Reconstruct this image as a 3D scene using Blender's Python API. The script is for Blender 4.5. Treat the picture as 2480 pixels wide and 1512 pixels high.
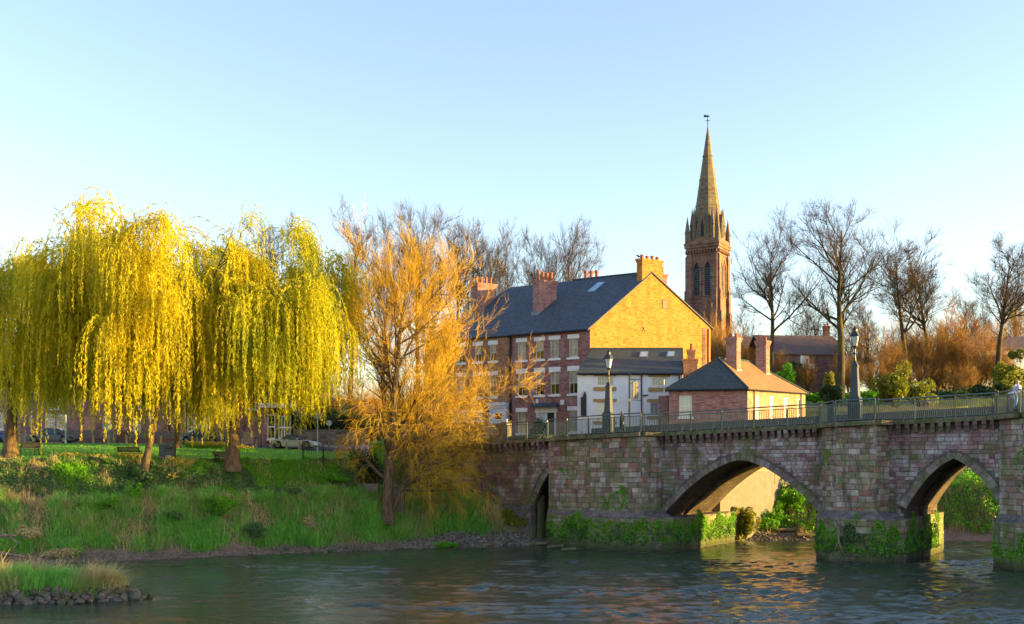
import bpy, math, random
import numpy as np
from mathutils import Vector
R = math.radians
rng = np.random.default_rng(11)
random.seed(11)
for o in list(bpy.data.objects):
    bpy.data.objects.remove(o)
SC = bpy.context.scene
COL = SC.collection

# ------------------------------------------------------------------ camera
F, CX, HY, EYE = 2600.0, 1240.0, 1120.0, 7.04       # lens measured on the photograph, horizon row, eye height over the water
cam = bpy.data.cameras.new('camera')
cam.sensor_width = 36.0
cam.lens = F / 2480.0 * 36.0
cam.shift_y = (HY - 756.0) / 2480.0
cam.clip_start, cam.clip_end = 0.5, 6000.0
camo = bpy.data.objects.new('camera', cam)
camo.location = (0, 0, EYE)
camo.rotation_euler = (R(90), 0, 0)
COL.objects.link(camo)
SC.camera = camo

# ------------------------------------------------------------------ light
SUN_AZ, SUN_EL = R(95), R(5.0)                       # clockwise from +Y: the sun stands low, over the river to the right
world = bpy.data.worlds.new('World')
SC.world = world
world.use_nodes = True
wn, wl = world.node_tree.nodes, world.node_tree.links
wn.clear()
w_out = wn.new('ShaderNodeOutputWorld')
w_bg = wn.new('ShaderNodeBackground')
w_sky = wn.new('ShaderNodeTexSky')
w_sky.sky_type = 'NISHITA'
w_sky.sun_disc = False
w_sky.sun_elevation = SUN_EL
w_sky.sun_rotation = SUN_AZ
w_sky.altitude = 20
w_sky.air_density, w_sky.dust_density, w_sky.ozone_density = 1.0, 0.8, 2.0
w_bg.inputs['Strength'].default_value = 0.14
w_hs = wn.new('ShaderNodeHueSaturation')
w_hs.inputs['Saturation'].default_value = .95
w_hs.inputs['Hue'].default_value = .508
wl.new(w_sky.outputs[0], w_hs.inputs['Color'])
w_mx = wn.new('ShaderNodeMix'); w_mx.data_type = 'RGBA'; w_mx.blend_type = 'MULTIPLY'
w_mx.inputs[0].default_value = 1.0
w_mx.inputs[7].default_value = (1.07, .955, .945, 1)
wl.new(w_hs.outputs[0], w_mx.inputs[6])
wl.new(w_mx.outputs[2], w_bg.inputs['Color'])
wl.new(w_bg.outputs[0], w_out.inputs['Surface'])
sun = bpy.data.lights.new('sun', 'SUN')
sun.energy = 3.3
sun.angle = R(0.5)
sun.color = (1.0, 0.67, 0.16)
suno = bpy.data.objects.new('sun', sun)
sd = Vector((math.sin(SUN_AZ) * math.cos(SUN_EL), math.cos(SUN_AZ) * math.cos(SUN_EL), math.sin(SUN_EL)))
suno.rotation_euler = sd.to_track_quat('Z', 'Y').to_euler()
suno.location = (60, 60, 60)
COL.objects.link(suno)
SC.view_settings.view_transform = 'Standard'
SC.view_settings.look = 'None'
SC.view_settings.gamma = 1.0
SC.view_settings.use_curve_mapping = False
SC.view_settings.exposure = 2.48
SC.cycles.max_bounces = 6
SC.cycles.diffuse_bounces = 3
SC.cycles.transparent_max_bounces = 8
SC.cycles.use_denoising = True

# ------------------------------------------------------------------ helpers
def A(*v):
    return np.array(v, float)

EYEP = A(0, 0, EYE)

def at(x, y, d):
    """point seen at photo pixel (x, y) at depth d"""
    return A((x - CX) * d / F, d, EYE - (y - HY) * d / F)

def sx(x, d):
    return (x - CX) * d / F

def zz(y, d):
    return EYE - (y - HY) * d / F

def on_plane(x, y, o, n):
    dv = A((x - CX) / F, 1, -(y - HY) / F)
    k = np.dot(np.asarray(o) - EYEP, n) / np.dot(dv, n)
    return EYEP + k * dv

def unit(v):
    v = np.asarray(v, float)
    return v / max(1e-9, np.linalg.norm(v))

class MB:
    """collects faces; build() links them as one mesh object with metric UVs"""
    def __init__(s):
        s.v, s.f, s.m, s.c = [], [], [], []
        s.n = 0
        s.mi = 0
        s.col = None
    def add(s, vs, fs):
        b = s.n
        s.v.extend([tuple(map(float, p)) for p in vs])
        s.n += len(vs)
        for f in fs:
            s.f.append([b + i for i in f])
            s.m.append(s.mi)
            s.c.append(s.col)
        return b
    def quad(s, a, b, c, d):
        s.add([a, b, c, d], [(0, 1, 2, 3)])
    def poly(s, pts):
        s.add(pts, [tuple(range(len(pts)))])
    def hexa(s, p):
        """8 corners: bottom 0-3 ccw seen from above, top 4-7"""
        s.add(p, [(3, 2, 1, 0), (4, 5, 6, 7), (0, 1, 5, 4), (1, 2, 6, 5), (2, 3, 7, 6), (3, 0, 4, 7)])
    def box(s, x0, x1, y0, y1, z0, z1):
        s.hexa([(x0, y0, z0), (x1, y0, z0), (x1, y1, z0), (x0, y1, z0), (x0, y0, z1), (x1, y0, z1), (x1, y1, z1), (x0, y1, z1)])
    def obox(s, o, u, w, a0, a1, b0, b1, z0, z1, z0b=None, z1b=None):
        """box in a frame: a along u, b along w (horizontal unit vectors), z up"""
        o, u, w = np.asarray(o, float), np.asarray(u, float), np.asarray(w, float)
        P = lambda a, b, z: o + u * a + w * b + A(0, 0, z)
        pts = [P(a0, b0, z0), P(a1, b0, z0), P(a1, b1, z0), P(a0, b1, z0), P(a0, b0, z1), P(a1, b0, z1), P(a1, b1, z1), P(a0, b1, z1)]
        if np.cross(u, w)[2] < 0:
            pts = [pts[i] for i in (3, 2, 1, 0, 7, 6, 5, 4)]
        s.hexa(pts)
    def prism(s, poly, z0, z1, top=True, bottom=False):
        n = len(poly)
        vs = [(p[0], p[1], z0) for p in poly] + [(p[0], p[1], z1) for p in poly]
        fs = [(i, (i + 1) % n, n + (i + 1) % n, n + i) for i in range(n)]
        if top: fs.append(tuple(range(n, 2 * n)))
        if bottom: fs.append(tuple(range(n - 1, -1, -1)))
        s.add(vs, fs)
    def frustum(s, c, r0, r1, z0, z1, n=4, rot=0.0, top=True, bottom=False):
        ang = [rot + 2 * math.pi * i / n for i in range(n)]
        vs = [(c[0] + r0 * math.cos(a), c[1] + r0 * math.sin(a), z0) for a in ang] + [(c[0] + r1 * math.cos(a), c[1] + r1 * math.sin(a), z1) for a in ang]
        fs = [(i, (i + 1) % n, n + (i + 1) % n, n + i) for i in range(n)]
        if top: fs.append(tuple(range(n, 2 * n)))
        if bottom: fs.append(tuple(range(n - 1, -1, -1)))
        s.add(vs, fs)
    def lathe(s, c, prof, n=10, rot=0.0):
        for (r0, z0), (r1, z1) in zip(prof[:-1], prof[1:]):
            s.frustum(c, max(r0, 1e-4), max(r1, 1e-4), c[2] + z0, c[2] + z1, n, rot, top=False)
        s.add([(c[0] + prof[-1][0] * math.cos(rot + 2 * math.pi * i / n), c[1] + prof[-1][0] * math.sin(rot + 2 * math.pi * i / n), c[2] + prof[-1][1]) for i in range(n)], [tuple(range(n))])
    def tube(s, pts, rad, n=6, caps=True):
        pts = [np.asarray(p, float) for p in pts]
        k = len(pts)
        if np.isscalar(rad): rad = [rad] * k
        vs = []
        up = None
        for i, p in enumerate(pts):
            t = unit(pts[min(i + 1, k - 1)] - pts[max(i - 1, 0)])
            if up is None:
                up = A(0, 0, 1) if abs(t[2]) < .9 else A(1, 0, 0)
            x = unit(np.cross(up, t)); y = np.cross(t, x)
            up = y
            for j in range(n):
                a = 2 * math.pi * j / n
                vs.append(p + rad[i] * (x * math.cos(a) + y * math.sin(a)))
        fs = [(i * n + j, i * n + (j + 1) % n, (i + 1) * n + (j + 1) % n, (i + 1) * n + j) for i in range(k - 1) for j in range(n)]
        if caps:
            fs.append(tuple(range(n - 1, -1, -1)))
            fs.append(tuple(range((k - 1) * n, k * n)))
        s.add(vs, fs)
    def build(s, name, mats, parent=None, smooth=False, kind=None, uv=True):
        me = bpy.data.meshes.new(name)
        me.from_pydata(s.v, [], s.f)
        if not isinstance(mats, (list, tuple)): mats = [mats]
        for m in mats: me.materials.append(m)
        if len(mats) > 1: me.polygons.foreach_set('material_index', s.m)
        if smooth: me.polygons.foreach_set('use_smooth', [True] * len(s.f))
        if uv and s.n: metric_uv(me)
        if any(c is not None for c in s.c):
            cols = np.ones((len(me.loops), 4), np.float32)
            i = 0
            for f, c in zip(s.f, s.c):
                if c is not None: cols[i:i + len(f), :3] = c
                i += len(f)
            ca = me.color_attributes.new('tone', 'FLOAT_COLOR', 'CORNER')
            ca.data.foreach_set('color', cols.ravel())
        return link(name, me, parent, kind)

def metric_uv(me):
    nv, nl = len(me.vertices), len(me.loops)
    co = np.empty(nv * 3, np.float32); me.vertices.foreach_get('co', co); co = co.reshape(-1, 3)
    li = np.empty(nl, np.int32); me.loops.foreach_get('vertex_index', li)
    npo = len(me.polygons)
    nr = np.empty(npo * 3, np.float32); me.polygons.foreach_get('normal', nr); nr = nr.reshape(-1, 3)
    lt = np.empty(npo, np.int32); me.polygons.foreach_get('loop_total', lt)
    N = np.repeat(nr, lt, axis=0)
    T = np.stack([-N[:, 1], N[:, 0], np.zeros(nl)], 1)
    ln = np.linalg.norm(T, axis=1)
    T[ln < .05] = (1, 0, 0)
    T /= np.maximum(np.linalg.norm(T, axis=1), 1e-6)[:, None]
    B = np.cross(N, T)
    p = co[li]
    uv = np.stack([(p * T).sum(1), (p * B).sum(1)], 1).astype(np.float32)
    l = me.uv_layers.new(name='uv')
    l.data.foreach_set('uv', uv.ravel())

def link(name, me, parent=None, kind=None):
    o = bpy.data.objects.new(name, me)
    COL.objects.link(o)
    if parent is not None: o.parent = parent
    if kind: o['kind'] = kind
    return o

def np_mesh(name, verts, faces, mats, parent=None, kind=None, smooth=False, k=None):
    """fast mesh from arrays; faces (M,k) of one size"""
    verts = np.ascontiguousarray(verts, np.float32); faces = np.ascontiguousarray(faces, np.int32)
    k = faces.shape[1]
    me = bpy.data.meshes.new(name)
    me.vertices.add(len(verts)); me.vertices.foreach_set('co', verts.ravel())
    me.loops.add(faces.size); me.loops.foreach_set('vertex_index', faces.ravel())
    me.polygons.add(len(faces))
    me.polygons.foreach_set('loop_start', np.arange(0, faces.size, k, dtype=np.int32))
    me.polygons.foreach_set('loop_total', np.full(len(faces), k, np.int32))
    if smooth: me.polygons.foreach_set('use_smooth', np.ones(len(faces), bool))
    me.update(calc_edges=True)
    if not isinstance(mats, (list, tuple)): mats = [mats]
    for m in mats: me.materials.append(m)
    return link(name, me, parent, kind)

def thing(name, label, cat, loc=(0, 0, 0), group=None, rz=0.0):
    o = bpy.data.objects.new(name, None)
    COL.objects.link(o)
    o.empty_display_size = .3
    o.location = [float(c) for c in loc]
    o.rotation_euler = (0, 0, rz)
    return tag(o, label, cat, group)

def tag(o, label, cat, group=None):
    o['label'] = label; o['category'] = cat
    if group: o['group'] = group
    return o

def kids(o):
    return [c for c in o.children]

CHILDREN = {}
def dup(root, loc, rz=None, scale=None, label=None, group=None):
    def cp(o, par):
        c = o.copy(); COL.objects.link(c)
        if par is not None: c.parent = par
        for ch in list(o.children): cp(ch, c)
        return c
    r = cp(root, None)
    r.location = [float(c) for c in loc]
    if rz is not None: r.rotation_euler = (0, 0, rz)
    if scale is not None: r.scale = scale if hasattr(scale, '__len__') else (scale,) * 3
    if label: r['label'] = label
    if group: r['group'] = group
    return r

# ------------------------------------------------------------------ materials
class NT:
    def __init__(s, name):
        s.m = bpy.data.materials.new(name); s.m.use_nodes = True
        s.t = s.m.node_tree; s.n, s.l = s.t.nodes, s.t.links
        s.n.clear()
        s.out = s.n.new('ShaderNodeOutputMaterial')
    def new(s, typ, ins=None, **props):
        nd = s.n.new(typ)
        for k, v in props.items(): setattr(nd, k, v)
        for k, v in (ins or {}).items(): s.set(nd.inputs[k], v)
        return nd
    def set(s, sock, v):
        if hasattr(v, 'is_output'): s.l.new(v, sock)
        elif isinstance(v, (tuple, list)) and len(v) == 3 and sock.type == 'RGBA': sock.default_value = (*v, 1)
        else: sock.default_value = v
    def noise(s, vec, scale, detail=3, rough=.55, dist=0.0):
        nd = s.new('ShaderNodeTexNoise', {'Vector': vec, 'Scale': scale, 'Detail': detail, 'Roughness': rough, 'Distortion': dist})
        return nd.outputs['Fac']
    def ramp(s, fac, a, b, lo=(0, 0, 0), hi=(1, 1, 1)):
        nd = s.new('ShaderNodeValToRGB', {'Fac': fac})
        e = nd.color_ramp.elements
        e[0].position, e[1].position = a, b
        e[0].color, e[1].color = (*lo, 1), (*hi, 1)
        return nd.outputs['Color']
    def mix(s, fac, a, b, blend='MIX'):
        nd = s.new('ShaderNodeMix', data_type='RGBA', blend_type=blend)
        s.set(nd.inputs[0], fac); s.set(nd.inputs[6], a); s.set(nd.inputs[7], b)
        return nd.outputs[2]
    def math(s, op, a, b=0.0, clamp=False):
        nd = s.new('ShaderNodeMath', operation=op, use_clamp=clamp)
        s.set(nd.inputs[0], a); s.set(nd.inputs[1], b)
        return nd.outputs[0]
    def pos(s): return s.new('ShaderNodeNewGeometry').outputs['Position']
    def island(s): return s.new('ShaderNodeNewGeometry').outputs['Random Per Island']
    def objrand(s): return s.new('ShaderNodeObjectInfo').outputs['Random']
    def sep(s, v): return s.new('ShaderNodeSeparateXYZ', {'Vector': v}).outputs
    def uv(s): return s.new('ShaderNodeUVMap').outputs['UV']
    def scale(s, v, sc):
        nd = s.new('ShaderNodeMapping', {'Vector': v, 'Scale': sc}); return nd.outputs[0]
    def bump(s, h, strength=.5, dist=.02, normal=None):
        nd = s.new('ShaderNodeBump', {'Height': h, 'Strength': strength, 'Distance': dist})
        if normal is not None: s.set(nd.inputs['Normal'], normal)
        return nd.outputs[0]
    def bsdf(s, col, rough=.8, normal=None, spec=.3, metal=0.0, **extra):
        nd = s.new('ShaderNodeBsdfPrincipled', {'Base Color': col, 'Roughness': rough, 'Metallic': metal, 'Specular IOR Level': spec})
        for k, v in extra.items(): s.set(nd.inputs[k], v)
        if normal is not None: s.set(nd.inputs['Normal'], normal)
        s.l.new(nd.outputs[0], s.out.inputs['Surface'])
        return nd

def m_plain(name, a, b=None, rough=.7, scale=4.0, bump=.0, spec=.3, metal=0.0):
    t = NT(name)
    b = b or tuple(c * .72 for c in a)
    p = t.pos()
    n1 = t.noise(p, scale, 4)
    n2 = t.noise(p, scale * 7, 3)
    f = t.math('ADD', t.math('MULTIPLY', n1, .65), t.math('MULTIPLY', n2, .35))
    c = t.mix(t.ramp(f, .38, .62), b, a)
    t.bsdf(c, rough, t.bump(n2, bump, .03) if bump else None, spec, metal)
    return t.m

def m_brick(name, c1, c2, mortar, bw=.24, bh=.08, wash=(.5, .4, .35), washk=.35, ms=.011):
    t = NT(name)
    uv = t.uv(); p = t.pos()
    br = t.new('ShaderNodeTexBrick', {'Vector': uv, 'Color1': c1, 'Color2': c2, 'Mortar': mortar, 'Scale': 1.0, 'Mortar Size': ms, 'Mortar Smooth': .2, 'Bias': 0.0, 'Brick Width': bw, 'Row Height': bh})
    cell = t.new('ShaderNodeTexWhiteNoise', {'Vector': t.new('ShaderNodeVectorMath', {0: t.scale(uv, (1 / bw / 1.5, 1 / bh / 1.0, 1))}, operation='FLOOR').outputs[0]}, noise_dimensions='2D').outputs[0]
    n1 = t.noise(p, .9, 5, .65); n2 = t.noise(p, 6, 4, .6); n3 = t.noise(t.scale(p, (1, 1, .15)), 1.6, 3)
    c = t.mix(t.math('MULTIPLY', t.ramp(cell, .5, 1.0), .75), br.outputs['Color'], tuple(.42 * x for x in c2))
    c = t.mix(t.math('MULTIPLY', t.ramp(n1, .45, .7), washk), c, wash)
    c = t.mix(t.math('MULTIPLY', t.ramp(n2, .55, .75), .35), c, tuple(.5 * x for x in c1))
    c = t.mix(t.math('MULTIPLY', t.ramp(n3, .5, .75), .5), c, tuple(.5 * x for x in c1))
    h = t.math('ADD', t.math('MULTIPLY', br.outputs['Fac'], -.6), t.math('MULTIPLY', n2, .6))
    t.bsdf(c, .85, t.bump(h, .7, .02), .2)
    return t.m

def m_slate(name, c1, c2, moss=(.10, .12, .03), mossk=.25, sw=.3, sh=.2):
    t = NT(name)
    uv = t.uv(); p = t.pos()
    br = t.new('ShaderNodeTexBrick', {'Vector': uv, 'Color1': c1, 'Color2': c2, 'Mortar': tuple(.35 * x for x in c1), 'Scale': 1.0, 'Mortar Size': .012, 'Mortar Smooth': .1, 'Bias': 0.0, 'Brick Width': sw, 'Row Height': sh})
    n1 = t.noise(p, .7, 5, .65); n2 = t.noise(p, 5, 4, .6)
    c = t.mix(t.math('MULTIPLY', t.ramp(n1, .5, .72), mossk), br.outputs['Color'], moss)
    c = t.mix(t.math('MULTIPLY', t.ramp(n2, .52, .75), .5), c, tuple(1.7 * x for x in c1))
    h = t.math('ADD', t.math('MULTIPLY', br.outputs['Fac'], -1.0), t.math('MULTIPLY', n2, .5))
    t.bsdf(c, .6, t.bump(h, .6, .025), .35)
    return t.m

def m_leaf(name, cols, rough=.6, trans=.45, big=.35, spec=.25):
    """leaves: colour differs leaf by leaf and clump by clump"""
    t = NT(name)
    p = t.pos(); r = t.island()
    cr = t.new('ShaderNodeValToRGB', {'Fac': r}); e = cr.color_ramp.elements
    e[0].color = (*cols[0], 1); e[1].color = (*cols[-1], 1)
    for i, c in enumerate(cols[1:-1]):
        el = e.new((i + 1) / (len(cols) - 1)); el.color = (*c, 1)
    n1 = t.noise(p, big, 3, .6)
    c = t.mix(t.math('MULTIPLY', t.ramp(n1, .4, .66), .55), cr.outputs['Color'], cols[0])
    d = t.new('ShaderNodeBsdfPrincipled', {'Base Color': c, 'Roughness': rough, 'Specular IOR Level': spec})
    tr = t.new('ShaderNodeBsdfTranslucent', {'Color': t.mix(.35, c, t.mix(1.0, c, (1.35, 1.2, .35), 'MULTIPLY'))})
    mx = t.new('ShaderNodeMixShader', {0: trans, 1: d.outputs[0], 2: tr.outputs[0]})
    t.l.new(mx.outputs[0], t.out.inputs['Surface'])
    return t.m

def m_bark(name, a, b, scale=6.0, moss=None):
    t = NT(name)
    p = t.pos()
    n1 = t.noise(t.scale(p, (1, 1, .25)), scale, 5, .65)
    n2 = t.noise(p, .8, 3)
    c = t.mix(t.ramp(n1, .35, .65), b, a)
    if moss: c = t.mix(t.math('MULTIPLY', t.ramp(n2, .45, .6), .7), c, moss)
    t.bsdf(c, .9, t.bump(n1, .9, .05), .15)
    return t.m

def m_glass(name, tint=(.9, .95, 1.0), k=.72):
    t = NT(name)
    fr = t.new('ShaderNodeFresnel', {'IOR': 1.5})
    g = t.new('ShaderNodeBsdfGlossy', {'Color': (1, 1, 1), 'Roughness': .03})
    tr = t.new('ShaderNodeBsdfTransparent', {'Color': tuple(k * x for x in tint)})
    f = t.math('ADD', t.math('MULTIPLY', fr.outputs[0], 1.2), .10, True)
    mx = t.new('ShaderNodeMixShader', {0: f, 1: tr.outputs[0], 2: g.outputs[0]})
    t.l.new(mx.outputs[0], t.out.inputs['Surface'])
    return t.m

M = {}
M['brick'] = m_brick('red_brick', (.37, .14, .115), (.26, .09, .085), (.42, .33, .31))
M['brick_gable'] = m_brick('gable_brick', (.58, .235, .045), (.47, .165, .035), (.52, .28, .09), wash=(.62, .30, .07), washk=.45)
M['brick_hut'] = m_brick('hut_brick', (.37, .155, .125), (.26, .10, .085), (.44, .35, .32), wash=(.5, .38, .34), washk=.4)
M['brick_lit'] = m_brick('sunlit_brick', (.56, .31, .20), (.44, .22, .14), (.50, .36, .26), wash=(.60, .39, .28), washk=.4)  # sunlit walls of cottage and river: warm sunlight put into a paler brick colour
M['brick_warm'] = m_brick('warm_brick', (.44, .19, .09), (.34, .13, .07), (.45, .33, .22), wash=(.5, .32, .18), washk=.4)
M['brick_dark'] = m_brick('dark_brick', (.22, .10, .085), (.15, .065, .06), (.26, .21, .2), washk=.2)
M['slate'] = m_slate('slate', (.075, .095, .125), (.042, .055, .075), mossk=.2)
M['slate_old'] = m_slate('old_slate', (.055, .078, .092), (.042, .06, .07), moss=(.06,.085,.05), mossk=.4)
M['slate_lit'] = m_slate('sunlit_slate', (.27, .16, .075), (.21, .125, .065), moss=(.28, .21, .04), mossk=.6)  # cottage roof towards the sun: golden light put into the slate colour, moss patches over
M['tile'] = m_slate('brown_tile', (.15, .095, .08), (.11, .07, .06), mossk=.2)
M['render'] = m_plain('white_render', (.80, .82, .84), (.70, .72, .75), .8, 1.2)
M['white'] = m_plain('white_paint', (.80, .80, .79), (.72, .72, .71), .5, 3)
M['white_blue'] = m_plain('pale_blue_paint', (.62, .70, .80), (.52, .60, .70), .5, 2)
M['tan'] = m_plain('tan_stone_paint', (.42, .28, .10), (.35, .23, .085), .7, 3)
M['black'] = m_plain('black_paint', (.018, .02, .022), (.012, .012, .014), .4, 5)
M['iron'] = m_plain('dark_iron', (.03, .035, .04), (.02, .024, .028), .45, 6, spec=.5)
M['rail'] = m_plain('green_grey_metal', (.085, .125, .12), (.06, .09, .088), .45, 3, spec=.5)
M['steel'] = m_plain('pale_steel', (.42, .50, .54), (.34, .40, .44), .4, 3, spec=.5)
M['glass'] = m_glass('window_glass', k=.88)
M['dark_room'] = m_plain('dark_room', (.035, .04, .045), (.02, .022, .025), .9, 1)
M['blind'] = m_plain('pale_blind', (.84, .85, .84), (.74, .76, .75), .9, 2)
M['lead'] = m_plain('lead_flashing', (.22, .25, .28), (.16, .18, .20), .6, 3)
M['pot'] = m_plain('terracotta', (.42, .13, .06), (.28, .08, .045), .8, 6)
M['wood_pale'] = m_plain('pale_wood', (.42, .32, .21), (.30, .23, .16), .8, 5, .3)
M['wood_grey'] = m_plain('weathered_grey_wood', (.20, .19, .17), (.12, .115, .10), .85, 6, .3)
M['wood_bench'] = m_plain('bench_wood', (.34, .17, .06), (.22, .10, .035), .7, 8, .2)
M['wood_dark'] = m_plain('dark_bench_wood', (.11, .075, .05), (.07, .05, .035), .75, 8, .2)
M['asphalt'] = m_plain('asphalt', (.055, .055, .06), (.04, .04, .043), .9, 3, .2)
M['paving'] = m_plain('paving', (.22, .20, .18), (.16, .15, .14), .9, 2, .2)
M['bark'] = m_bark('willow_bark', (.20, .135, .085), (.075, .05, .035), 5)
M['bark_grey'] = m_bark('grey_bark', (.14, .11, .08), (.06, .048, .038), 5, moss=(.16, .15, .03))
M['bark_dark'] = m_bark('dark_bark', (.085, .062, .046), (.04, .03, .024), 5, moss=(.11, .10, .02))
M['twig'] = m_plain('brown_twigs', (.095, .06, .042), (.065, .043, .03), .9, 2)
M['twig_orange'] = m_leaf('orange_twigs', [(.44, .28, .03), (.62, .39, .035), (.68, .40, .04), (.56, .40, .04)], .8, .12, .3, .1)
M['twig_brush'] = m_leaf('brush_twigs', [(.28, .15, .05), (.40, .22, .065), (.50, .28, .08)], .85, .12, .3, .1)
M['willow'] = m_leaf('willow_leaves', [(.38, .42, .03), (.70, .61, .025), (.78, .64, .025), (.64, .59, .03), (.80, .60, .025)], .55, .6, .22)
M['willow_green'] = m_leaf('greener_willow_leaves', [(.22, .32, .03), (.54, .54, .025), (.68, .60, .025), (.50, .52, .03), (.70, .57, .025)], .55, .6, .22)
M['ivy'] = m_leaf('ivy_leaves', [(.05, .12, .05), (.085, .19, .06), (.13, .25, .055), (.10, .19, .09), (.20, .29, .07)], .45, .25, .5, .4)
M['bright_leaf'] = m_leaf('bright_leaves', [(.08, .30, .02), (.15, .44, .022), (.25, .52, .028), (.18, .40, .035)], .5, .35, .5)
M['grass'] = m_leaf('grass_blades', [(.13, .40, .06), (.19, .54, .08), (.28, .60, .09), (.42, .60, .18)], .6, .35, .5)
M['straw'] = m_leaf('straw_blades', [(.48, .38, .19), (.60, .48, .25), (.66, .54, .30), (.42, .38, .17)], .8, .3, .5)
M['shrub_yellow'] = m_leaf('yellow_green_leaves', [(.14, .17, .02), (.24, .26, .025), (.34, .33, .03), (.20, .24, .03)], .5, .4, .5)
M['shrub_dark'] = m_leaf('dark_green_leaves', [(.025, .055, .018), (.04, .08, .025), (.06, .10, .03)], .5, .25, .5)
M['daffodil'] = m_leaf('daffodil_heads', [(.55, .40, .02), (.65, .50, .03), (.70, .62, .25), (.6, .45, .03)], .5, .4, .5)
# ------------------------------------------------------------------ bridge frame
BETA = R(33)
BE = A(math.cos(BETA), -math.sin(BETA), 0)            # along the bridge, towards the middle of the river
BN = A(math.sin(BETA), math.cos(BETA), 0)             # through the bridge, away from the camera
B0 = A(11.7, 86, 0)
BW = 10.2
def bp(s, t, z=0.0): return B0 + BE * s + BN * t + A(0, 0, z)
def deck(s): return 9.42 + .0315 * min(s, 34) 
def bs(x, y): return (x - B0[0]) * BE[0] + (y - B0[1]) * BE[1], (x - B0[0]) * BN[0] + (y - B0[1]) * BN[1]

# ------------------------------------------------------------------ ground
SHX = [-1500, -400, -120, -80, -50, -35, -26, -17, -8, 0, 6, 14, 24, 40, 60, 100, 200, 1500]
SHY = [-40, 40, 55, 62, 70, 73.5, 77.5, 83, 87.5, 90.3, 93, 95.4, 97, 97, 93, 86, 80, 20]
WALL0, WALLD = A(17.9, 95.25, 0), unit(A(.76, .65, 0))

def sm(a, b, x):
    t = np.clip((x - a) / (b - a), 0, 1)
    return t * t * (3 - 2 * t)

def nz(x, y, k=1.0, ph=0.0):
    return (np.sin(x * 1.3 * k + 1.7 * np.sin(y * .7 * k + ph) + ph) + np.sin(y * 1.7 * k + 1.3 * np.sin(x * .9 * k) + 2.1 * ph) + .5 * np.sin((x + y) * 3.1 * k + ph * 3)) / 2.5

def shore_q(x, y):
    return (y - np.interp(x, SHX, SHY) + .5 * nz(x, y * 0, .35) + .22 * nz(x, y * 0, 1.4, 2)) * .94

def ground(x, y):
    x = np.asarray(x, float); y = np.asarray(y, float)
    q = shore_q(x, y)
    s, t = bs(x, y)
    low = np.interp(q, [-400, -60, -3, 0, .8, 1.7, 2.4, 4.2, 8, 30], [-4, -2.5, -1.2, -.06, .16, .5, 1.0, 3.4, 4.0, 4.3])
    crest = np.interp(q, [4.2, 6, 8.5, 10.5, 32, 34], [3.6, 4.6, 6.4, 7.05, 8.9, 8.95])
    up = np.where(q > 4.2, np.maximum(low, crest), low)
    w = sm(-11.2, -15.5, x + .8 * nz(y, x, .3))
    left = low * (1 - w) + up * w
    right = np.interp(q, [-400, -60, -3, 0, .6, 1.6, 2.4, 4.4, 9, 20, 30, 60, 200, 900], [-4, -2.5, -1.2, -.06, .2, .75, 1.5, 4.3, 5.0, 11.0, 13, 16.5, 17, 18])
    side = (x - WALL0[0]) * WALLD[1] - (y - WALL0[1]) * WALLD[0]      # > 0 : river side of the wall under the cottage
    plat = 9.35 + .045 * np.clip(x - 2, 0, 20) + np.clip((y - 120) * .11, 0, 9) * (1 - sm(5, 22, x)) + np.clip((y - 106) * .17, 0, 6.2) * sm(22, 34, x)
    plat = np.where(x < -12, np.minimum(plat, 8.95 + np.clip((y - 120) * .11, 0, 12)), plat)
    on_plat = ((s < -11.4) & (t > .5) & (x > -14)) | ((y > 99.4) & (side < 0) & (x > -8)) | ((x <= -8) & (y > 108) & (x > -14)) 
    z = np.where(x > 13, np.where(side > 0, right, low), left)
    z = np.where(on_plat, plat, z)
    zb = np.clip((y - 120) * .11, 0, 12)
    z = np.where((x < -12) & (q > 34), 8.95 + zb, z)
    near = -2.0 + (18 - y) * .33                                       # the bank on which the photographer stands
    z = np.where((y < 18), np.minimum(near, 5.2), z)
    bumpy = np.where((q > .2) & (q < 11) & ~on_plat, .13, .035)
    z = z + bumpy * nz(x, y, 1.1) * np.where(q > 0, 1, .3)
    return np.where(y > 300, z + (y - 300) * .012, z)

def gz(x, y): return float(ground(np.array([x]), np.array([y]))[0])

def axis(lo, a, b, hi, step, grow=1.35):
    mid = list(np.arange(a, b + 1e-6, step))
    l, d = [], step
    p = a
    while p > lo:
        d *= grow; p -= d; l.append(p)
    r, d = [], step
    p = mid[-1]
    while p < hi:
        d *= grow; p += d; r.append(p)
    return np.array(l[::-1] + mid + r)

gx = axis(-2500, -52, 64, 2500, .5)
gy = axis(-300, 60, 126, 3500, .5)
GX, GY = np.meshgrid(gx, gy)
GZ = ground(GX, GY)
nx, ny = len(gx), len(gy)
verts = np.stack([GX, GY, GZ], -1).reshape(-1, 3)
ii = np.arange(ny - 1)[:, None] * nx + np.arange(nx - 1)[None, :]
faces = np.stack([ii, ii + 1, ii + nx + 1, ii + nx], -1).reshape(-1, 4)
fc = verts[faces].mean(1)
fq = shore_q(fc[:, 0], fc[:, 1])
fs, ft = bs(fc[:, 0], fc[:, 1])
road = ((fc[:, 0] < -5) & (fc[:, 0] > -130) & (fc[:, 1] > 107.2) & (fc[:, 1] < 112.4)) | ((fc[:, 0] >= -11) & (fc[:, 0] < 24) & (fc[:, 2] > 8.9) & (fc[:, 1] < 112.4))
lawn = (fc[:, 0] < -11) & (fq > 10.2) & (fc[:, 1] <= 107.2) & (fc[:, 2] > 6.5) & (fc[:, 0] > -130)
mud = (fc[:, 2] < 1.0) & (fc[:, 1] > 18) & ~road
pave = (fc[:, 0] < -11) & (fc[:, 0] > -130) & (fc[:, 1] >= 112.4) & (fc[:, 1] < 118)

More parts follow.
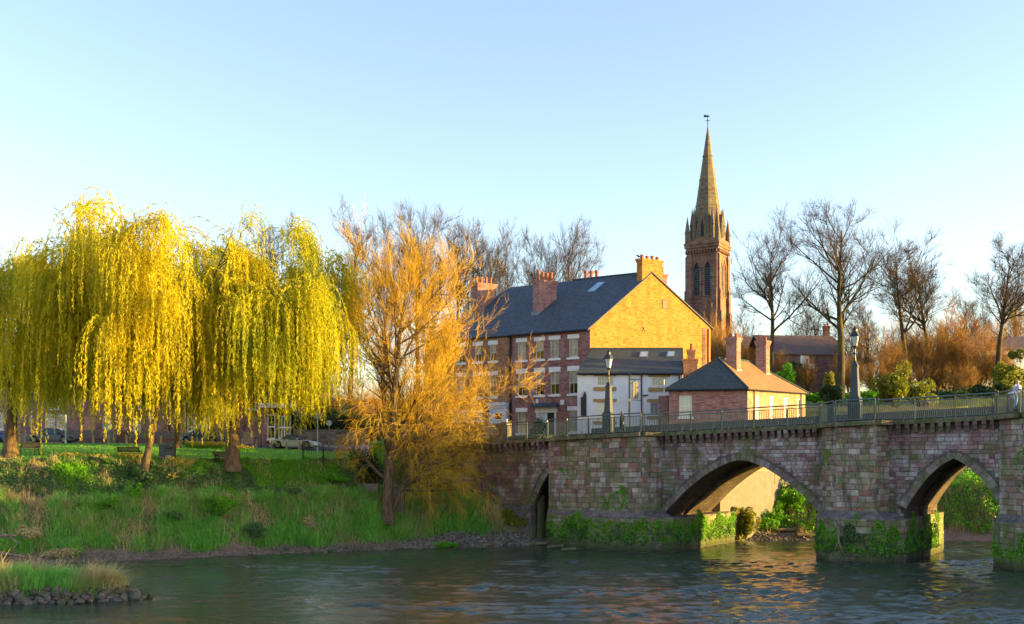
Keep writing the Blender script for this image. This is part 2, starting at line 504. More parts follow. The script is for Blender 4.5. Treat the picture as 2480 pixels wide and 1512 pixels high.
def m_ground(name, a, b, c, s1=.5, s2=5.0, bump=.5, rough=.95):
    t = NT(name)
    p = t.pos()
    n1 = t.noise(p, s1, 4, .6); n2 = t.noise(p, s2, 4, .65); n3 = t.noise(p, 28, 2)
    col = t.mix(t.ramp(n1, .4, .6), a, b)
    col = t.mix(t.math('MULTIPLY', t.ramp(n2, .45, .65), .7), col, c)
    t.bsdf(col, rough, t.bump(t.math('ADD', n2, t.math('MULTIPLY', n3, .5)), bump, .08), .2)
    return t.m
M['mud'] = m_ground('river_mud', (.24, .165, .12), (.18, .125, .095), (.12, .09, .07), .6, 4, .6, .75)
M['soil'] = m_ground('bank_soil', (.15, .14, .06), (.10, .15, .045), (.18, .13, .07), .5, 3, .6)
M['lawn'] = m_ground('mown_grass', (.14, .31, .03), (.11, .27, .025), (.18, .36, .035), .35, 6, .5)
M['hill'] = m_ground('rough_grass', (.055, .12, .02), (.08, .14, .03), (.13, .10, .05), .12, 1.6, .5)
zones = [('mud_shore', mud, M['mud']), ('road', road & ~mud, M['asphalt']), ('lawn', lawn & ~mud & ~road, M['lawn']), ('pavement', pave & ~mud & ~road & ~lawn, M['paving'])]
rest = np.ones(len(faces), bool)
def zone(name, mask, mat):
    f = faces[mask]
    u, inv = np.unique(f, return_inverse=True)
    np_mesh(name, verts[u], inv.reshape(-1, 4), mat, kind='structure', smooth=True)
for nme, mk, mt in zones:
    zone(nme, mk & rest, mt); rest &= ~mk
bank = (fc[:, 1] < 126) & (fq < 40)
zone('river_bank', rest & bank, M['soil'])
zone('hillside', rest & ~bank, M['hill'])

# ------------------------------------------------------------------ water
t = NT('river_water')
p = t.pos()
px, py, pz = t.sep(p)
w2 = t.noise(t.scale(p, (.8, 1.7, 1)), 2.4, 4, .6, .3)
nrm = t.bump(w2, 1.0, .035)
ripple = t.noise(t.scale(p, (.35, 1.6, 1)), .45, 4, .6)
col = t.mix(t.ramp(ripple, .35, .65), (.028, .050, .034), (.048, .058, .036))
foamn = t.noise(t.scale(p, (.45, 1.5, 1)), 2.6, 5, .7, 1.0)
b1 = t.math('MULTIPLY', t.math('SUBTRACT', px, 8.0), .25, True)
b2 = t.math('SUBTRACT', 1.0, t.math('MULTIPLY', t.math('SUBTRACT', px, 30.0), .3, True), True)
b3 = t.math('MULTIPLY', t.math('SUBTRACT', py, 69.0), .2, True)
foamf = t.math('MULTIPLY', t.ramp(foamn, .60, .70), t.math('MULTIPLY', t.math('MULTIPLY', b1, b3), .65))
col = t.mix(foamf, col, (.7, .74, .76))
b = t.bsdf(col, t.math('ADD', .035, t.math('MULTIPLY', foamf, .5)), nrm, .5)
b.inputs['IOR'].default_value = 1.33
M['water'] = t.m
wx, wy = axis(-2500, -44, 40, 2500, .29, 1.6), axis(-60, 41, 97, 160, .18, 1.6)
WX, WY = np.meshgrid(wx, wy)
gw = np.random.default_rng(17)
hz, hs_ = np.zeros_like(WX), np.zeros_like(WX)
for i in range(46):                     # trains of small waves, crests lying roughly across the view
    lam = 10 ** gw.uniform(-.28, .42); th = gw.normal() * .62
    k = 2 * math.pi / lam; ph = gw.uniform(0, 6.28)
    ar = k * (WX * math.sin(th) + WY * math.cos(th)) + ph + 1.2 * np.sin(WX * gw.uniform(.05, .2) + gw.uniform(0, 6)) + 1.2 * np.sin(WY * gw.uniform(.1, .3) + gw.uniform(0, 6))
    hz += np.sin(ar) / k * .038
for i in range(26):                     # steeper chop where the current breaks out of the arches
    lam = 10 ** gw.uniform(-.25, .2); th = gw.normal() * .8
    k = 2 * math.pi / lam
    hs_ += np.sin(k * (WX * math.sin(th) + WY * math.cos(th)) + gw.uniform(0, 6.28) + 1.5 * np.sin(WX * gw.uniform(.2, .5) + gw.uniform(0, 6))) / k * .07
patch = .5 + .5 * np.sin(WX * .16 + 1.5 * np.sin(WY * .21) + .6) * np.sin(WY * .33 + .9 * np.sin(WX * .12) + 1.0)
streak = .5 + .5 * np.sin(WY * .75 + 1.6 * np.sin(WX * .09 + .5) + WX * .06)
fastm = np.clip((WX + 14) / 26, 0, 1) * np.clip((84 - WY) / 10, .25, 1)
fade = np.clip((WX + 60) / 14, 0, 1) * np.clip((56 - WX) / 14, 0, 1) * np.clip((WY - 30) / 8, 0, 1) * np.clip((108 - WY) / 8, 0, 1)
WZ = fade * (hz * (.25 + .75 * patch * streak + .45 * fastm) + hs_ * fastm * (.25 + .75 * streak))
n_, m_ = len(wx), len(wy)
ii = np.arange(m_ - 1)[:, None] * n_ + np.arange(n_ - 1)[None, :]
np_mesh('river_water', np.stack([WX, WY, WZ], -1).reshape(-1, 3), np.stack([ii, ii + 1, ii + n_ + 1, ii + n_], -1).reshape(-1, 4), M['water'], None, 'structure', True)
# ------------------------------------------------------------------ the stone bridge
def m_stone(name, tint=1.0):
    """sandstone blocks: the block's own tone comes from 'tone'; lichen, soot and algae lie over it"""
    t = NT(name)
    p = t.pos()
    tone = t.new('ShaderNodeVertexColor', layer_name='tone').outputs['Color']
    n1 = t.noise(p, 3.0, 6, .7); n2 = t.noise(p, 11, 4, .65); n3 = t.noise(p, .55, 4, .6, .5); n4 = t.noise(t.scale(p, (1, 1, .22)), 1.5, 4, .6)
    n5 = t.noise(p, .8, 4, .65)
    c = t.mix(t.math('MULTIPLY', t.ramp(n1, .35, .7), .8), tone, t.mix(1.0, tone, (.45, .42, .45), 'MULTIPLY'))
    c = t.mix(t.math('MULTIPLY', t.ramp(n2, .55, .72), .6), c, (.52, .48, .48))
    c = t.mix(t.math('MULTIPLY', t.ramp(n3, .54, .68), .7), c, (.50, .46, .47))
    c = t.mix(t.math('MULTIPLY', t.ramp(n4, .52, .70), .8), c, (.05, .042, .04))
    z = t.sep(p)[2]
    lowk = t.math('SUBTRACT', 1.0, t.math('MULTIPLY', t.math('SUBTRACT', z, 2.2), .5, True), True)
    damp = t.math('SUBTRACT', 1.0, t.math('MULTIPLY', t.math('SUBTRACT', z, .1), 1.2, True), True)
    c = t.mix(t.math('MULTIPLY', t.ramp(n5, .46, .6), .62), c, (.14, .16, .045))
    n6 = t.noise(t.scale(p, (1, 1, .35)), .75, 5, .7)
    c = t.mix(t.math('MULTIPLY', t.ramp(n6, .56, .68), .45), c, (.065, .09, .03))
    c = t.mix(t.math('MULTIPLY', t.math('MULTIPLY', t.ramp(n5, .3, .55), lowk), .85), c, (.10, .16, .035))
    c = t.mix(t.math('MULTIPLY', damp, .75), c, (.022, .024, .016))
    h = t.math('ADD', t.math('MULTIPLY', n1, .7), t.math('MULTIPLY', n2, .5))
    t.bsdf(c, .9, t.bump(h, .8, .06), .2)
    return t.m
M['stone'] = m_stone('sandstone_blocks')
t = NT('lime_mortar'); p = t.pos()
t.bsdf(t.mix(t.ramp(t.noise(p, 2.5, 4), .35, .65), (.09, .075, .07), (.20, .17, .165)), .95, None, .1); M['mortar'] = t.m
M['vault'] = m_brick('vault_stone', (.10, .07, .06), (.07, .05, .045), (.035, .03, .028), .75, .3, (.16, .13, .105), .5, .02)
def m_cope():
    t = NT('coping_stone'); p = t.pos()
    n1 = t.noise(p, 1.1, 4, .65); n2 = t.noise(p, 7, 4, .6); z = t.objrand()
    c = t.mix(z, (.19, .165, .11), (.27, .22, .15))
    c = t.mix(t.ramp(n1, .42, .62), c, (.10, .115, .04))
    c = t.mix(t.math('MULTIPLY', t.ramp(n2, .5, .7), .6), c, (.06, .055, .045))
    t.bsdf(c, .92, t.bump(n2, .7, .05), .2); return t.m
M['cope'] = m_cope()

bridge = thing('stone_bridge', 'old red sandstone arch bridge with ivy covered piers crossing the river', 'bridge')

# arch profiles (s0, s1, spring z0, z1, crown z, weights of straight/round/power)
ARCHES = {
    'side': dict(c=-9.2, h=2.85, z0=3.75, z1=3.75, zc=7.35, k=(.25, 2.3)),
    'main': dict(c=6.97, h=6.97, z0=3.14, z1=3.14, zc=7.72, k=(.0, 1.65)),
    'third': dict(c=22.3, h=3.6, z0=4.0, z1=4.0, zc=7.84, k=(.35, 2.2)),
    'fourth': dict(c=36.0, h=4.4, z0=4.0, z1=4.0, zc=7.9, k=(.0, 2.0)),
    'fifth': dict(c=51.0, h=5.0, z0=3.6, z1=3.6, zc=7.9, k=(.0, 2.0)),
    'sixth': dict(c=66.0, h=5.0, z0=3.6, z1=3.6, zc=7.9, k=(.0, 2.0)),
    'seventh': dict(c=81.0, h=5.0, z0=3.6, z1=3.6, zc=7.9, k=(.0, 2.0)),
}
def outer(a, s):
    u = min(1.0, abs(s - a['c']) / a['h'])
    zb = a['z0']
    return zb + (a['zc'] - zb) * (1 - (a['k'][0] * u + (1 - a['k'][0]) * u ** a['k'][1]))
RING = .5
def ring_curve(a, n=40):
    ss = a['c'] + a['h'] * np.sin(np.linspace(-math.pi / 2, math.pi / 2, n))
    pts = np.array([(s, outer(a, s)) for s in ss])
    inn = []
    for i in range(n):
        tg = pts[min(i + 1, n - 1)] - pts[max(i - 1, 0)]
        nn = np.array([tg[1], -tg[0]]) / np.linalg.norm(tg)
        inn.append(pts[i] + nn * RING)
    inn = np.array(inn)
    inn[:, 0] = np.clip(inn[:, 0], a['c'] - a['h'] + .02, a['c'] + a['h'] - .02) if False else inn[:, 0]
    return pts, inn
RINGS = {k: ring_curve(a) for k, a in ARCHES.items()}

def arch_at(s):
    for k, a in ARCHES.items():
        if abs(s - a['c']) < a['h']: return k
    return None
S_L, S_R = -24.0, 98.0
def face_bottom(s):
    k = arch_at(s)
    return outer(ARCHES[k], s) if k else -1.5

# backing wall behind the stones, both faces
ss = sorted(set(list(np.arange(S_L, S_R + .01, .5)) + [a['c'] + sg * a['h'] + e for a in ARCHES.values() for sg in (-1, 1) for e in (-.001, .001)] + [a['c'] + a['h'] * u for a in ARCHES.values() for u in np.linspace(-.999, .999, 41)]))
wall = MB()
for s0, s1 in zip(ss[:-1], ss[1:]):
    m = (s0 + s1) / 2
    k = arch_at(m)
    b0, b1 = (outer(ARCHES[k], s0), outer(ARCHES[k], s1)) if k else (-1.5, -1.5)
    for tt, fl in ((.06, False), (BW, True)):
        q = [bp(s0, tt, b0), bp(s1, tt, b1), bp(s1, tt, deck(s1) - .1), bp(s0, tt, deck(s0) - .1)]
        wall.quad(*(q[::-1] if fl else q))
wall.build('spandrel_wall', M['mortar'], bridge)

# vaults and inner pier walls
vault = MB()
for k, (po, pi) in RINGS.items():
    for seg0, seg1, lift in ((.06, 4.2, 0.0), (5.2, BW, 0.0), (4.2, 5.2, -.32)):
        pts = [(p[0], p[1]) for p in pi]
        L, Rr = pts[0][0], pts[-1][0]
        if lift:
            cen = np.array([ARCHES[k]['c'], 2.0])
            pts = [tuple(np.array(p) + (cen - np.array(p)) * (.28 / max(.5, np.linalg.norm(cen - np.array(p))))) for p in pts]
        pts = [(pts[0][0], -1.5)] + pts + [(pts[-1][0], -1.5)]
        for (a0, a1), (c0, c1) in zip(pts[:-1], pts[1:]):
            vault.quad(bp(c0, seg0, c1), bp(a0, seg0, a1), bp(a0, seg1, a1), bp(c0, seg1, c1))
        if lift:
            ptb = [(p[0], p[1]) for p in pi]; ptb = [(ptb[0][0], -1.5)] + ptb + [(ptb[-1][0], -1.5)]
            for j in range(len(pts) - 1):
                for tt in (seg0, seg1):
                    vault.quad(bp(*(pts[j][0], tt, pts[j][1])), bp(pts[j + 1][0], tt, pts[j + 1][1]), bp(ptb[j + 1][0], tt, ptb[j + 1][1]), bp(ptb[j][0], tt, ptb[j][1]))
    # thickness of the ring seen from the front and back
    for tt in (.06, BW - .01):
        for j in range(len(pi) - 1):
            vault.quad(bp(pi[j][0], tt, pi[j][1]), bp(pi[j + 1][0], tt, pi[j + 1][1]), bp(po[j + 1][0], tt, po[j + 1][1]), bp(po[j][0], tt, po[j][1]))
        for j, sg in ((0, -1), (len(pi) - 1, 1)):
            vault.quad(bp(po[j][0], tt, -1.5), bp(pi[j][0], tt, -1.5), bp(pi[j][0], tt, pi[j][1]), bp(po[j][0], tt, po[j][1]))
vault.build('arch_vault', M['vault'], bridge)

# pier noses (cutwaters): outlines in (s, t); each has an upper shaft and a wider starling at its foot
NOSES = [
    dict(name='near_shore', shaft=[(-9.67, -.9), (-4.94, -2.3), (-.3, -2.3), (.25, .1), (-6.6, .1)], star=[(-9.75, -1.05), (-4.95, -2.65), (.6, -2.65), (1.9, -1.2), (1.9, BW + 1.5), (-.2, BW + 1.5), (-.2, .1), (-6.6, .1)], zs=2.7),
    dict(name='middle', shaft=[(13.35, -.35), (14.8, -2.0), (17.55, -2.0), (17.95, .1), (13.6, .1)], star=[(12.95, -.6), (14.5, -2.6), (18.3, -2.6), (19.3, -1.0), (19.3, BW + 1.5), (17.9, BW + 1.5), (17.9, .1), (12.95, .1)], zs=3.1),
    dict(name='right', shaft=[(25.25, -.35), (26.9, -2.0), (31.0, -2.0), (31.4, .1), (25.6, .1)], star=[(24.9, -.6), (26.5, -2.6), (31.4, -2.6), (32, .1), (24.9, .1)], zs=3.1),
    dict(name='far', shaft=[(40.6, -.35), (42, -2.0), (44.5, -2.0), (45, .1), (40.8, .1)], star=[(40.3, -.6), (42, -2.6), (45, -2.6), (45.6, .1), (40.3, .1)], zs=3.1),
]
rr = random.Random(5)
PAL_PIER = [(.30, .24, .17), (.34, .27, .21), (.26, .17, .13), (.22, .13, .11), (.30, .22, .20), (.38, .32, .27), (.20, .15, .11), (.30, .14, .11)]
PAL_SPAN = [(.28, .15, .145), (.32, .22, .225), (.24, .125, .12), (.36, .28, .29), (.30, .19, .19), (.22, .13, .13), (.38, .32, .33)]
PAL_WALL = [(.20, .085, .07), (.16, .07, .06), (.24, .12, .10), (.13, .075, .065), (.20, .13, .11)]
STONES = []      # (apparent size, corner points of the front rectangle, outward normal, tone, depth)
def add_stone(o, u, a0, a1, z0, z1, nrm, tone, dep):
    c = o + u * (a0 + a1) / 2
    d = max(20, c[1])
    STONES.append(((a1 - a0) * (z1 - z0) / d ** 2 * abs(np.dot(nrm, unit(c - EYEP))), o, u, a0, a1, z0, z1, nrm, tone, dep))
def course_face(o, u, L, zlo, zhi_fn, pal, hrange, lrange, dep=.07, cut=None, gap=.022):
    """lay courses of blocks on the vertical face from o along u; outward normal = u x z"""
    nrm = np.cross(u, A(0, 0, 1))
    z = zlo
    while True:
        h = rr.uniform(*hrange)
        top = z + h
        a = -rr.random() * lrange[0]
        if z > zhi_fn(0) + .3 and z > zhi_fn(L) + .3: break
        while a < L:
            ln = rr.uniform(*lrange)
            a0, a1 = max(a, 0) + gap / 2, min(a + ln, L) - gap / 2
            a += ln
            if a1 - a0 < .1: continue
            z1 = min(top, zhi_fn((a0 + a1) / 2)) - gap
            if z1 - z < .1: continue
            segs = [(a0, a1, z, z1)]
            if cut: segs = cut(a0, a1, z, z1)
            for (b0, b1, y0, y1) in segs:
                if b1 - b0 < .1 or y1 - y0 < .08: continue
                tone = np.array(rr.choice(pal)) * rr.uniform(1.0, 1.7)
                add_stone(o, u, b0, b1, y0, y1, nrm, tone, dep * rr.uniform(.6, 1.25))
        z = top

def nose_faces(poly, zlo, zhi, pal, hr, lr, dep=.05):
    n = len(poly)
    for i in range(n):
        p0, p1 = poly[i], poly[(i + 1) % n]
        if p0[1] > .05 and p1[1] > .05: continue
        a, b = bp(*p0), bp(*p1)
        u = unit(b - a); L = np.linalg.norm(b - a)
        nrm = np.cross(u, A(0, 0, 1))
        if np.dot(nrm, (a + b) / 2 - EYEP) > .15 * np.linalg.norm(a): continue
        course_face(a, u, L, zlo, (lambda x, s0=p0[0], s1=p1[0], L=L: zhi if zhi is not None else deck(s0 + (s1 - s0) * x / L) - .3), pal, hr, lr, dep)
for N in NOSES:
    mb = MB()
    cs = np.mean(np.array(N['shaft']), 0)
    mb.prism([tuple(bp(*p)[:2]) for p in N['shaft']], -1.5, deck(cs[0]) - .15)
    mb.prism([tuple(bp(*p)[:2]) for p in N['star']], -1.5, N['zs'])
    # weathered ledge sloping up from the starling to the shaft
    st, sh = N['star'], N['shaft']
    for i in range(3):
        j = min(i, len(sh) - 2)
        a, b = st[i], st[i + 1]
        j2 = min(j + 1, len(sh) - 2)
        mb.quad(bp(*a, N['zs']), bp(*b, N['zs']), bp(*sh[j2], N['zs'] + .55), bp(*sh[j], N['zs'] + .55))
    mb.build('pier', M['mortar'], bridge)
    if N['name'] == 'far': continue
    nose_faces(N['shaft'], N['zs'] - .05, None, PAL_PIER, (.3, .46), (.45, 1.05))
    nose_faces(N['star'], -.35, N['zs'], PAL_PIER, (.34, .5), (.6, 1.3))
# spandrel stones with the arch cut away, and the long wall on the left bank
def span_cut(a0, a1, z0, z1):
    s0, s1 = a0 + S_L, a1 + S_L
    mid = (s0 + s1) / 2
    k = arch_at(mid)
    if not k:
        return [(a0, a1, z0, z1)]
    lim = max(outer(ARCHES[k], s0) if abs(s0 - ARCHES[k]['c']) < ARCHES[k]['h'] else z0, outer(ARCHES[k], s1) if abs(s1 - ARCHES[k]['c']) < ARCHES[k]['h'] else z0, outer(ARCHES[k], mid))
    if z1 <= lim + .06: 
        return []
    return [(a0, a1, max(z0, lim + .03), z1)]
def hid(s):
    return any(n['shaft'][0][0] + .5 < s < n['shaft'][3][0] - .5 for n in NOSES)
_n0 = len(STONES)
course_face(bp(S_L, .06), BE, -11.8 - S_L + .0, 3.3, lambda a: deck(a + S_L) - .62, PAL_WALL, (.28, .42), (.4, .95), .05, None)
for lo, hi in ((-12.05, 0.0), (-.3, 14.2), (17.9, 25.6)):
    u0 = lo
    course_face(bp(lo, .06), BE, hi - lo, 2.6, lambda a, lo=lo: deck(a + lo) - .8, PAL_SPAN, (.24, .36), (.32, .8), .045, lambda a0, a1, z0, z1, lo=lo: [(x0 + S_L - lo, x1 + S_L - lo, w0, w1) for (x0, x1, w0, w1) in span_cut(a0 + lo - S_L, a1 + lo - S_L, z0, z1) if not hid((x0 + x1) / 2 + S_L)])

def stone_mesh(mb, o, u, a0, a1, z0, z1, nrm, dep):
    e = min(.03, .16 * min(a1 - a0, z1 - z0))
    j = lambda: rr.uniform(-.012, .012)
    P = lambda a, z, d: o + u * a + A(0, 0, z) + nrm * d
    back = [P(a0, z0, -.02), P(a1, z0, -.02), P(a1, z1, -.02), P(a0, z1, -.02)]
    mid = [P(a0 + .004, z0 + .004, dep - e * .7), P(a1 - .004, z0 + .004, dep - e * .7), P(a1 - .004, z1 - .004, dep - e * .7), P(a0 + .004, z1 - .004, dep - e * .7)]
    fr = [P(a0 + e + j(), z0 + e + j(), dep + j()), P(a1 - e + j(), z0 + e + j(), dep + j()), P(a1 - e + j(), z1 - e + j(), dep + j()), P(a0 + e + j(), z1 - e + j(), dep + j())]
    v = back + mid + fr
    f = [(i, (i + 1) % 4, 4 + (i + 1) % 4, 4 + i) for i in range(4)] + [(4 + i, 4 + (i + 1) % 4, 8 + (i + 1) % 4, 8 + i) for i in range(4)] + [(8, 9, 10, 11)]
    mb.add(v, f)
def visible(s):
    _, o, u, a0, a1, z0, z1, nrm, tone, dep = s
    c = o + u * (a0 + a1) / 2
    x = CX + F * c[0] / c[1]
    return x < 2490
STONES.sort(key=lambda s: -(s[0] if visible(s) else s[0] * .01))
rest = MB()
for i, (sz, o, u, a0, a1, z0, z1, nrm, tone, dep) in enumerate(STONES):
    if i < 295:
        mb = MB(); mb.col = tuple(tone)
        stone_mesh(mb, o, u, a0, a1, z0, z1, nrm, dep)
        mb.build('stone', M['stone'], bridge, uv=False)
    else:
        rest.col = tuple(tone)
        stone_mesh(rest, o, u, a0, a1, z0, z1, nrm, dep)
rest.build('stonework', M['stone'], bridge, kind='stuff', uv=False)

# voussoirs of the arch rings
for k, (po, pi) in RINGS.items():
    if k in ('fourth', 'fifth', 'sixth', 'seventh'): continue
    L = np.concatenate([[0], np.cumsum(np.linalg.norm(np.diff(po, axis=0), axis=1))])
    nvs = int(L[-1] / .42)
    for i in range(nvs):
        l0, l1 = L[-1] * i / nvs + .012, L[-1] * (i + 1) / nvs - .012
        q = []
        for l in (l0, l1):
            q.append((np.interp(l, L, po[:, 0]), np.interp(l, L, po[:, 1]), np.interp(l, L, pi[:, 0]), np.interp(l, L, pi[:, 1])))
        (o0, p0, i0, j0), (o1, p1, i1, j1) = q
        d = -.09 - rr.uniform(0, .02)
        mb = MB(); mb.col = tuple(np.array(rr.choice([(.30, .22, .22), (.22, .15, .15), (.34, .28, .28), (.26, .17, .16)])) * rr.uniform(.75, 1.15))
        mb.hexa([bp(i0, d, j0), bp(i1, d, j1), bp(i1, .3, j1), bp(i0, .3, j0), bp(o0, d, p0), bp(o1, d, p1), bp(o1, .3, p1), bp(o0, .3, p0)])
        mb.build('voussoir', M['stone'], bridge, uv=False)
    mb = MB(); mb.col = (.15, .11, .11)      # hood mould over the ring
    for i in range(len(po) - 1):
        a, b = po[i], po[i + 1]
        mb.hexa([bp(a[0], -.16, a[1]), bp(b[0], -.16, b[1]), bp(b[0], .1, b[1]), bp(a[0], .1, a[1]), bp(a[0], -.16, a[1] + .12), bp(b[0], -.16, b[1] + .12), bp(b[0], .1, b[1] + .12), bp(a[0], .1, a[1] + .12)])
    mb.build('hood_mould', M['stone'], bridge, uv=False)

# string course of corbels under the coping
def corbel_mesh():
    mb = MB(); mb.col = (.20, .11, .10)
    mb.box(-.15, .15, -.40, .1, -.30, 0)
    mb.box(-.14, .14, -.22, .1, -.62, -.30)
    me_o = mb.build('corbel', M['stone'], bridge, uv=False); return me_o
cb = corbel_mesh(); first = True
rzb = math.atan2(BE[1], BE[0])
for lo, hi in ((-23, -10.4), (.4, 13.2), (18.1, 25.2)):
    s = lo
    while s < hi:
        o = cb if first else cb.copy()
        if not first: COL.objects.link(o)
        first = False
        o.location = bp(s, 0, deck(s) - .30); o.rotation_euler = (0, 0, rzb)
        o.scale = (rr.uniform(.85, 1.15), rr.uniform(.85, 1.1), rr.uniform(.9, 1.1))
        s += rr.uniform(.5, .62)
# coping slabs along the edge of the deck, following the refuges
EDGE = [(-24, 0), (-10.2, 0), (-9.67, -.95), (-4.94, -2.35), (-.3, -2.35), (.3, 0), (13.2, 0), (13.35, -.4), (14.8, -2.05), (17.55, -2.05), (18.0, 0), (25.1, 0), (25.25, -.4), (26.9, -2.05), (31.0, -2.05), (31.5, 0), (40.4, 0), (40.6, -.4), (42, -2.05), (44.5, -2.05), (46, 0), (98, 0)]
for (p0, p1) in zip(EDGE[:-1], EDGE[1:]):
    a, b = bp(*p0), bp(*p1); L = np.linalg.norm(b - a); u = unit(b - a); w = np.cross(A(0, 0, 1), u)
    n = max(1, round(L / 1.35))
    for i in range(n):
        l0, l1 = L * i / n + .006, L * (i + 1) / n - .006
        sa = lambda l: deck(p0[0] + (p1[0] - p0[0]) * l / L)
        mb = MB(); o = rr.uniform(-.02, .02)
        out = -.46 + o
        P = lambda l, q, z: a + u * l + w * q + A(0, 0, z)
        mb.hexa([P(l0, out + .05, sa(l0) - .31), P(l1, out + .05, sa(l1) - .31), P(l1, .5, sa(l1) - .31), P(l0, .5, sa(l0) - .31), P(l0, out, sa(l0)), P(l1, out, sa(l1)), P(l1, .5, sa(l1)), P(l0, .5, sa(l0))])
        mb.build('coping_stone', M['cope'], bridge)
# deck: footway on the refuges, roadway, far parapet
dk = MB()
for (s0, s1) in [(x, x + 2.0) for x in np.arange(-24, 98, 2.0)]:
    dk.quad(bp(s0, .3, deck(s0) + .06), bp(s1, .3, deck(s1) + .06), bp(s1, BW, deck(s1) + .06), bp(s0, BW, deck(s0) + .06))
dk.build('deck', M['asphalt'], bridge)
for N in NOSES:
    sh = N['shaft']; fw = MB()
    fw.poly([bp(p[0], p[1] + .35, deck(p[0]) + .09) for p in sh])
    fw.build('footway', M['paving'], bridge)
fp = MB(); fp.col = (.085, .085, .085)
s_ = [-11.5] + list(np.arange(-10, 98, 1.4))
for s0, s1 in zip(s_[:-1], s_[1:]):
    z0, z1 = deck(s0) + 1.15, deck(s1) + 1.15
    fp.hexa([bp(s0 + .01, BW - .35, deck(s0) - .4), bp(s1, BW - .35, deck(s1) - .4), bp(s1, BW + .05, deck(s1) - .4), bp(s0 + .01, BW + .05, deck(s0) - .4), bp(s0 + .01, BW - .35, z0), bp(s1, BW - .35, z1), bp(s1, BW + .05, z1), bp(s0 + .01, BW + .05, z0)])
M['parapet'] = m_plain('far_parapet_stone', (.085, .085, .085), (.055, .056, .058), .9, 1.5, .3)
fp.build('parapet', M['parapet'], bridge)
kb = MB()
for s0 in np.arange(-11, 45, 2.0):
    z0, z1 = deck(s0), deck(s0 + 1.98)
    kb.hexa([bp(s0, BW - 1.7, z0 + .02), bp(s0 + 1.98, BW - 1.7, z1 + .02), bp(s0 + 1.98, BW - .36, z1 + .02), bp(s0, BW - .36, z0 + .02), bp(s0, BW - 1.7, z0 + .2), bp(s0 + 1.98, BW - 1.7, z1 + .2), bp(s0 + 1.98, BW - .36, z1 + .2), bp(s0, BW - .36, z0 + .2)])
kb.build('kerb', M['paving'], bridge)

# ------------------------------------------------------------------ railings on the deck edge
bal_me = None
def railing(p0, p1, label, z_extra=0.0, height=1.5, stays=True, inset=.18):
    global bal_me
    a, b = bp(*p0), bp(*p1); L = np.linalg.norm(b - a); u = unit(b - a); w = np.cross(A(0, 0, 1), u)
    r = thing('bridge_railing', label, 'railing', (0, 0, 0), 'green metal railings along the bridge')
    Z = lambda l: deck(p0[0] + (p1[0] - p0[0]) * l / L) + z_extra
    P = lambda l, z, q=0.0: a + u * l + w * (q - inset) + A(0, 0, Z(l) + z)
    for z, rad in ((height, .055), (height - .22, .034), (.1, .034)):
        mb = MB(); mb.tube([P(0, z), P(L, z)], rad, 5)
        mb.build('top_rail' if z == height else ('middle_rail' if z > .5 else 'bottom_rail'), M['rail'], r)
    np_ = max(1, round(L / 2.4))
    for i in range(np_ + 1):
        l = L * i / np_
        mb = MB(); mb.obox(P(l, 0), u, w, -.035, .035, -.03, .03, -.02, height)
        mb.build('post', M['rail'], r)
    if stays:
        n = max(1, round(L / 1.25))
        for i in range(n):
            l = L * (i + .5) / n
            mb = MB(); mb.tube([P(l, .34), P(l, .12, -.16), P(l, -.02, -.27), P(l, -.26, -.30)], .032, 4)
            mb.build('stay', M['rail'], r)
    if bal_me is None:
        m = MB(); m.tube([(0, 0, .1), (0, 0, 1.28)], .030, 4, False); o = m.build('baluster', M['rail'], r); bal_me = o.data; COL.objects.unlink(o); bpy.data.objects.remove(o)
    n = min(295, max(2, int(L / .135)))
    for i in range(n):
        l = L * (i + .5) / n
        o = link('baluster', bal_me, r); o.location = P(l, 0); o.rotation_euler = (0, 0, .785)
        if height != 1.5: o.scale = (1, 1, height / 1.5)
    return r
railing((-14.4, 0), (-10.2, 0), 'railing at the shore end beside the white pole and stone wall')
railing((-10.2, -.0), (-9.67, -.95), 'short railing return at the shore end of the first refuge', stays=False)
railing((-9.67, -.95), (-4.94, -2.35), 'slanting railing over the left face of the shore pier')
railing((-4.94, -2.35), (-.3, -2.35), 'railing in front of the lamp column over the shore pier')
railing((-.3, -2.35), (-1.3, -.2), 'short railing return where the long wide arch span begins', stays=False)
railing((-1.3, -.2), (.3, 0), 'short straight railing piece behind the lamp refuge at the start of the wide arch', stays=False)
railing((.3, 0), (13.2, 0), 'long railing over the wide main arch')
railing((13.2, 0), (14.8, -2.05), 'short slanting railing at the left of the mid river lamp column', stays=False)
railing((14.8, -2.05), (17.55, -2.05), 'railing in front of the mid river lamp column')
railing((17.55, -2.05), (17.06, 0), 'short railing return just right of the mid river lamp column', stays=False)
railing((17.06, 0), (25.1, 0), 'railing over the pointed arch')
railing((25.1, 0), (26.9, -2.05), 'slanting railing beside the couple by the right pier', stays=False)
railing((26.9, -2.05), (31, -2.05), 'railing in front of the couple on the right pier')
